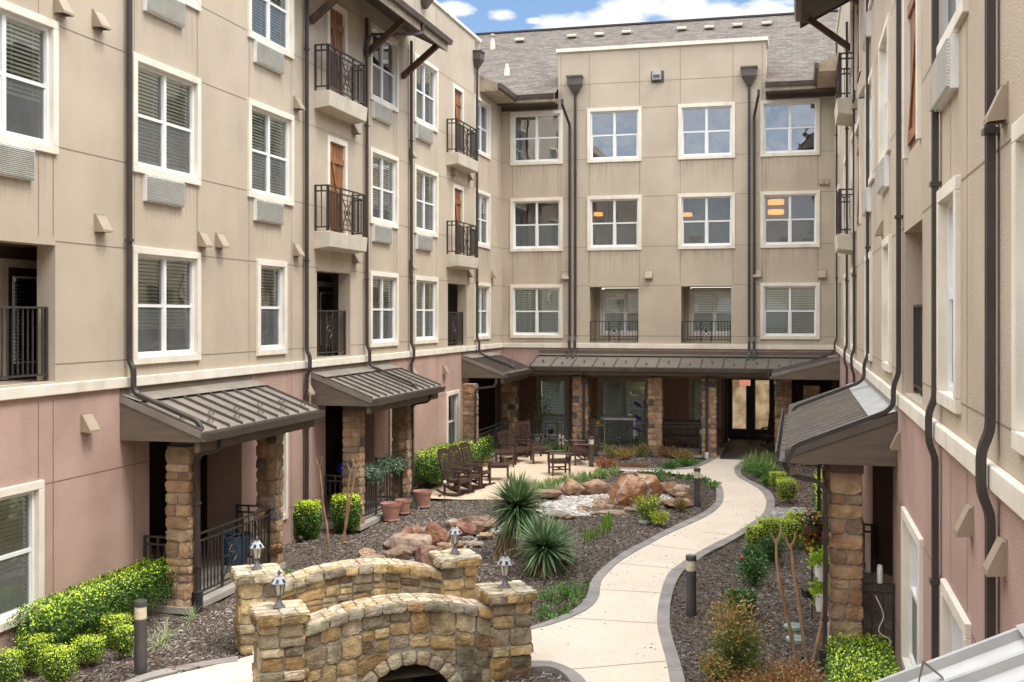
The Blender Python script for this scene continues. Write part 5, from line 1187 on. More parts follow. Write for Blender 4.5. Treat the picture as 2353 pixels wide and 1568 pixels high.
bl = [  # tile x, y of ground contact, width m, height m, colour, label
 (1065, 668, 1.75, .75, (.47, .36, .28), 'broad pale brown boulder, largest on the creek bank above the bridge'),
 (955, 742, .95, .62, RED, 'rust red boulder with a shadowed hollow face beside the creek'),
 (815, 748, 1.0, .36, (.44, .33, .26), 'low flat grey brown boulder at the left end of the creek'),
 (765, 722, .55, .42, ORG, 'small orange brown wedge of rock at the far left of the creek'),
 (1240, 628, 1.0, .85, (.37, .19, .12), 'large blocky dark red boulder standing in the middle of the creek'),
 (1420, 552, .85, .58, (.36, .19, .14), 'smooth dark red boulder right of the blocky one'),
 (1530, 520, 1.15, .50, (.42, .30, .23), 'wide weathered brown boulder behind the big spiky plant trunk'),
 (1350, 500, .5, .4, TAN, 'small tan rock wedged between two red boulders'),
 (1168, 560, .7, .42, (.40, .31, .24), 'grey tan rock tucked behind the blocky red boulder'),
 (1030, 572, .5, .40, (.48, .27, .18), 'reddish upright rock at the back of the creek pile'),
 (1100, 560, .5, .42, (.44, .24, .17), 'rounded red brown rock beside the upright one'),
 (1140, 600, .38, .30, (.38, .22, .15), 'small brown rock above the drain pipe mouth'),
 (1005, 590, .45, .22, TAN, 'flat yellowish rock on the broad pale boulder'),
 (1190, 765, .95, .75, (.40, .24, .18), 'dark reddish boulder half hidden behind the far bridge pillar'),
 (1290, 640, .5, .25, ORG, 'small orange rock lying among the creek pebbles'),
 (1400, 640, .4, .3, ORG, 'orange rock beside the lantern on the far right pillar'),
 (1500, 620, .7, .16, TAN, 'thin tan slab lying on the creek edge'),
 (1590, 570, .5, .25, (.60, .40, .22), 'orange tan stone near the spiky plant trunk')]
for i, (x, y, w, h, c, lab) in enumerate(bl): boulder('boulder', lab, *T2(x, y), w, h, col=c, seed=i + 3)
def Z2(x, y): return (1900 * .57446 + x * .24413, 1800 * .57446 + y * .24413)
b2 = [(700, 440, 1.3, .38, (.50, .33, .24), 'long pinkish slab at the left rim of the fountain basin'),
 (822, 400, .6, .5, TAN, 'pale tan rock at the back left of the fountain basin'),
 (925, 405, .95, .62, ORG, 'orange boulder on the back rim of the fountain basin'),
 (1010, 400, .5, .36, (.5, .28, .18), 'small reddish rock between two larger basin boulders'),
 (1140, 392, 1.45, .68, (.52, .34, .24), 'wide pinkish brown boulder left of the fountain rock'),
 (1765, 390, 1.1, .52, (.47, .29, .19), 'low brown boulder right of the fountain rock'),
 (1860, 410, .7, .55, ORG, 'orange stone at the right end of the basin'),
 (1925, 430, .95, .62, (.52, .38, .28), 'tan boulder at the far right rim of the basin'),
 (1900, 535, 1.5, .42, (.44, .30, .22), 'long dark slab sloping along the lower right basin rim'),
 (1955, 470, .6, .45, ORG, 'pinkish orange rock above the long dark slab'),
 (1690, 345, .5, .45, TAN, 'grey tan rock just behind the fountain rock'),
 (1525, 565, .55, .3, (.36, .29, .23), 'brown rock in front of the yellow green shrub'),
 (1460, 585, .6, .22, (.4, .33, .27), 'flat brown rock at the pool edge'),
 (760, 640, .75, .34, (.46, .41, .34), 'flat grey boulder at the lower left basin rim'),
 (880, 640, .6, .14, ORG, 'thin orange stone at the lower basin rim'),
 (1300, 592, 1.0, .12, (.58, .46, .35), 'long thin tan stone at the lower basin rim'),
 (1130, 605, .5, .12, TAN, 'small tan stone at the lower basin rim'),
 (60, 745, 1.3, .62, (.45, .30, .23), 'big pinkish brown boulder left of the spiky plant'),
 (90, 830, .5, .2, TAN, 'yellow tan rock by the base of the spiky plant')]
for i, (x, y, w, h, c, lab) in enumerate(b2): boulder('boulder', lab, *Z2(x, y), w, h, col=c, seed=i + 31)
# fountain rock with two streams of water
fx, fy = G(1452, 1153); fr = facet_rock(78, 26, .80)
def frp(d, k=1.0):
    d = Vector(d).normalized(); r = fr(d) * k; p = d * r; tp = 1 - .24 * max(0, p.z)
    p = Vector((p.x * .58 * tp + .05 * p.z, p.y * .50 * tp, p.z * .50)); return (fx + p.x * c_ - p.y * s_, fy + p.x * s_ + p.y * c_, .30 + p.z)
V, F = ico(5); ft = thing('fountain_rock', 'tall wet orange red fountain rock with two streams of water running down it', 'fountain', (fx, fy, 0), w=True)
mb = MB(); mb.add([frp(v) for v in V], [tuple(int(i) for i in t) for t in F]); mb.build('rock', 'wetrock', ft, smooth=True)
for a0, a1, w in ((-1.0, -.62, .13), (-2.0, -2.35, .10)):
    mb = MB(); rows = []
    for i in range(26):
        t = i / 25; el = 1.35 - 1.85 * t; az = a0 + (a1 - a0) * t; row = []
        for j in range(5):
            aa = az + (j - 2) / 2 * w * (1.2 - .5 * (1 - t)) / max(.35, math.cos(el)) + .03 * math.sin(i * 1.3 + j); row.append(frp((math.cos(aa) * math.cos(el), math.sin(aa) * math.cos(el), math.sin(el)), 1.02 + .02 * random.random()))
        rows.append(row)
    vs = [p for r in rows for p in r]; mb.add(vs, [(i * 5 + j, i * 5 + j + 1, i * 5 + j + 6, i * 5 + j + 5) for i in range(25) for j in range(4)]); mb.build('water_stream', 'fallwater', ft, smooth=True)
for i, (dx, dy, zz, w, h, c, lab) in enumerate(((-.02, 0, .72, .60, .12, TAN, 'flat tan slab lying on top of the fountain rock'), (-.19, -.05, .66, .2, .14, ORG, 'small orange stone under the slab on the fountain rock'), (.1, -.08, .66, .26, .14, RED, 'small red stone under the slab on the fountain rock'))):
    boulder('boulder', lab, 0, 0, w, h, col=c, seed=90 + i, sub=3, xy=(fx + dx, fy + dy), zoff=zz)

# ---- bridge
bridge = thing('stone_bridge', 'golden fieldstone footbridge with arched parapets and four square pillars', 'bridge', (*((bA + bD) / 2), 0), w=True)
def pillar(c, zb=-.3, zt=1.10):
    hb, hc = .25, .33
    mb = MB()
    def rb(u0, u1, v0, v1, z0, z1): mb.add([Bp(c, u, v, z) for z in (z0, z1) for u, v in ((u0, v0), (u1, v0), (u1, v1), (u0, v1))], [(0, 3, 2, 1), (4, 5, 6, 7), (0, 1, 5, 4), (1, 2, 6, 5), (2, 3, 7, 6), (3, 0, 4, 7)], 1)
    rb(-hb, hb, -hb, hb, zb, zt - .13); rb(-hc + .02, hc - .02, -hc + .02, hc - .02, zt - .14, zt - .015); rb(-hb - .02, hb + .02, -hb - .02, hb + .02, .27, .40)
    sides = [lambda u, v, o, h: Bp(c, u - h, h + o, v), lambda u, v, o, h: Bp(c, h + o, h - u, v), lambda u, v, o, h: Bp(c, h - u, -h - o, v), lambda u, v, o, h: Bp(c, -h - o, u - h, v)]
    for fn in sides:
        for (h, z0, z1, mn, mx, dd) in ((hb, zb, .27, .15, .34, .03), (hb + .02, .27, .40, .13, .24, .045), (hb, .40, zt - .135, .14, .34, .03), (hc - .02, zt - .135, zt - .01, .13, .30, .04)):
            out = []
            if z1 - z0 < .15:
                xx = 0
                while xx < 2 * h - .05:
                    w = random.uniform(.2, .36); w = w if 2 * h - xx - w > .1 else 2 * h - xx; out.append((xx, 0, w, z1 - z0)); xx += w
            else: ashlar(2 * h + .03, z1 - z0, out, -.015, 0, mx, mn, .32)
            for (x, y, w, hh) in out: stone(mb, lambda u, v, o, fn=fn, h=h: fn(u, v, o, h), x + .009, x + w - .009, z0 + y + .009, z0 + y + hh - .009, dd * random.uniform(.7, 1.25), vary(random.choice(PAL_BR), .15), 5, .35)
    out = []; ashlar(2 * hc, 2 * hc, out, -hc, -hc, .34, .14, .3)
    for (x, y, w, hh) in out: stone(mb, lambda u, v, o: Bp(c, u, v, zt - .02 + o), x + .006, x + w - .006, y + .006, y + hh - .006, .028, vary(random.choice([(.72, .62, .45), (.66, .57, .42), (.60, .54, .42), (.74, .66, .52)]), .1), 4, .25)
    return mb.build('pillar', ['stone', 'mortar'], bridge, smooth=False)
for c in (bA, bB, bC, bD): pillar(c)
def parapet(o0, arch, L=2.96, zlow=-1.25):
    u0, u1 = .25, L - .25; th = .17; uc, zc, ra = 1.60, -.34, .62
    def top(u): t = (u - L / 2) / (L / 2 - .25); return 1.10 - .21 * t * t
    def bot(u):
        if not arch or abs(u - uc) > ra: return zlow
        return zc + math.sqrt(ra * ra - (u - uc) ** 2)
    mb = MB(); n = 48
    for i in range(n):
        a, b = u0 + (u1 - u0) * i / n, u0 + (u1 - u0) * (i + 1) / n
        for sg in (1, -1): mb.quad(Bp(o0, a, sg * th, bot(a)), Bp(o0, b, sg * th, bot(b)), Bp(o0, b, sg * th, top(b) - .1), Bp(o0, a, sg * th, top(a) - .1), 1)
        mb.quad(Bp(o0, a, -th - .03, top(a) - .03), Bp(o0, b, -th - .03, top(b) - .03), Bp(o0, b, th + .03, top(b) - .03), Bp(o0, a, th + .03, top(a) - .03), 1)
    for sg in (1, -1):
        out = []; H2 = 2.1; ashlar(u1 - u0, H2, out, u0, 0, .40, .14, .34)
        zl = zlow if arch else -.25
        def P(u, v, o, sg=sg):
            z = zl + v / H2 * (top(u) - .11 - zl)
            if arch:
                r = math.hypot(u - uc, z - zc)
                if r < ra + .17 and z > zc - .1: k = (ra + .17) / max(r, .05); u = uc + (u - uc) * k; z = zc + (z - zc) * k
            return Bp(o0, u, sg * (th + o), z)
        for (x, y, w, hh) in out:
            zm = zl + (y + hh / 2) / H2 * (top(x + w / 2) - .11 - zl)
            if arch and math.hypot(x + w / 2 - uc, zm - zc) < ra + .12: continue
            if arch and abs(x + w / 2 - uc) < ra + .1 and zm < zc: continue
            stone(mb, P, x + .01, x + w - .01, y + .011, y + hh - .011, .026 * random.uniform(.6, 1.4), vary(random.choice(PAL_BR), .2), 6, .35)
        if arch:
            k = 13
            for i in range(k):
                a0 = -.15 + (math.pi + .3) * i / k; a1 = -.15 + (math.pi + .3) * (i + 1) / k
                stone(mb, lambda u, v, o, sg=sg: Bp(o0, uc + v * math.cos(u), sg * (th + o), zc + v * math.sin(u)), a0 + .015, a1 - .015, ra, ra + .165, .045, vary(random.choice([(.60, .52, .36), (.55, .50, .38), (.66, .58, .42)]), .1), 4, .3)
        u = u0
        while u < u1 - .05:                        # rim of the coping
            w = random.uniform(.17, .34); w = w if u1 - u - w > .1 else u1 - u
            stone(mb, lambda a, b, o, sg=sg: Bp(o0, a, sg * (th + .03 + o), top(a) - .14 + b), u + .006, u + w - .006, 0, .125, .04, vary(random.choice([(.58, .50, .36), (.50, .46, .36), (.66, .50, .28), (.54, .50, .40), (.62, .42, .20)]), .12), 4, .4); u += w
    out = []; ashlar(u1 - u0, 2 * (th + .05), out, u0, -th - .05, .34, .12, .22)
    for (x, y, w, hh) in out: stone(mb, lambda a, b, o: Bp(o0, a, b, top(a) - .03 + o), x + .006, x + w - .006, y + .006, y + hh - .006, .03, vary(random.choice([(.72, .62, .45), (.66, .57, .42), (.60, .54, .42), (.74, .66, .52), (.68, .50, .30)]), .1), 4, .3)
    if arch:
        m = 18
        for i in range(m):
            a0, a1 = math.pi * i / m, math.pi * (i + 1) / m
            p = [(uc + ra * math.cos(a), zc + ra * math.sin(a)) for a in (a0, a1)]
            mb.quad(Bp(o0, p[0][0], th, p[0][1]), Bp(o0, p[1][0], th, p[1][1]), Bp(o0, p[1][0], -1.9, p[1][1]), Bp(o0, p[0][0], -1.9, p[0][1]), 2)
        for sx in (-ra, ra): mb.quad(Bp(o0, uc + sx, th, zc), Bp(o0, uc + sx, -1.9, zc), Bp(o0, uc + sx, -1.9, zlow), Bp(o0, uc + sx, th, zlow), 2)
    return mb.build('parapet', ['stone', 'mortar', 'darkslab'], bridge)
parapet(bA, True); parapet(bC, False)
# ground under the arch stays a dip; lanterns on the pillars
def lantern(c, lab, rz):
    t = thing('solar_lantern', lab, 'lantern', (c.x, c.y, 1.105), rz, 'solar lanterns on the bridge pillars')
    mb = MB(); mb.lathe([(.075, 0), (.078, .012), (.062, .022), (.04, .06), (.027, .10), (.022, .13), (.03, .145), (.034, .15)], 12); mb.build('stand', 'pewter', t)
    mb = MB(); mb.lathe([(.042, .155), (.072, .30)], 6); mb.build('lamp_glass', 'lampglass', t)
    mb = MB()
    for k in range(6):
        a = k * math.pi / 3; mb.bar((.044 * math.cos(a), .044 * math.sin(a), .15), (.077 * math.cos(a), .077 * math.sin(a), .305), .012)
    mb.lathe([(.046, .145), (.046, .158)], 6); mb.build('cage', 'pewter', t)
    mb = MB(); mb.lathe([(.112, .30), (.112, .308), (.058, .375), (.045, .385), (.05, .392)], 6); rf = mb.build('lamp_roof', 'lantop', t)
    for k in range(6):
        a = (k + .5) * math.pi / 3; ca, sa = math.cos(a), math.sin(a); m2 = MB()
        def q(r, z, w): return (r * ca - w * sa, r * sa + w * ca, z)
        m2.add([q(.096, .312, -.022), q(.096, .312, .022), q(.066, .354, .018), q(.066, .354, -.018)], [(0, 1, 2, 3)]); m2.add([q(.097, .3135, -.022), q(.097, .3135, .022), q(.067, .3555, .018), q(.067, .3555, -.018)], [(0, 1, 2, 3)]); m2.build('solar_panel', 'solar', rf)
    mb = MB(); mb.lathe([(.02, .39), (.012, .40), (.022, .415), (.024, .43), (.012, .452), (.003, .47)], 10); mb.build('finial', 'pewter', t, smooth=True)
lantern(bA, 'solar lantern on the nearest left bridge pillar, in front of the others', .2)
lantern(bB, 'solar lantern on the right bridge pillar nearest the path', .5); lantern(bC, 'solar lantern on the rear left bridge pillar before the porch railing', .1); lantern(bD, 'solar lantern on the rear bridge pillar beside the creek pebbles', .35)
# ------------------------------------------------------------------ plants
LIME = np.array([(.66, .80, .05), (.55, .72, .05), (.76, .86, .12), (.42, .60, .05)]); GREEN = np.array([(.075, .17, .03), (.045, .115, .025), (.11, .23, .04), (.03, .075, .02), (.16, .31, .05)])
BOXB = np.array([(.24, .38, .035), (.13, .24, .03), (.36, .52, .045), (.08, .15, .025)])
def hedge(name, lab, cx, cy, lx, ly, h, rz=TH, tipfrac=.35, n=None, ls=.035, stems=True, round_=.35, tips=LIME, body=GREEN, group=None, gap=.0, z0=.06, base=.12, cat='shrub'):
    """clipped shrub: leaf shell on a rounded box, foliage plus stems"""
    t = thing(name, lab, cat, (cx, cy, 0), rz, group)
    area = 2 * (lx * h + ly * h) + lx * ly; n = n or int(area * 1.15 / (ls * ls * .5)); n = min(n, 26000)
    pts = []; nor = []
    # sample superellipsoid-like box
    u = rng.normal(size=(n, 3)); u = unit(u); p = 2 + (1 - round_) * 6
    r = 1 / (np.abs(u[:, 0]) ** p + np.abs(u[:, 1]) ** p + np.abs(u[:, 2]) ** p) ** (1 / p)
    P = u * r[:, None]
    # even out along long sides
    m = rng.random(n) < .6; P[m, 0 if lx >= ly else 1] = rng.uniform(-1, 1, m.sum())
    P[:, 2] = np.where(P[:, 2] < -.98, rng.uniform(-1, 1, n), P[:, 2])
    dep = 1 - .24 * rng.random(n) ** 2.2; Q = P * dep[:, None]
    lump = 1 + .07 * np.sin(P[:, 0] * lx * 9 + P[:, 2] * 5) * np.sin(P[:, 1] * ly * 8 + 1.3)
    X = Q[:, 0] * lx / 2 * lump; Y = Q[:, 1] * ly / 2 * lump; taper = 1 - .18 * np.clip(-P[:, 2], 0, 1) ** 2
    Z = z0 + base + (h - z0 - base) * (Q[:, 2] + 1) / 2 + rng.normal(size=n) * .012
    keep = np.ones(n, bool)
    if gap > 0:
        f = np.sin(X * 7 + 2 * np.sin(Z * 6)) * np.sin(Z * 9 + X * 2.2) ; keep = ~((f > 1 - gap) & (Z < h * .8))
    Pt = np.stack([X * taper, Y * taper, Z], 1)[keep]; Nn = unit(P + np.array([0, 0, .3]) + rng.normal(size=(n, 3)) * .75)[keep]
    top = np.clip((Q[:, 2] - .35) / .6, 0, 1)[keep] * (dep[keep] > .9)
    k = len(Pt); tp = rng.random(k) < (tipfrac * .14 + tipfrac * 1.5 * top); tp |= (rng.random(k) < .75 * tipfrac * top)  # lime new growth; bright tops and shaded sides are also put into the colour
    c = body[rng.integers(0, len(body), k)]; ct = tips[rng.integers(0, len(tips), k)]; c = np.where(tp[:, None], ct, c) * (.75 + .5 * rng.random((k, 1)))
    On = unit(P[keep] * [1, 1, 1.15]); Dn = unit(np.cross(On, rng.normal(size=(k, 3)))) + On * .45 + np.array([0, 0, .25]); V = leaf_quads(Pt, Dn, ls * (.8 + .6 * rng.random(k)), ls * .56 * (.8 + .5 * rng.random(k)), O=On)
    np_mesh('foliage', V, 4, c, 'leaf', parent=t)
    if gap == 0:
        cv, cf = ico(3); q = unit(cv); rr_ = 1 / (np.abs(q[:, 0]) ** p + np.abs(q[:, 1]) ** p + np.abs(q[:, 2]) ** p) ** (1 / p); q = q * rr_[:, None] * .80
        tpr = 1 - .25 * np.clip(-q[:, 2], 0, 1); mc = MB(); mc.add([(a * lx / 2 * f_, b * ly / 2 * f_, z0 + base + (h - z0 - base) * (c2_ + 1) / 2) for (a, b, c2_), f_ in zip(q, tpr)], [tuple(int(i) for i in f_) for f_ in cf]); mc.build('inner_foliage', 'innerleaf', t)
    mb = MB()
    ns = max(3, int(lx * ly * 16)) if stems else 3
    for i in range(min(ns, 46)):
        a, b = random.uniform(-.42, .42) * lx, random.uniform(-.42, .42) * ly; q = [(a * .6, b * .6, -.03), (a * .8 + random.uniform(-.03, .03), b * .8, h * .3), (a, b + random.uniform(-.03, .03), h * .72)]
        mb.tube(q, [.011, .008, .004], 5)
        mb.tube([q[1], (q[1][0] + random.uniform(-.12, .12), q[1][1] + random.uniform(-.1, .1), h * .6)], [.005, .003], 4)
    mb.build('stems', 'twig', t); return t
def at_px(x, ybase): return G(x, ybase)
def ball(lab, x0, x1, y0, yb, group='clipped boxwood balls', tf=.95, ls=.026, dfac=.9, rnd=.7, tips=LIME, body=None, name='boxwood_shrub', n=None):
    body = body if body is not None else (BOXB if name == 'boxwood_shrub' else GREEN)
    cx = (x0 + x1) / 2; X, Y = G(cx, yb); Z = Y * c_ - X * s_; x0, x1 = x0 + (x1 - x0) * .08, x1 - (x1 - x0) * .08; w = (x1 - x0) * Z / FPX
    Y += w * .35 * c_; X -= w * .35 * s_; Z += w * .35; w = (x1 - x0) * Z / FPX
    hh = (yb - y0) * Z / FPX; el = math.atan(H / Z); h = max(.25, (hh - w * .55 * math.sin(el)) / math.cos(el) * 1.08)
    return hedge(name, lab, X, Y, w, w * dfac, h, tipfrac=tf, ls=ls, round_=rnd, group=group, tips=tips, body=body, z0=0, base=.05, n=n or min(16000, int(w * w * 4.2 / (ls * ls * .45))))
for lab, a, b, c, d in (('lime green boxwood ball at the lower left corner', -22, 47, 1505, 1600), ('lime boxwood ball against the rose wall, behind its neighbours at lower left', 22, 112, 1467, 1555), ('nearest full lime boxwood ball at the bottom left', 78, 170, 1494, 1590), ('lime boxwood ball in the middle of the lower left row', 155, 235, 1469, 1535), ('darker boxwood ball in front of the long hedge', 222, 299, 1420, 1497), ('lime boxwood ball touching the lower left bollard', 253, 309, 1446, 1520)):
    ball(lab, a, b, c, d, rnd=.55)
for lab, a, b, c, d, tf in (('far clipped boxwood nearest the right hand arcade', 1768, 1812, 1088, 1128, .6), ('small boxwood between two balls in the upper right bed', 1786, 1822, 1100, 1132, .6), ('rounded boxwood ball beside the outer curve of the path', 1785, 1838, 1106, 1157, .55),
    ('square lime boxwood nearest the path edging in the right bed', 1712, 1762, 1211, 1263, .9), ('square lime boxwood behind the one nearest the edging', 1738, 1800, 1195, 1258, .9), ('lime boxwood behind the pebble strip by the flower stand', 1806, 1862, 1180, 1232, .9), ('large lime boxwood in front, beside two bare stems', 1793, 1852, 1198, 1266, .9), ('lime boxwood tucked right of the large lime one', 1830, 1868, 1190, 1250, .8)):
    ball(lab, a, b, c, d, rnd=.3 if tf > .7 else .5, tf=tf, body=LIME * (.62 if tf > .7 else .42), ls=.03)
# long hedge by the near left window
hx0, hy0 = XL + .95, YL(95) + .3; hedge('garden_hedge', 'long glossy green hedge against the rose wall beside the near window', -9.83, 14.28, 3.3, .62, .80, rz=R_(90), tipfrac=.24, ls=.038, gap=.34, round_=.15, n=24000)
hedge('garden_hedge', 'glossy green box hedge below the viewer, in front of the right porch', .73, 13.35, .74, 2.1, .76, rz=.0, tipfrac=.22, ls=.034, round_=.15, n=26000)
for lab, x0, x1, y0, yb, tf in (('square glossy shrub against the rose wall left of two bare stems', 670, 736, 1160, 1243, .5), ('square glossy shrub in front of the second porch column', 757, 828, 1145, 1226, .5)):
    ball(lab, x0, x1, y0, yb, tf=tf, ls=.045, rnd=.2, group='glossy square shrubs by the left wall', name='glossy_shrub', n=6500)
hedge('garden_hedge', 'clipped hedge behind the rocking chairs', -9.62, 29.4, 2.6, .85, 1.0, rz=R_(90), tipfrac=.25, ls=.045, round_=.15, n=15000)
hedge('garden_hedge', 'low clipped hedge in front of the rose wall window past the rocking chairs', -9.72, 32.8, 3.1, .75, .86, rz=R_(90), tipfrac=.25, ls=.05, round_=.15, n=9000)
hedge('garden_hedge', 'narrow lime green hedge between the right porch columns', .62, 23.6, .5, 3.0, 1.35, rz=0, tipfrac=.8, ls=.05, round_=.15, n=7000)
# loose shrubs and perennials
def bush(name, lab, x, yb, w, h, n, ls, pal, cat='shrub', group=None, asp=.45, tiers=None, up=.5, xy=None, shape='ball'):
    X, Y = xy or G(x, yb); t = thing(name, lab, cat, (X, Y, 0), 0, group)
    mb = MB(); tips = []
    k = max(5, int(w * 16))
    for i in range(k):
        a = random.uniform(0, 6.28); r = w / 2 * math.sqrt(random.random()) * .8; q = (r * math.cos(a), r * math.sin(a)); hh = h * random.uniform(.5, .92) * (1 - .3 * (2 * r / w) ** 2)
        pts = [(q[0] * .2, q[1] * .2, -.02), (q[0] * .6, q[1] * .6, hh * .5), (q[0], q[1], hh)]; mb.tube(pts, [.009, .006, .003], 4); tips.append(pts)
    mb.build('stems', 'twig', t)
    T_ = np.array(tips); idx = rng.integers(0, k, n); f = rng.random(n) ** .75; a, b, c = T_[idx, 0], T_[idx, 1], T_[idx, 2]
    P = np.where((f < .5)[:, None], a + (b - a) * (f * 2)[:, None], b + (c - b) * (f * 2 - 1)[:, None]) + rng.normal(size=(n, 3)) * np.array([w * .12, w * .12, h * .07])
    P[:, 2] = np.abs(P[:, 2]); keep = P[:, 2] > h * .05; P = P[keep]; n = len(P)
    D = unit(np.stack([P[:, 0] / w * 2, P[:, 1] / w * 2, np.full(n, up)], 1) + rng.normal(size=(n, 3)) * .6)
    pal = np.array(pal, float)
    if tiers is None: c = pal[rng.integers(0, len(pal), n)]
    else:
        zf = P[:, 2] / h + rng.normal(size=n) * .15; lo = np.array(tiers, float); c = np.where((zf > .55)[:, None], pal[rng.integers(0, len(pal), n)], lo[rng.integers(0, len(lo), n)])
    c = c * (.7 + .6 * rng.random((n, 1))); sz = ls * (.7 + .6 * rng.random(n))
    np_mesh('foliage', leaf_quads(P, D, sz, sz * asp), 4, c, 'leaf', parent=t); return t
NAN = [(.42, .20, .06), (.48, .27, .08), (.36, .28, .07), (.46, .34, .10), (.28, .28, .07)]; GN = [(.13, .19, .05), (.20, .24, .06), (.09, .14, .04)]
REDN = [(.42, .10, .06), (.50, .17, .09), (.36, .12, .06), (.30, .22, .08)]
bush('nandina', 'orange tipped nandina at the bottom right with dark green lower leaves', 1683, 1560, .78, 1.12, 5200, .055, NAN, asp=.35, tiers=GN)
bush('nandina', 'low orange and red groundcover nandina along the bottom edge at right', 1790, 1592, 1.7, .34, 3800, .045, NAN + REDN, asp=.4)
bush('nandina', 'small olive nandina at the bottom right beside the tall one', 1640, 1580, .5, .5, 1200, .045, NAN + GN, asp=.4)
DG = [(.06, .15, .045), (.10, .22, .06), (.14, .27, .08), (.045, .11, .035)]
for x, y, w, h, lab in ((1735, 1345, .62, .62, 'rose bush with a pink bloom in the right bed'), (1702, 1412, .5, .58, 'small dark rose bush nearest the orange nandina'), (1728, 1305, .55, .5, 'rose bush just below the clipped lime squares'), (1775, 1290, .5, .6, 'rose bush beside the bare stems')):
    t = bush('rose_bush', lab, x, y, w, h, 1500, .05, DG, asp=.6, group='rose bushes in the right bed')
    if 'pink' in lab:
        mb = MB(); v, f = ico(2)
        mb.add([(p[0] * .03 - .22, p[1] * .03 - .12, p[2] * .03 + .5) for p in v], [tuple(int(i) for i in q) for q in f]); mb.build('bloom', 'pink_petal', t)
YG = [(.55, .62, .07), (.42, .52, .06), (.62, .68, .12), (.30, .42, .07)]
bush('variegated_shrub', 'yellow green shrub in front of the fountain rock', 1492, 1198, .62, .72, 1500, .06, YG, asp=.5, tiers=[(.16, .26, .07), (.3, .38, .08)])
bush('variegated_shrub', 'small yellow green offshoot right of the fountain shrub', 1513, 1207, .4, .42, 600, .06, YG, asp=.5)
bush('nandina', 'small rusty green nandina near the far path bollard', 1567, 1173, .5, .42, 900, .04, GN + NAN[:2], asp=.4)
for x, y, w, h, pal, lab in ((1388, 1075, .8, .42, REDN, 'low red nandina right of the tall patio bollard'), (1405, 1052, .9, .5, GN + NAN[2:], 'green and bronze nandina before the first arcade railing'), (1435, 1055, .8, .42, NAN, 'bronze nandina in the middle of the arcade bed'), (1470, 1050, .75, .55, NAN[2:] + GN, 'yellowing nandina before the middle stone column'), (1530, 1052, 1.0, .48, REDN + GN, 'low red and green nandina before the bench railing'), (1570, 1056, .9, .40, NAN[2:] + REDN[:1], 'rusty nandina left of the far bollard'), (1350, 1048, .6, .4, REDN, 'small red nandina beside the patio armchair')):
    bush('nandina', lab, x, y, w, h, 1300, .05, pal, asp=.4)
for x, y, w, h, lab in ((1500, 1110, .9, .42, 'leafy green shrub behind the fountain rock'), (1540, 1078, .6, .25, 'low green plant at the edging before the arcade'), (1575, 1070, .8, .26, 'bright green low plant nearest the edging before the arcade'), (1745, 1098, .8, .5, 'leafy green shrub at the far right bed'), (1765, 1115, .5, .35, 'low green plant in front of the far boxwoods')):
    bush('leafy_shrub', lab, x, y, w, h, 1100, .06, [(.10, .24, .05), (.16, .32, .07), (.07, .16, .04)], asp=.5)
BRT = [(.12, .32, .05), (.20, .42, .08), (.08, .22, .04)]
for i, (x, y) in enumerate([(1300, 1395), (1285, 1406), (1322, 1380), (1310, 1360), (1330, 1345), (1265, 1415), (1250, 1400), (1262, 1422), (1340, 1360), (1245, 1425), (1320, 1398), (1285, 1388), (1355, 1352), (1590, 1112), (1615, 1108), (1560, 1100), (1640, 1118), (1630, 1108)]):
    pass
def small_plants(name, lab, pts, w, h, n, ls, pal, cat='plant', group=None, asp=.35):
    src = None
    for i, (x, y) in enumerate(pts):
        X, Y = G(x, y)
        if src is None: src = bush(name, lab[i] if isinstance(lab, list) else lab, x, y, w, h, n, ls, pal, cat, group, asp, up=.8); o = src
        else: o = copy_tree(src); o['label'] = lab[i] if isinstance(lab, list) else lab
        o.location = (X, Y, gzf(X, Y)); o.rotation_euler = (0, 0, i * 1.7); o.scale = (1, 1, 1) if i % 2 else (.8, .8, .85)
small_plants('seedling', 'bright green seedling in the curved rows beside the near path edging', [(1300, 1398), (1285, 1408), (1316, 1384), (1326, 1366), (1338, 1350), (1262, 1416), (1255, 1402), (1242, 1420), (1346, 1362), (1334, 1378), (1322, 1392), (1300, 1412), (1280, 1390), (1310, 1372), (1322, 1352), (1240, 1408), (1348, 1340), (1270, 1426)], .17, .12, 30, .075, BRT, group='seedlings in rows beside the near path')
small_plants('seedling', 'low green seedling along the far edging near the bollard', [(1560, 1100), (1580, 1103), (1602, 1108), (1622, 1112), (1632, 1120), (1640, 1124), (1540, 1096), (1520, 1094)], .4, .2, 70, .10, BRT, group='seedlings beyond the fountain')
bush('leafy_shrub', 'feathery green herb above the seedling rows', 1297, 1375, .5, .4, 700, .04, BRT, asp=.3); bush('leafy_shrub', 'small green herb beside the right bridge pillar', 1262, 1385, .45, .3, 500, .04, BRT, asp=.3)
bush('leafy_shrub', 'pale green groundcover between the rear bridge pillar and the porch', 655, 1340, .7, .2, 900, .045, BRT, asp=.6)
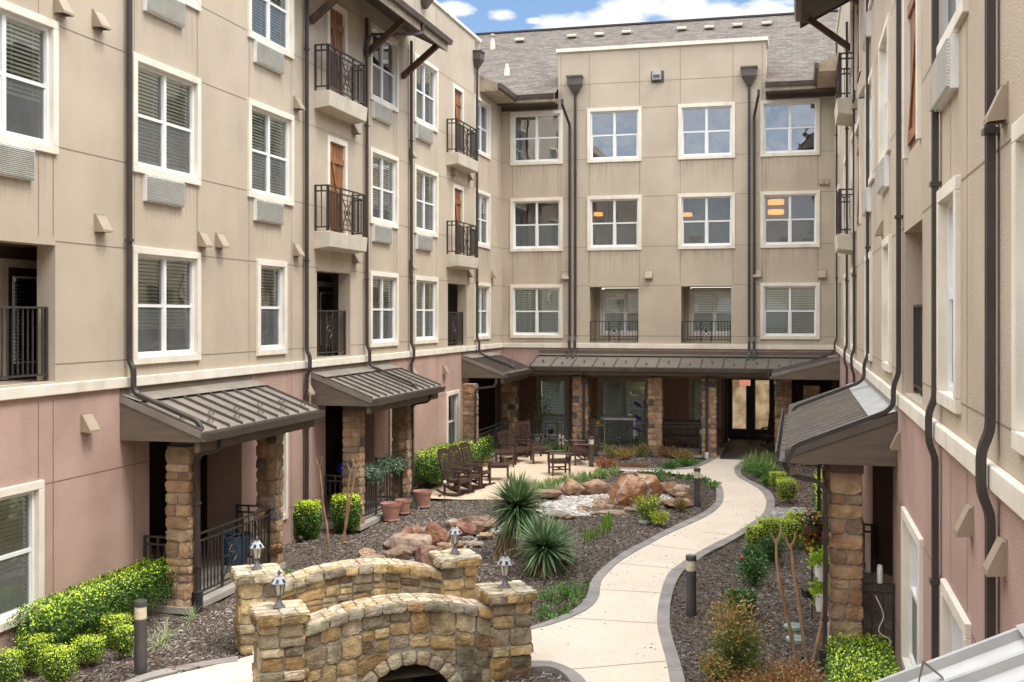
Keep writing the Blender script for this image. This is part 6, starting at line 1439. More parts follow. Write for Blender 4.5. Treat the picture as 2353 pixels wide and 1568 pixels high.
# strap-leaved clumps
def blades(X, Y, n, L, w, pal, spread=1.0, z=0.0, droop=1.0, seg=4):
    a = rng.random(n) * 6.283; el = R_(90) - (rng.random(n) ** .8) * R_(80) * spread; Ls = L * (.65 + .5 * rng.random(n)); hd = np.stack([np.cos(a), np.sin(a)], 1); pal = np.array(pal, float); col = pal[rng.integers(0, len(pal), n)] * (.7 + .6 * rng.random((n, 1)))
    V = []; C = []; side = np.stack([-hd[:, 1], hd[:, 0], np.zeros(n)], 1); W = w * (.8 + .4 * rng.random(n))
    def pos(t):
        hor = Ls * np.cos(el) * t; ver = Ls * np.sin(el) * t - droop * Ls * .45 * np.cos(el) * t * t
        return np.stack([X + hd[:, 0] * hor, Y + hd[:, 1] * hor, z + ver], 1)
    prof = [(.5, .9, 1, .75, .45, .06)[min(5, int(i * 5 / seg))] for i in range(seg + 1)]
    for i in range(seg):
        p, q = pos(i / seg), pos((i + 1) / seg); w0, w1 = (W * prof[i] / 2)[:, None], (W * prof[i + 1] / 2)[:, None]
        V.append(np.stack([p - side * w0, p + side * w0, q + side * w1, q - side * w1], 1)); C.append(col)
    return np.concatenate(V).reshape(-1, 3), np.concatenate(C)
LIR = [(.24, .36, .09), (.40, .50, .20), (.13, .24, .06), (.55, .60, .34)]
VV = []; CC = []
for (x0, y0, x1, y1, k) in ((1220, 1124, 1262, 1115, 14), (1255, 1117, 1330, 1105, 26), (1320, 1105, 1380, 1091, 24), (1370, 1094, 1422, 1086, 18), (1228, 1129, 1290, 1119, 16)):
    for i in range(k):
        t = random.random(); X, Y = G(x0 + (x1 - x0) * t, y0 + (y1 - y0) * t + random.uniform(-3, 6)); v, c = blades(X, Y, 60, .27, .011, LIR); VV.append(v); CC.append(c)
o = np_mesh('liriope_border', np.concatenate(VV), 4, np.concatenate(CC), 'leaf'); tag(o, 'band of variegated grass between the patio and the fountain', 'grass', kind='stuff')
VV = []; CC = []
for i in range(46):
    X, Y = G(random.uniform(1180, 1325), random.uniform(1036, 1044)); v, c = blades(X, Y, 50, .45, .014, LIR[:3]); VV.append(v); CC.append(c)
for i in range(26):
    X, Y = G(random.uniform(1712, 1775), random.uniform(1062, 1090)); v, c = blades(X, Y, 60, .5, .013, LIR[:3]); VV.append(v); CC.append(c)
o = np_mesh('liriope_clumps', np.concatenate(VV), 4, np.concatenate(CC), 'leaf'); tag(o, 'green grass clumps at the foot of the arcade', 'grass', kind='stuff')
for x, y, lab in ((1140, 1070, 'tan dried grass clump at the back corner of the patio'),):
    X, Y = G(x, y); t = thing('grass_clump', lab, 'grass', (X, Y, 0)); VV = []; CC = []
    for i in range(8): v, c = blades(random.uniform(-.5, .5), random.uniform(-.5, .5), 60, .42, .012, [(.40, .30, .10), (.50, .38, .15), (.25, .25, .08)]); VV.append(v); CC.append(c)
    np_mesh('blades', np.concatenate(VV), 4, np.concatenate(CC), 'leaf', parent=t)
for x, y, lab in ((1040 * 0 + 382, 1465, 'thin pale grass tuft right of the lower left bollard'), (440, 1424, 'small pale grass tuft near the first porch slab'), (365, 1480, 'sparse pale grass tuft beside the bollard')):
    X, Y = G(x, y); t = thing('grass_tuft', lab, 'grass', (X, Y, gzf(X, Y))); v, c = blades(0, 0, 46, .34, .010, [(.55, .58, .40), (.42, .50, .28), (.30, .40, .15)]); np_mesh('blades', v, 4, c, 'leaf', parent=t)
# daffodil shoots
def shoots(lab, pts):
    X, Y = G(*pts[0]); t = thing('daffodil_clump', lab, 'plant', (X, Y, 0)); VV = []; CC = []
    for p in pts:
        x, y = G(*p); v, c = blades(x - X, y - Y, 16, .34, .018, [(.22, .42, .06), (.34, .52, .10), (.16, .32, .05)], spread=.22, droop=.2); VV.append(v); CC.append(c)
    np_mesh('leaves', np.concatenate(VV), 4, np.concatenate(CC), 'leaf', parent=t)
shoots('row of upright daffodil leaves nearest the spiky plants', [(1343, 1249), (1351, 1250), (1358, 1247), (1365, 1246), (1371, 1243)]); shoots('pale upright daffodil leaves in the middle of the mulch bed', [(1385, 1212), (1392, 1210), (1398, 1206), (1388, 1225), (1396, 1232), (1402, 1222), (1384, 1236), (1404, 1214)])
# yuccas
def yucca(name, lab, x, yb, trunk, lean, head, n, L, xy=None, w=.045):
    X, Y = xy or G(x, yb); t = thing(name, lab, 'yucca', (X, Y, 0)); Z = Y * c_ - X * s_; lx, ly = lean[0] * c_ , lean[0] * s_
    top = np.array([lx, ly, trunk])
    if trunk > .3:
        mb = MB(); mb.tube([(0, 0, -.05), (lx * .35, ly * .35, trunk * .4), (lx, ly, trunk)], [.12, .10, .09], 10); tr = mb.build('trunk', 'twig', t)
        V = []; C = []; k = 900; f = rng.random(k); a = rng.random(k) * 6.28; P = np.stack([lx * f ** 1.2 + .09 * np.cos(a), ly * f ** 1.2 + .09 * np.sin(a), trunk * f], 1); D = np.stack([np.cos(a) * .35, np.sin(a) * .35, -np.ones(k)], 1) + rng.normal(size=(k, 3)) * .12
        c = np.array([(.42, .30, .17), (.30, .20, .11), (.52, .40, .25), (.20, .13, .08)])[rng.integers(0, 4, k)]
        np_mesh('dead_leaf_skirt', leaf_quads(P, D, .26 + .12 * rng.random(k), .035), 4, c, 'thatch', parent=t)
    # stiff leaves in a full sphere
    u = unit(rng.normal(size=(n, 3)) + np.array([0, 0, .25])); u = u[u[:, 2] > -.75]; n = len(u); Ls = L * (.8 + .3 * rng.random(n)) * (1 - .12 * (u[:, 2] < -.2))
    side = unit(np.cross(u, np.array([0, 0, 1.0]) + rng.normal(size=(n, 3)) * .05)); V = []; seg = 4; prof = [.55, 1, .85, .5, .03]; dr = (.10 + .30 * (rng.random(n) ** 2)) * (1 - u[:, 2] * .6)
    nrm = np.cross(side, u); col = np.array([(.10, .19, .08), (.15, .26, .11), (.22, .34, .16), (.07, .14, .06), (.32, .42, .22), (.30, .26, .13)])[rng.choice(6, n, p=[.24, .24, .2, .14, .14, .04])] * (.75 + .5 * rng.random((n, 1)))
    def pos(q): return top + u * (Ls * q)[:, None] + np.array([0, 0, -1]) * (dr * Ls * q * q)[:, None]
    for i in range(seg):
        p, q = pos(i / seg), pos((i + 1) / seg)
        V.append(np.stack([p - side * w * prof[i] / 2, p + side * w * prof[i] / 2, q + side * w * prof[i + 1] / 2, q - side * w * prof[i + 1] / 2], 1))
    np_mesh('leaf_rosette', np.concatenate(V).reshape(-1, 3), 4, np.concatenate([col] * seg), 'leaf', parent=t)
    return t
yucca('yucca', 'tall spiky yucca with a thatched leaning trunk behind the bridge', 1150, 1282, .98, (.32, 0), 1, 820, .78, w=.045)
yucca('yucca', 'low spiky yucca on the mulch right of the tall one', 1250, 1318, .46, (0, 0), 1, 420, .72, w=.05)
yucca('yucca', 'smaller yucca half hidden behind the low spiky one', 1283, 1292, .34, (0, 0), 1, 220, .55)
# bare crape myrtle stems
def bare(name, lab, stems, group='cut back crape myrtles'):
    (x, y) = stems[0][0]; X, Y = G(x, y); t = thing(name, lab, 'tree', (X, Y, 0), 0, group)
    for st in stems:
        X0, Y0 = G(*st[0]); Z = Y0 * c_ - X0 * s_; pts = []
        tot = st[0][1] - st[-1][1]
        for (px, py) in st: xc = (px - CX) / FPX * Z; pts.append((xc * c_ - Z * s_ - X, xc * s_ + Z * c_ - Y, H - (py - HY) * Z / FPX))
        cr = smooth_curve([(p[0], p[2]) for p in pts], 16); yy = np.interp(np.linspace(0, 1, 16), np.linspace(0, 1, len(pts)), [p[1] for p in pts]); r = [st_r * (1 + .18 * math.sin(i * 2.1)) for i, st_r in enumerate(np.linspace(.030, .019, 16))]
        mb = MB(); mb.tube([(a[0], b, a[1]) for a, b in zip(cr, yy)], r, 8); tr = mb.build('trunk', 'bark', t, smooth=True)
        tp = Vector((cr[-1][0], yy[-1], cr[-1][1])); mb = MB()
        mb.tube([tp - Vector((0, 0, .06)), tp + Vector((.05, .0, .05)), tp + Vector((.07, 0, .16))], [.018, .015, .012], 7); mb.tube([tp - Vector((0, 0, .06)), tp + Vector((-.05, .02, .04)), tp + Vector((-.07, 0, .14))], [.016, .013, .010], 7); mb.build('branch_stub', 'bark', tr, smooth=True)
    return t
bare('crape_myrtle', 'single bare tan stem left of the square shrub by the second porch', [[(754, 1250), (751, 1210), (742, 1160), (738, 1110), (733, 1068)]]); bare('crape_myrtle', 'bare forked stem crossing in front of the second porch column', [[(786, 1250), (793, 1215), (803, 1160), (812, 1110), (817, 1070)], [(790, 1240), (796, 1180), (800, 1120), (805, 1080)]])
bare('crape_myrtle', 'three bare tan stems rising from the orange groundcover at right', [[(1833, 1532), (1822, 1480), (1806, 1400), (1790, 1330), (1785, 1280), (1784, 1240)], [(1858, 1540), (1848, 1480), (1838, 1400), (1825, 1320), (1820, 1270), (1816, 1250)], [(1864, 1535), (1878, 1480), (1890, 1420), (1898, 1350), (1899, 1290), (1904, 1250)]])
bare('crape_myrtle', 'distant bare stems leaning beside the far right arcade column', [[(1840, 1130), (1832, 1080), (1815, 1040), (1801, 1005), (1800, 985)], [(1838, 1122), (1828, 1085), (1822, 1050)]])
# ------------------------------------------------------------------ garden objects
def bollard(lab, x, y):
    X, Y = G(x, y); t = thing('bollard_light', lab, 'bollard', (X, Y, 0), 0, 'bollard lights beside the path'); h = .95
    mb = MB(); mb.lathe([(.082, -.03), (.082, h - .245), (.076, h - .24)], 28); mb.build('post', 'bollard', t, smooth=True)
    mb = MB(); prof = [(.070, h - .24)]
    for i in range(6): z = h - .235 + i * .026; prof += [(.078, z), (.078, z + .018), (.072, z + .022)]
    prof += [(.070, h - .075)]; mb.lathe(prof, 28); mb.build('lamp_lens', 'lens', t, smooth=True)
    mb = MB(); mb.lathe([(.082, h - .075), (.084, h - .07), (.084, h - .012), (.076, h), (.01, h + .004)], 28); mb.build('cap', 'bollard', t, smooth=True)
for lab, x, y in (('bollard light nearest the viewer at lower left, beside the lime boxwoods', 323, 1546), ('bollard light on the inner bend of the right path edging', 1588, 1416), ('bollard light right of the fountain basin', 1602, 1165), ('bollard light before the downspouted arcade column', 1612, 1048), ('bollard light at the corner of the patio', 1359, 1074)): bollard(lab, x, y)
def slatchair(t, w=.60, d=.58, back=.95, rocker=False, lattice=False, arms=True, seat=.42, width_back=None):
    """wooden slat armchair facing local -Y; parts as separate meshes"""
    hw, hd = w / 2, d / 2; tb = .22 if rocker else .10
    mb = MB()
    n = 7
    for i in range(n):
        y = -hd + .03 + (d - .06) * i / (n - 1); z = seat + (.0 if not rocker else -.05 * (i / (n - 1))); mb.box(-hw + .03, hw - .03, y - .032, y + .032, z, z + .02)
    mb.box(-hw + .02, hw - .02, -hd, -hd + .03, seat - .07, seat); mb.box(-hw + .02, -hw + .05, -hd, hd, seat - .07, seat - .002); mb.box(hw - .05, hw - .02, -hd, hd, seat - .07, seat - .002); mb.build('seat', 'teak', t)
    mb = MB(); y0, y1 = hd - .02, hd - .02 + tb; z0, z1 = seat - .02, back
    def bp(x, f): return (x, y0 + (y1 - y0) * f, z0 + (z1 - z0) * f)
    for sx in (-1, 1): mb.bar(bp(sx * (hw - .04), 0), bp(sx * (hw - .04), 1), .05, .035, up=(0, 1, 0))
    for f, hh in ((.95, .09), (.13, .05)): mb.bar(bp(-hw + .06, f), bp(hw - .06, f), .025, hh)
    if rocker: mb.bar(bp(-hw * .7, 1.03), bp(hw * .7, 1.03), .025, .06)
    if not lattice:
        k = max(6, int((w - .1) / .065))
        for i in range(k): x = -hw + .09 + (w - .18) * i / (k - 1); mb.bar(bp(x, .13), bp(x, .95), .032, .012, up=(0, 1, 0))
    else:
        m = max(1, round(w / .6))
        for j in range(m):
            a, b = -hw + .07 + (w - .14) * j / m, -hw + .07 + (w - .14) * (j + 1) / m
            mb.bar(bp(b, .13), bp(b, .95), .03, .02, up=(0, 1, 0))
            for k in (-.25, 0, .25):
                q = (b - a)
                mb.bar(bp(a + max(0, k) * q * 1.6, .15 + max(0, -k) * 1.0), bp(b + min(0, k) * q * 1.6, .93 - max(0, k) * 1.0), .022, .012, up=(0, 1, 0)); mb.bar(bp(b - max(0, k) * q * 1.6, .15 + max(0, -k) * 1.0), bp(a - min(0, k) * q * 1.6, .93 - max(0, k) * 1.0), .022, .012, up=(0, 1, 0))
    mb.build('backrest', 'teak', t)
    zf = .07 if rocker else 0
    for sx in (-1, 1):
        for sy in (-1, 1):
            mb = MB(); mb.box(sx * (hw - .025) - .025, sx * (hw - .025) + .025, sy * (hd - .03) - .025, sy * (hd - .03) + .025, zf, (seat + .22 if sy < 0 else seat)); mb.build('leg', 'teak', t)
        if arms:
            mb = MB(); mb.tube([(sx * (hw - .02), -hd - .05, seat + .215), (sx * (hw - .02), -hd + .06, seat + .235), (sx * (hw - .02), hd + .05, seat + .215)], .028, 6); mb.build('armrest', 'teak', t)
        if rocker:
            mb = MB(); pts = [(sx * (hw - .025), -hd - .13 + (d + .36) * i / 12, .03 + .16 * ((i / 12 - .42) ** 2) * 2.2) for i in range(13)]; mb.sweep(pts, [(-.018, -.025), (.018, -.025), (.018, .025), (-.018, .025)], (1, 0, 0)); mb.build('rocker', 'teak', t)
    mb = MB(); mb.box(-hw + .03, hw - .03, -.02, .02, .16 + zf, .20 + zf)
    for sx in (-1, 1): mb.box(sx * (hw - .025) - .015, sx * (hw - .025) + .015, -hd + .04, hd - .04, .16 + zf, .20 + zf)
    mb.build('stretcher', 'teak', t)
def table(t, w, d, h):
    mb = MB(); n = max(5, int(w / .085))
    for i in range(n): x = -w / 2 + w * i / n; mb.box(x + .004, x + w / n - .004, -d / 2, d / 2, h - .025, h)
    mb.box(-w / 2 + .03, w / 2 - .03, -d / 2 + .03, -d / 2 + .05, h - .09, h - .026); mb.box(-w / 2 + .03, w / 2 - .03, d / 2 - .05, d / 2 - .03, h - .09, h - .026); mb.build('table_top', 'teak', t)
    for sx in (-1, 1):
        for sy in (-1, 1): mb = MB(); mb.box(sx * (w / 2 - .04) - .028, sx * (w / 2 - .04) + .028, sy * (d / 2 - .04) - .028, sy * (d / 2 - .04) + .028, 0, h - .026); mb.build('leg', 'teak', t)
rk = None
for i, (x, y, lab) in enumerate(((1050, 1140, 'nearest dark brown rocking chair of three on the patio edge'), (1075, 1130, 'middle dark brown rocking chair of three on the patio edge'), (1100, 1120, 'farthest dark brown rocking chair of three, by the square table'))):
    X, Y = G(x, y)
    if rk is None: rk = thing('rocking_chair', lab, 'chair', (X, Y, .03), 0, 'rocking chairs on the patio'); slatchair(rk, .54, .50, 1.14, rocker=True); o = rk
    else: o = copy_tree(rk); o['label'] = lab
    o.location = (X, Y, .02); o.rotation_euler = (0, 0, R_(74 + i * 2) + TH * 0)
def furn(kind, name, lab, cat, x, y, rz, **k):
    X, Y = G(x, y); t = thing(name, lab, cat, (X, Y, .022), R_(rz), k.pop('group', None))
    if kind == 'table': table(t, k['w'], k['d'], k['h'])
    else: slatchair(t, **k)
    return t
furn('table', 'side_table', 'low brown slat table between the rocking chairs and the coffee table', 'table', 1145, 1104, 14, w=.62, d=.6, h=.45)
furn('table', 'coffee_table', 'brown slat coffee table before the wooden bench', 'table', 1160, 1071, 14, w=.62, d=1.0, h=.46)
furn('chair', 'garden_bench', 'brown two seat bench with lattice back on the left of the patio', 'bench', 1186, 1064, 78, w=1.2, d=.58, back=.98, lattice=True)
furn('chair', 'garden_chair', 'brown slat back armchair behind the bench by the grass', 'chair', 1216, 1050, 52, w=.64, d=.58, back=1.12)
furn('table', 'side_table', 'small square brown side table in the middle of the patio', 'table', 1243, 1066, 14, w=.56, d=.6, h=.50)
furn('chair', 'garden_chair', 'brown lattice back armchair nearest the grass border, facing left', 'chair', 1285, 1092, -66, w=.62, d=.56, back=.98, lattice=True)
furn('chair', 'garden_bench', 'brown lattice back bench at the right of the patio, facing left', 'bench', 1333, 1066, -68, w=1.15, d=.58, back=.98, lattice=True)
furn('chair', 'garden_chair', 'brown vertical slat armchair at the back right of the patio', 'chair', 1349, 1046, 12, w=.66, d=.58, back=1.15)
# pots
def pot(name, lab, x, y, r=.30, h=.42, mat='terra', z=0, xy=None, group='terracotta pots by the second porch', soil=True, cat='pot'):
    X, Y = xy or G(x, y); t = thing(name, lab, cat, (X, Y, z), 0, group); mb = MB()
    mb.lathe([(r * .62, 0), (r * .70, .01), (r * .70, .03), (r * .66, .035), (r * .90, h * .80), (r * .93, h * .80), (r * 1.0, h - .02), (r * 1.0, h), (r * .94, h), (r * .90, h - .05), (r * .88, h - .06)], 30); mb.build('pot_body', mat, t, smooth=True)
    if soil: mb = MB(); mb.lathe([(0.001, h - .06), (r * .885, h - .06)], 24); mb.F.pop(); mb.I.pop(); mb.C.pop(); mb.build('potting_soil', 'soil', t)
    return t
pot('flower_pot', 'nearest faded terracotta pot in front of the second porch railing', 898, 1196, .245, .40); pot('flower_pot', 'smaller orange terracotta pot behind the nearest one', 927, 1180, .20, .33); pot('flower_pot', 'terracotta pot beside the porch column downspout', 971, 1165, .245, .40)
# garland on the porch rail
ca, cb = columns_l[2], columns_l[3]; gx0 = cx1 - .12
t = thing('garland', 'evergreen garland with pine cones draped over the second porch railing', 'garland', (gx0, (ca[1] + cb[0]) / 2, 1.1), w=True)
n = 5200; f = rng.random(n); P = np.stack([gx0 + rng.normal(size=n) * .07, ca[1] + (cb[0] - ca[1]) * f, 1.13 + .07 * np.sin(f * 13) + rng.normal(size=n) * .075], 1); c = np.array([(.08, .17, .09), (.13, .25, .15), (.22, .34, .24), (.34, .44, .34), (.05, .11, .07)])[rng.integers(0, 5, n)]
np_mesh('evergreen_sprigs', leaf_quads(P, rng.normal(size=(n, 3)) + [.3, 0, -.1], .10, .018), 4, c, 'leaf', parent=t, org=t.location)
for i in range(9):
    f = (i + .5) / 9; p = (gx0 + .09, ca[1] + (cb[0] - ca[1]) * f + random.uniform(-.1, .1), 1.12 + .07 * math.sin(f * 13)); mb = MB(); prof = []
    for k in range(9): z = -.08 + .018 * k; q = .045 * math.sin(math.pi * (k + 1) / 10.5) + .012; prof += [(q, z), (q * .7, z + .008)]
    mb.lathe(prof, 10, p[0], p[1]); mb.V = [(a, b, c2 + p[2]) for a, b, c2 in mb.V]; mb.build('pine_cone', 'pine', t)
for i in range(4): f = random.random(); v, fc = ico(2); mb = MB(); mb.add([(gx0 + .1 + q[0] * .03, ca[1] + (cb[0] - ca[1]) * (i + .3) / 4 + q[1] * .03, 1.16 + q[2] * .03) for q in v], [tuple(int(a) for a in u) for u in fc]); mb.build('red_berry', 'red', t, smooth=True)
# porch contents, left
def gball(name, lab, cat, p, r, mat):
    v, f = ico(3); mb = MB(); mb.add([(q[0] * r, q[1] * r, q[2] * r + r) for q in v], [tuple(int(a) for a in u) for u in f]); mb.lathe([(r * .3, 0), (r * .45, .02), (r * .2, .05)], 12); o = mb.build(name, mat, None, smooth=True); o.location = p; tag(o, lab, cat); return o
t = thing('pedestal', 'dark iron pedestal under the blue gazing ball', 'stand', (XL + .15, ca[1] + .55, .1)); mb = MB(); mb.lathe([(.14, 0), (.14, .03), (.03, .07), (.03, .86), (.1, .9), (.1, .93)], 16); mb.build('post', 'iron', t, smooth=True)
gball('gazing_ball', 'dark blue gazing ball behind the garland', 'ball', (XL + .15, ca[1] + .55, 1.03), .16, 'blue')
pot('planter', 'large blue glazed planter behind the first porch railing', 0, 0, .30, .55, 'bluepot', .1, (XL + .1, 18.7), group=None, cat='planter')
t = thing('porch_chair', 'black metal chair in the shadow of the first porch', 'chair', (XL - .55, 16.7, .1), R_(60)); slatchair(t, .55, .5, .9)
for ch in t.children: ch.data.materials[0] = M['iron']
# copper pumpkin hung on the column
cA = columns_l[1]; t = thing('metal_pumpkin', 'copper wire pumpkin hanging low on the second stone column', 'ornament', (cx1 + .05, cA[0] - .08, .42))
mb = MB()
for k in range(9): a = math.pi * k / 9 * 1.0; mb.tube([(.11 * math.cos(a) * math.cos(b), .11 * math.sin(a) * math.cos(b), .09 * math.sin(b)) for b in np.linspace(0, 2 * math.pi, 17)], .009, 5, cap=False)
mb.build('ribs', 'copper', t); mb = MB(); mb.tube([(0, 0, .08), (.02, 0, .13), (.04, 0, .15)], .012, 6); mb.build('stem', 'copper', t)
# slate tag and stakes
X, Y = G(953, 1168); t = thing('garden_sign', 'small dark slate marker leaning between two terracotta pots', 'sign', (X, Y, 0), TH + .4); mb = MB(); mb.add([(-.08, 0, 0), (.08, 0, 0), (.08, .06, .30), (-.08, .06, .30), (-.08, .03, 0), (.08, .03, 0), (.08, .09, .30), (-.08, .09, .30)], [(0, 1, 2, 3), (4, 5, 6, 7), (0, 1, 5, 4), (3, 2, 6, 7), (0, 3, 7, 4), (1, 2, 6, 5)]); mb.build('slate', 'bollard', t)
for x, y, h, lab in ((1022, 1186, .75, 'thin garden stake with a small glass lamp in the mulch left of the yucca'), (1218, 1180, .42, 'thin wire stake in the mulch right of the yucca')):
    X, Y = G(x, y); t = thing('garden_stake', lab, 'stake', (X, Y, 0)); mb = MB(); mb.tube([(0, 0, -.05), (0, 0, h)], .008, 6); mb.build('rod', 'iron', t)
    if h > .5: mb = MB(); mb.lathe([(.03, h), (.045, h + .02), (.045, h + .06), (.02, h + .08)], 12); mb.build('lamp', 'lampglass', t); mb = MB(); mb.bar((0, 0, h - .25), (-.12, 0, h - .25), .01); mb.lathe([(.035, h - .3), (.035, h - .27)], 10, -.13, 0); mb.build('hook', 'iron', t)
# irrigation lids
for x, y, r, lab in ((1803, 1442, .15, 'farther pale green irrigation lid between the bare stems'), (1797, 1472, 0, ''), (1830, 1471, .15, 'nearer pale green irrigation lid between the bare stems'), (1479, 1201, .12, 'small grey green valve lid left of the yellow green shrub')):
    if not r: continue
    X, Y = G(x + (22 if y == 1442 else 0), y); t = thing('irrigation_lid', lab, 'lid', (X, Y, .02)); mb = MB(); mb.lathe([(r, -.03), (r, .012), (r * .93, .02), (.01, .02)], 28); mb.build('lid_disc', 'lid', t, smooth=True); mb = MB()
    for k in range(-3, 4): mb.box(-r * .7, r * .7, k * r * .2 - .004, k * r * .2 + .004, .02, .024)
    mb.build('ribs', 'lid', t)
# bait box
X, Y = G(1868, 1373); t = thing('bait_station', 'low black plastic box on the mulch against the right porch column', 'box', (X, Y, .0), TH); mb = MB(); mb.box(-.17, .17, -.13, .13, 0, .10); mb.build('base', 'plastic', t, bevel=.03); mb = MB(); mb.box(-.175, .175, -.135, .135, .10, .145); mb.build('lid', 'plastic', t, bevel=.02)
mb = MB(); mb.box(.1, .13, -.1, -.07, .145, .15); mb.build('label', 'white', t)
# hanging baskets and lime potato vine at the right porch
for px, py, lab, pal, n in ((1868, 1195, 'upper coco basket of red, white and yellow flowers on the right porch', ((.5, .06, .05), (.8, .6, .05), (.75, .72, .7)), 60), (1870, 1243, 'lower coco basket of orange and yellow flowers on the right porch', ((.7, .2, .04), (.8, .55, .05), (.5, .06, .04)), 50)):
    Y = 17.6; X = plane_y(Y, px, 0)[0]; z = plane_y(Y, px, py + 12)[1]
    t = thing('flower_basket', lab, 'basket', (X, Y, z), 0); mb = MB(); mb.lathe([(.02, -.17), (.12, -.13), (.17, 0), (.15, 0)], 20); mb.build('coco_liner', 'pine', t, smooth=True)
    k = 500; P = rng.normal(size=(k, 3)) * [.10, .10, .05] + [0, 0, .07]; np_mesh('foliage', leaf_quads(P, P + [0, 0, .1], .05, .03), 4, GREEN[rng.integers(0, 5, k)], 'leaf', parent=t)
    k = n * 4; P = rng.normal(size=(k, 3)) * [.11, .11, .05] + [0, 0, .10]; np_mesh('blossoms', leaf_quads(P, rng.normal(size=(k, 3)) + [0, 0, .8], .045, .045), 4, np.array(pal)[rng.integers(0, 3, k)], 'leaf', parent=t)
t = thing('plant_stand', 'slim black stand carrying the two coco flower baskets', 'stand', (plane_y(17.75, 1866, 0)[0], 17.75, 0)); mb = MB(); mb.tube([(0, 0, 0), (0, 0, 1.55)], .012, 6); mb.build('post', 'iron', t)
for z in (1.38, .98): mb = MB(); mb.tube([(0, 0, z), (.02, -.15, z + .02)], .008, 5); mb.build('arm', 'iron', t)
for px, py, lab in ((1887, 1285, 'upper white pot of lime green vine behind the porch column'), (1889, 1355, 'lower clump of lime green vine behind the porch column')):
    Y = 16.2; X = plane_y(Y, px, 0)[0]; z = plane_y(Y, px, py)[1]; t = thing('vine_pot', lab, 'plant', (X, Y, max(.0, z - .3)))
    mb = MB(); mb.lathe([(.08, 0), (.10, .22), (.11, .22)], 18); mb.build('pot_body', 'white', t, smooth=True); k = 160; P = rng.normal(size=(k, 3)) * [.07, .06, .06] + [0, 0, .30]; np_mesh('foliage', leaf_quads(P, P * [1, 1, .4] - [0, 0, .05], .07, .055), 4, np.array([(.42, .62, .05), (.32, .5, .04), (.5, .68, .1)])[rng.integers(0, 3, k)], 'leaf', parent=t)
# wicker chair and tube on the right porch
t = thing('wicker_chair', 'brown wicker armchair behind the near right porch railing', 'chair', (XR - .2, 16.15, .09), 0); 
mb = MB(); mb.box(-.32, .32, -.30, .30, .12, .42); mb.build('seat', 'wicker', t, bevel=.05)
mb = MB(); pts = []
for i in range(9):
    for j in range(7): u = -1 + 2 * i / 8; v = j / 6; pts.append((u * .34, .30 + .10 * v - .06 * u * u, .40 + .55 * v * (1 - .18 * abs(u) ** 4)))
mb.add(pts + [(p[0], p[1] + .05, p[2]) for p in pts], [(i * 7 + j, i * 7 + j + 1, (i + 1) * 7 + j + 1, (i + 1) * 7 + j) for i in range(8) for j in range(6)] + [(63 + i * 7 + j, 63 + i * 7 + j + 1, 63 + (i + 1) * 7 + j + 1, 63 + (i + 1) * 7 + j) for i in range(8) for j in range(6)]); mb.build('backrest', 'wicker', t, smooth=True)
for sx in (-1, 1): mb = MB(); mb.tube([(sx * .34, -.3, .12), (sx * .36, -.3, .55), (sx * .36, 0, .62), (sx * .34, .32, .66)], .04, 8); mb.build('armrest', 'wicker', t, smooth=True); 
for sx in (-1, 1):
    for sy in (-1, 1): mb = MB(); mb.tube([(sx * .28, sy * .26, 0), (sx * .28, sy * .26, .14)], .03, 8); mb.build('leg', 'wicker', t)
t = thing('white_canister', 'white cylinder standing on the near right porch rail', 'canister', (XR - .19, 15.42, 1.165)); mb = MB(); mb.lathe([(.034, 0), (.036, .01), (.036, .2), (.03, .215)], 20); mb.build('tube', 'white', t, smooth=True); mb = MB(); mb.lathe([(.031, .215), (.031, .235), (.026, .24)], 20); mb.build('cap', 'white', t, smooth=True)
t = thing('white_cable', 'thin white cable trailing down the right porch railing to the hedge', 'cable', (XR - .25, 15.35, 0), w=True); mb = MB(); q = smooth_curve([(0, 0), (.1, -.3), (.04, -.55), (.2, -.7), (.06, -.9), (.15, -1.1)], 30); mb.tube([(XR - .25 + a, 15.33, 1.02 + b * .85) for a, b in q], .007, 5); mb.build('cord', 'white', t)
t = thing('chair_cushions', 'grey zigzag cushions on a stand inside the right porch', 'cushion', (plane_y(18.6, 1962, 0)[0], 18.6, .09)); mb = MB(); mb.box(-.12, .06, -.2, .2, .95, 1.32); mb.build('front_cushion', 'cushion', t, bevel=.04); mb = MB(); mb.box(.07, .16, -.2, .2, .95, 1.32); mb.build('rear_cushion', 'cushion', t, bevel=.03); mb = MB(); mb.bar((.02, -.1, 0), (.02, -.1, .95), .03); mb.bar((.02, .1, 0), (.02, .1, .95), .03); mb.build('stand', 'iron', t)
t = thing('shopping_bag', 'blue and green bag resting on the far right porch rail', 'bag', (XR - .32, 19.6, 1.02)); mb = MB(); v, f = ico(3); mb.add([(q[0] * .16, q[1] * .12, q[2] * .12 + .06) for q in v], [tuple(int(a) for a in u) for u in f]); mb.build('bag_body', 'bluebag', t, smooth=True); mb = MB(); mb.tube([(-.06, 0, .17), (-.03, 0, .24), (.03, 0, .24), (.06, 0, .17)], .008, 6); mb.build('handle', 'white', t)
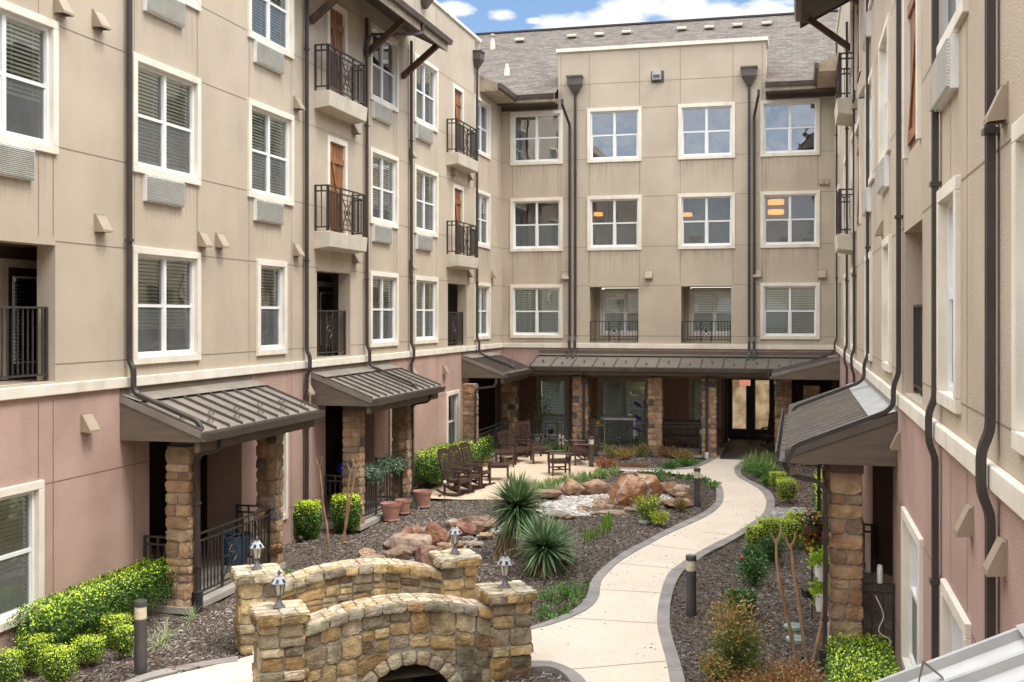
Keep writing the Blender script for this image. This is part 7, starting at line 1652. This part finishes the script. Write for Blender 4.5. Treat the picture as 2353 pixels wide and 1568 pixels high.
# arcade contents
def ay(px, Y): return plane_y(Y, px, 0)[0]
Y = 38.6; X = ay(1240, Y); t = thing('potted_tree', 'small leafy tree in a blue white pot behind the first arcade railing', 'tree', (X, Y, .06)); mb = MB(); mb.lathe([(.2, 0), (.28, .42), (.30, .42), (.27, .38)], 20); mb.build('pot_body', 'white', t, smooth=True); mb = MB(); mb.tube([(0, 0, .35), (.02, 0, 1.0), (.05, 0, 1.6)], .02, 6); mb.tube([(.02, 0, .9), (.2, 0, 1.4)], .012, 5); mb.tube([(.02, 0, .8), (-.2, .1, 1.3)], .012, 5); mb.build('trunk', 'twig', t)
k = 420; P = rng.normal(size=(k, 3)) * [.2, .2, .33] + [.03, 0, 1.25]; np_mesh('crown', leaf_quads(P, rng.normal(size=(k, 3)) - [0, 0, .5], .12, .04), 4, np.array([(.16, .24, .08), (.26, .34, .14), (.10, .16, .06)])[rng.integers(0, 3, k)], 'leaf', parent=t)
X = ay(1273, 38.5); t = thing('white_stand', 'low white plant table behind the first arcade railing', 'table', (X, 38.5, .06)); mb = MB(); mb.box(-.3, .3, -.15, .15, .42, .46); mb.build('table_top', 'white', t)
for sx in (-1, 1): mb = MB(); mb.bar((sx * .26, 0, 0), (sx * .24, 0, .42), .05); mb.build('leg', 'white', t)
pot('flower_pot', 'small black pot on the low white plant table', 0, 0, .10, .16, 'plastic', .52, (X - .12, 38.5), group=None); pot('flower_pot', 'small orange pot on the low white plant table', 0, 0, .09, .18, 'terra', .52, (X + .14, 38.5), group=None)
X = ay(1415, 38.9); t = thing('white_table', 'tall white framed table behind the middle arcade railing', 'table', (X, 38.9, .06)); mb = MB(); mb.box(-.75, .75, -.3, .3, 1.0, 1.06); mb.build('table_top', 'white', t)
for sx in (-1, 1): mb = MB(); mb.box(sx * .7 - .035, sx * .7 + .035, -.28, -.22, 0, 1.0); mb.build('leg', 'white', t); mb = MB(); mb.box(sx * .7 - .035, sx * .7 + .035, .22, .28, 0, 1.0); mb.build('leg', 'white', t)
X = ay(1377, 38.3); t = thing('plant_shelf', 'narrow bamboo plant stand left of the tall white table', 'stand', (X, 38.3, .06))
for z in (.2, .82): mb = MB(); mb.box(-.2, .2, -.12, .12, z, z + .02); mb.build('shelf', 'balc', t)
for sx in (-1, 1): mb = MB(); mb.bar((sx * .19, 0, 0), (sx * .19, 0, .9), .03); mb.build('leg', 'balc', t)
pot('flower_pot', 'yellow pot of leaves on top of the bamboo plant stand', 0, 0, .1, .18, 'yellow', .90, (X - .04, 38.3), group=None); pot('flower_pot', 'orange pot on the lower shelf of the bamboo stand', 0, 0, .09, .16, 'terra', .28, (X, 38.3), group=None)
bush('potted_leaves', 'trailing green leaves growing from the yellow pot', 0, 0, .45, .3, 200, .08, GN, xy=(X - .04, 38.32), cat='plant').location.z = 1.02
X = ay(1480, 38.1); t = thing('bottle_tree', 'cobalt blue bottle tree beside the middle stone column', 'ornament', (X, 38.1, .06)); mb = MB(); mb.tube([(0, 0, 0), (0, 0, 1.75)], .014, 6); mb.build('rod', 'iron', t)
for k, (z, sx) in enumerate(((1.45, -1), (1.45, 1), (1.0, -1), (1.0, 1), (.62, -1), (.62, 1))):
    mb = MB(); a = Vector((0, 0, z)); d = Vector((sx * .8, -.1, .55 if k < 4 else .4)).normalized(); mb.tube([a + d * .06, a + d * .14, a + d * .17, a + d * .38, a + d * .40], [.018, .018, .05, .05, .03], 10); mb.build('bottle', 'blue', t, smooth=True)
pot('flower_pot', 'orange pot of greenery under the bottle tree', 0, 0, .13, .26, 'terra', .06, (X - .05, 37.95), group=None)
bush('potted_leaves', 'green leaves growing from the pot under the bottle tree', 0, 0, .5, .35, 260, .07, DG, xy=(X - .25, 37.95), cat='plant').location.z = .25
X = ay(1566, 39.3); t = thing('porch_bench', 'brown lattice back bench in the shade behind the third arcade railing', 'bench', (X, 39.3, .06), 0); slatchair(t, 1.7, .55, .95, lattice=True)
X = ay(1775, 40.6); t = thing('rocking_chair', 'dark rocking chair beside the lit entrance doors', 'chair', (X, 40.6, .05), R_(-20)); slatchair(t, .62, .52, 1.16, rocker=True)
X, Y = G(1289, 1040); t = thing('garden_flower', 'white metal flower ornament with a red centre in the patio grass', 'ornament', (X, Y, 0)); mb = MB(); mb.tube([(0, 0, 0), (0, 0, .33)], .008, 5); mb.build('stem', 'iron', t)
mb = MB(); 
for k in range(7): a = k * 2 * math.pi / 7; mb.add([(math.cos(a + b) * r, -.02 - .02 * (r > .1), .43 + math.sin(a + b) * r) for b, r in ((0, .03), (.32, .12), (.22, .18), (0, .20), (-.22, .18), (-.32, .12))], [(0, 1, 2, 3, 4, 5)])
mb.build('petals', 'white', t); mb = MB(); v, f = ico(2); mb.add([(q[0] * .05, q[1] * .02 - .03, q[2] * .05 + .43) for q in v], [tuple(int(a) for a in u) for u in f]); mb.build('centre', 'red', t)
gball('garden_spotlight', 'small black landscape spotlight at the foot of the left square shrub', 'light', (*G(690, 1246), 0), .07, 'plastic')
X, Y = G(1450, 1072); t = thing('drain_cover', 'reddish brown square drain cover in the arcade bed', 'cover', (X, Y, .02), TH); mb = MB(); mb.box(-.5, .5, -.4, .4, -.02, .025); mb.build('plate', 'copper', t)
X, Y = G(893, 1140)
pot('white_bucket', 'small white bucket at the foot of the second porch downspout', 962, 1151, .09, .16, 'white', group=None, cat='bucket')
# overhead wires of dry twigs on the mulch
for i, (x, y, a, l) in enumerate(((430, 1540, .3, .5), (300, 1530, 1.0, .6), (505, 1470, 1.8, .35), (1800, 1155, .1, .8), (800, 1250, .5, .5))):
    X, Y = G(x, y); t = thing('fallen_twig', ['thin dry twig on the mulch by the left bridge pillar', 'dry twig under the lower left boxwoods', 'short dry twig on the mulch left of the bridge', 'long dry twig beside the outer path curve', 'dry twig at the base of the forked bare stem'][i], 'twig', (X, Y, gzf(X, Y) + .03), a); mb = MB(); mb.tube([(-l / 2, 0, 0), (0, .04, .02), (l / 2, 0, 0)], [.009, .007, .004], 5); mb.build('stick', 'bark', t)
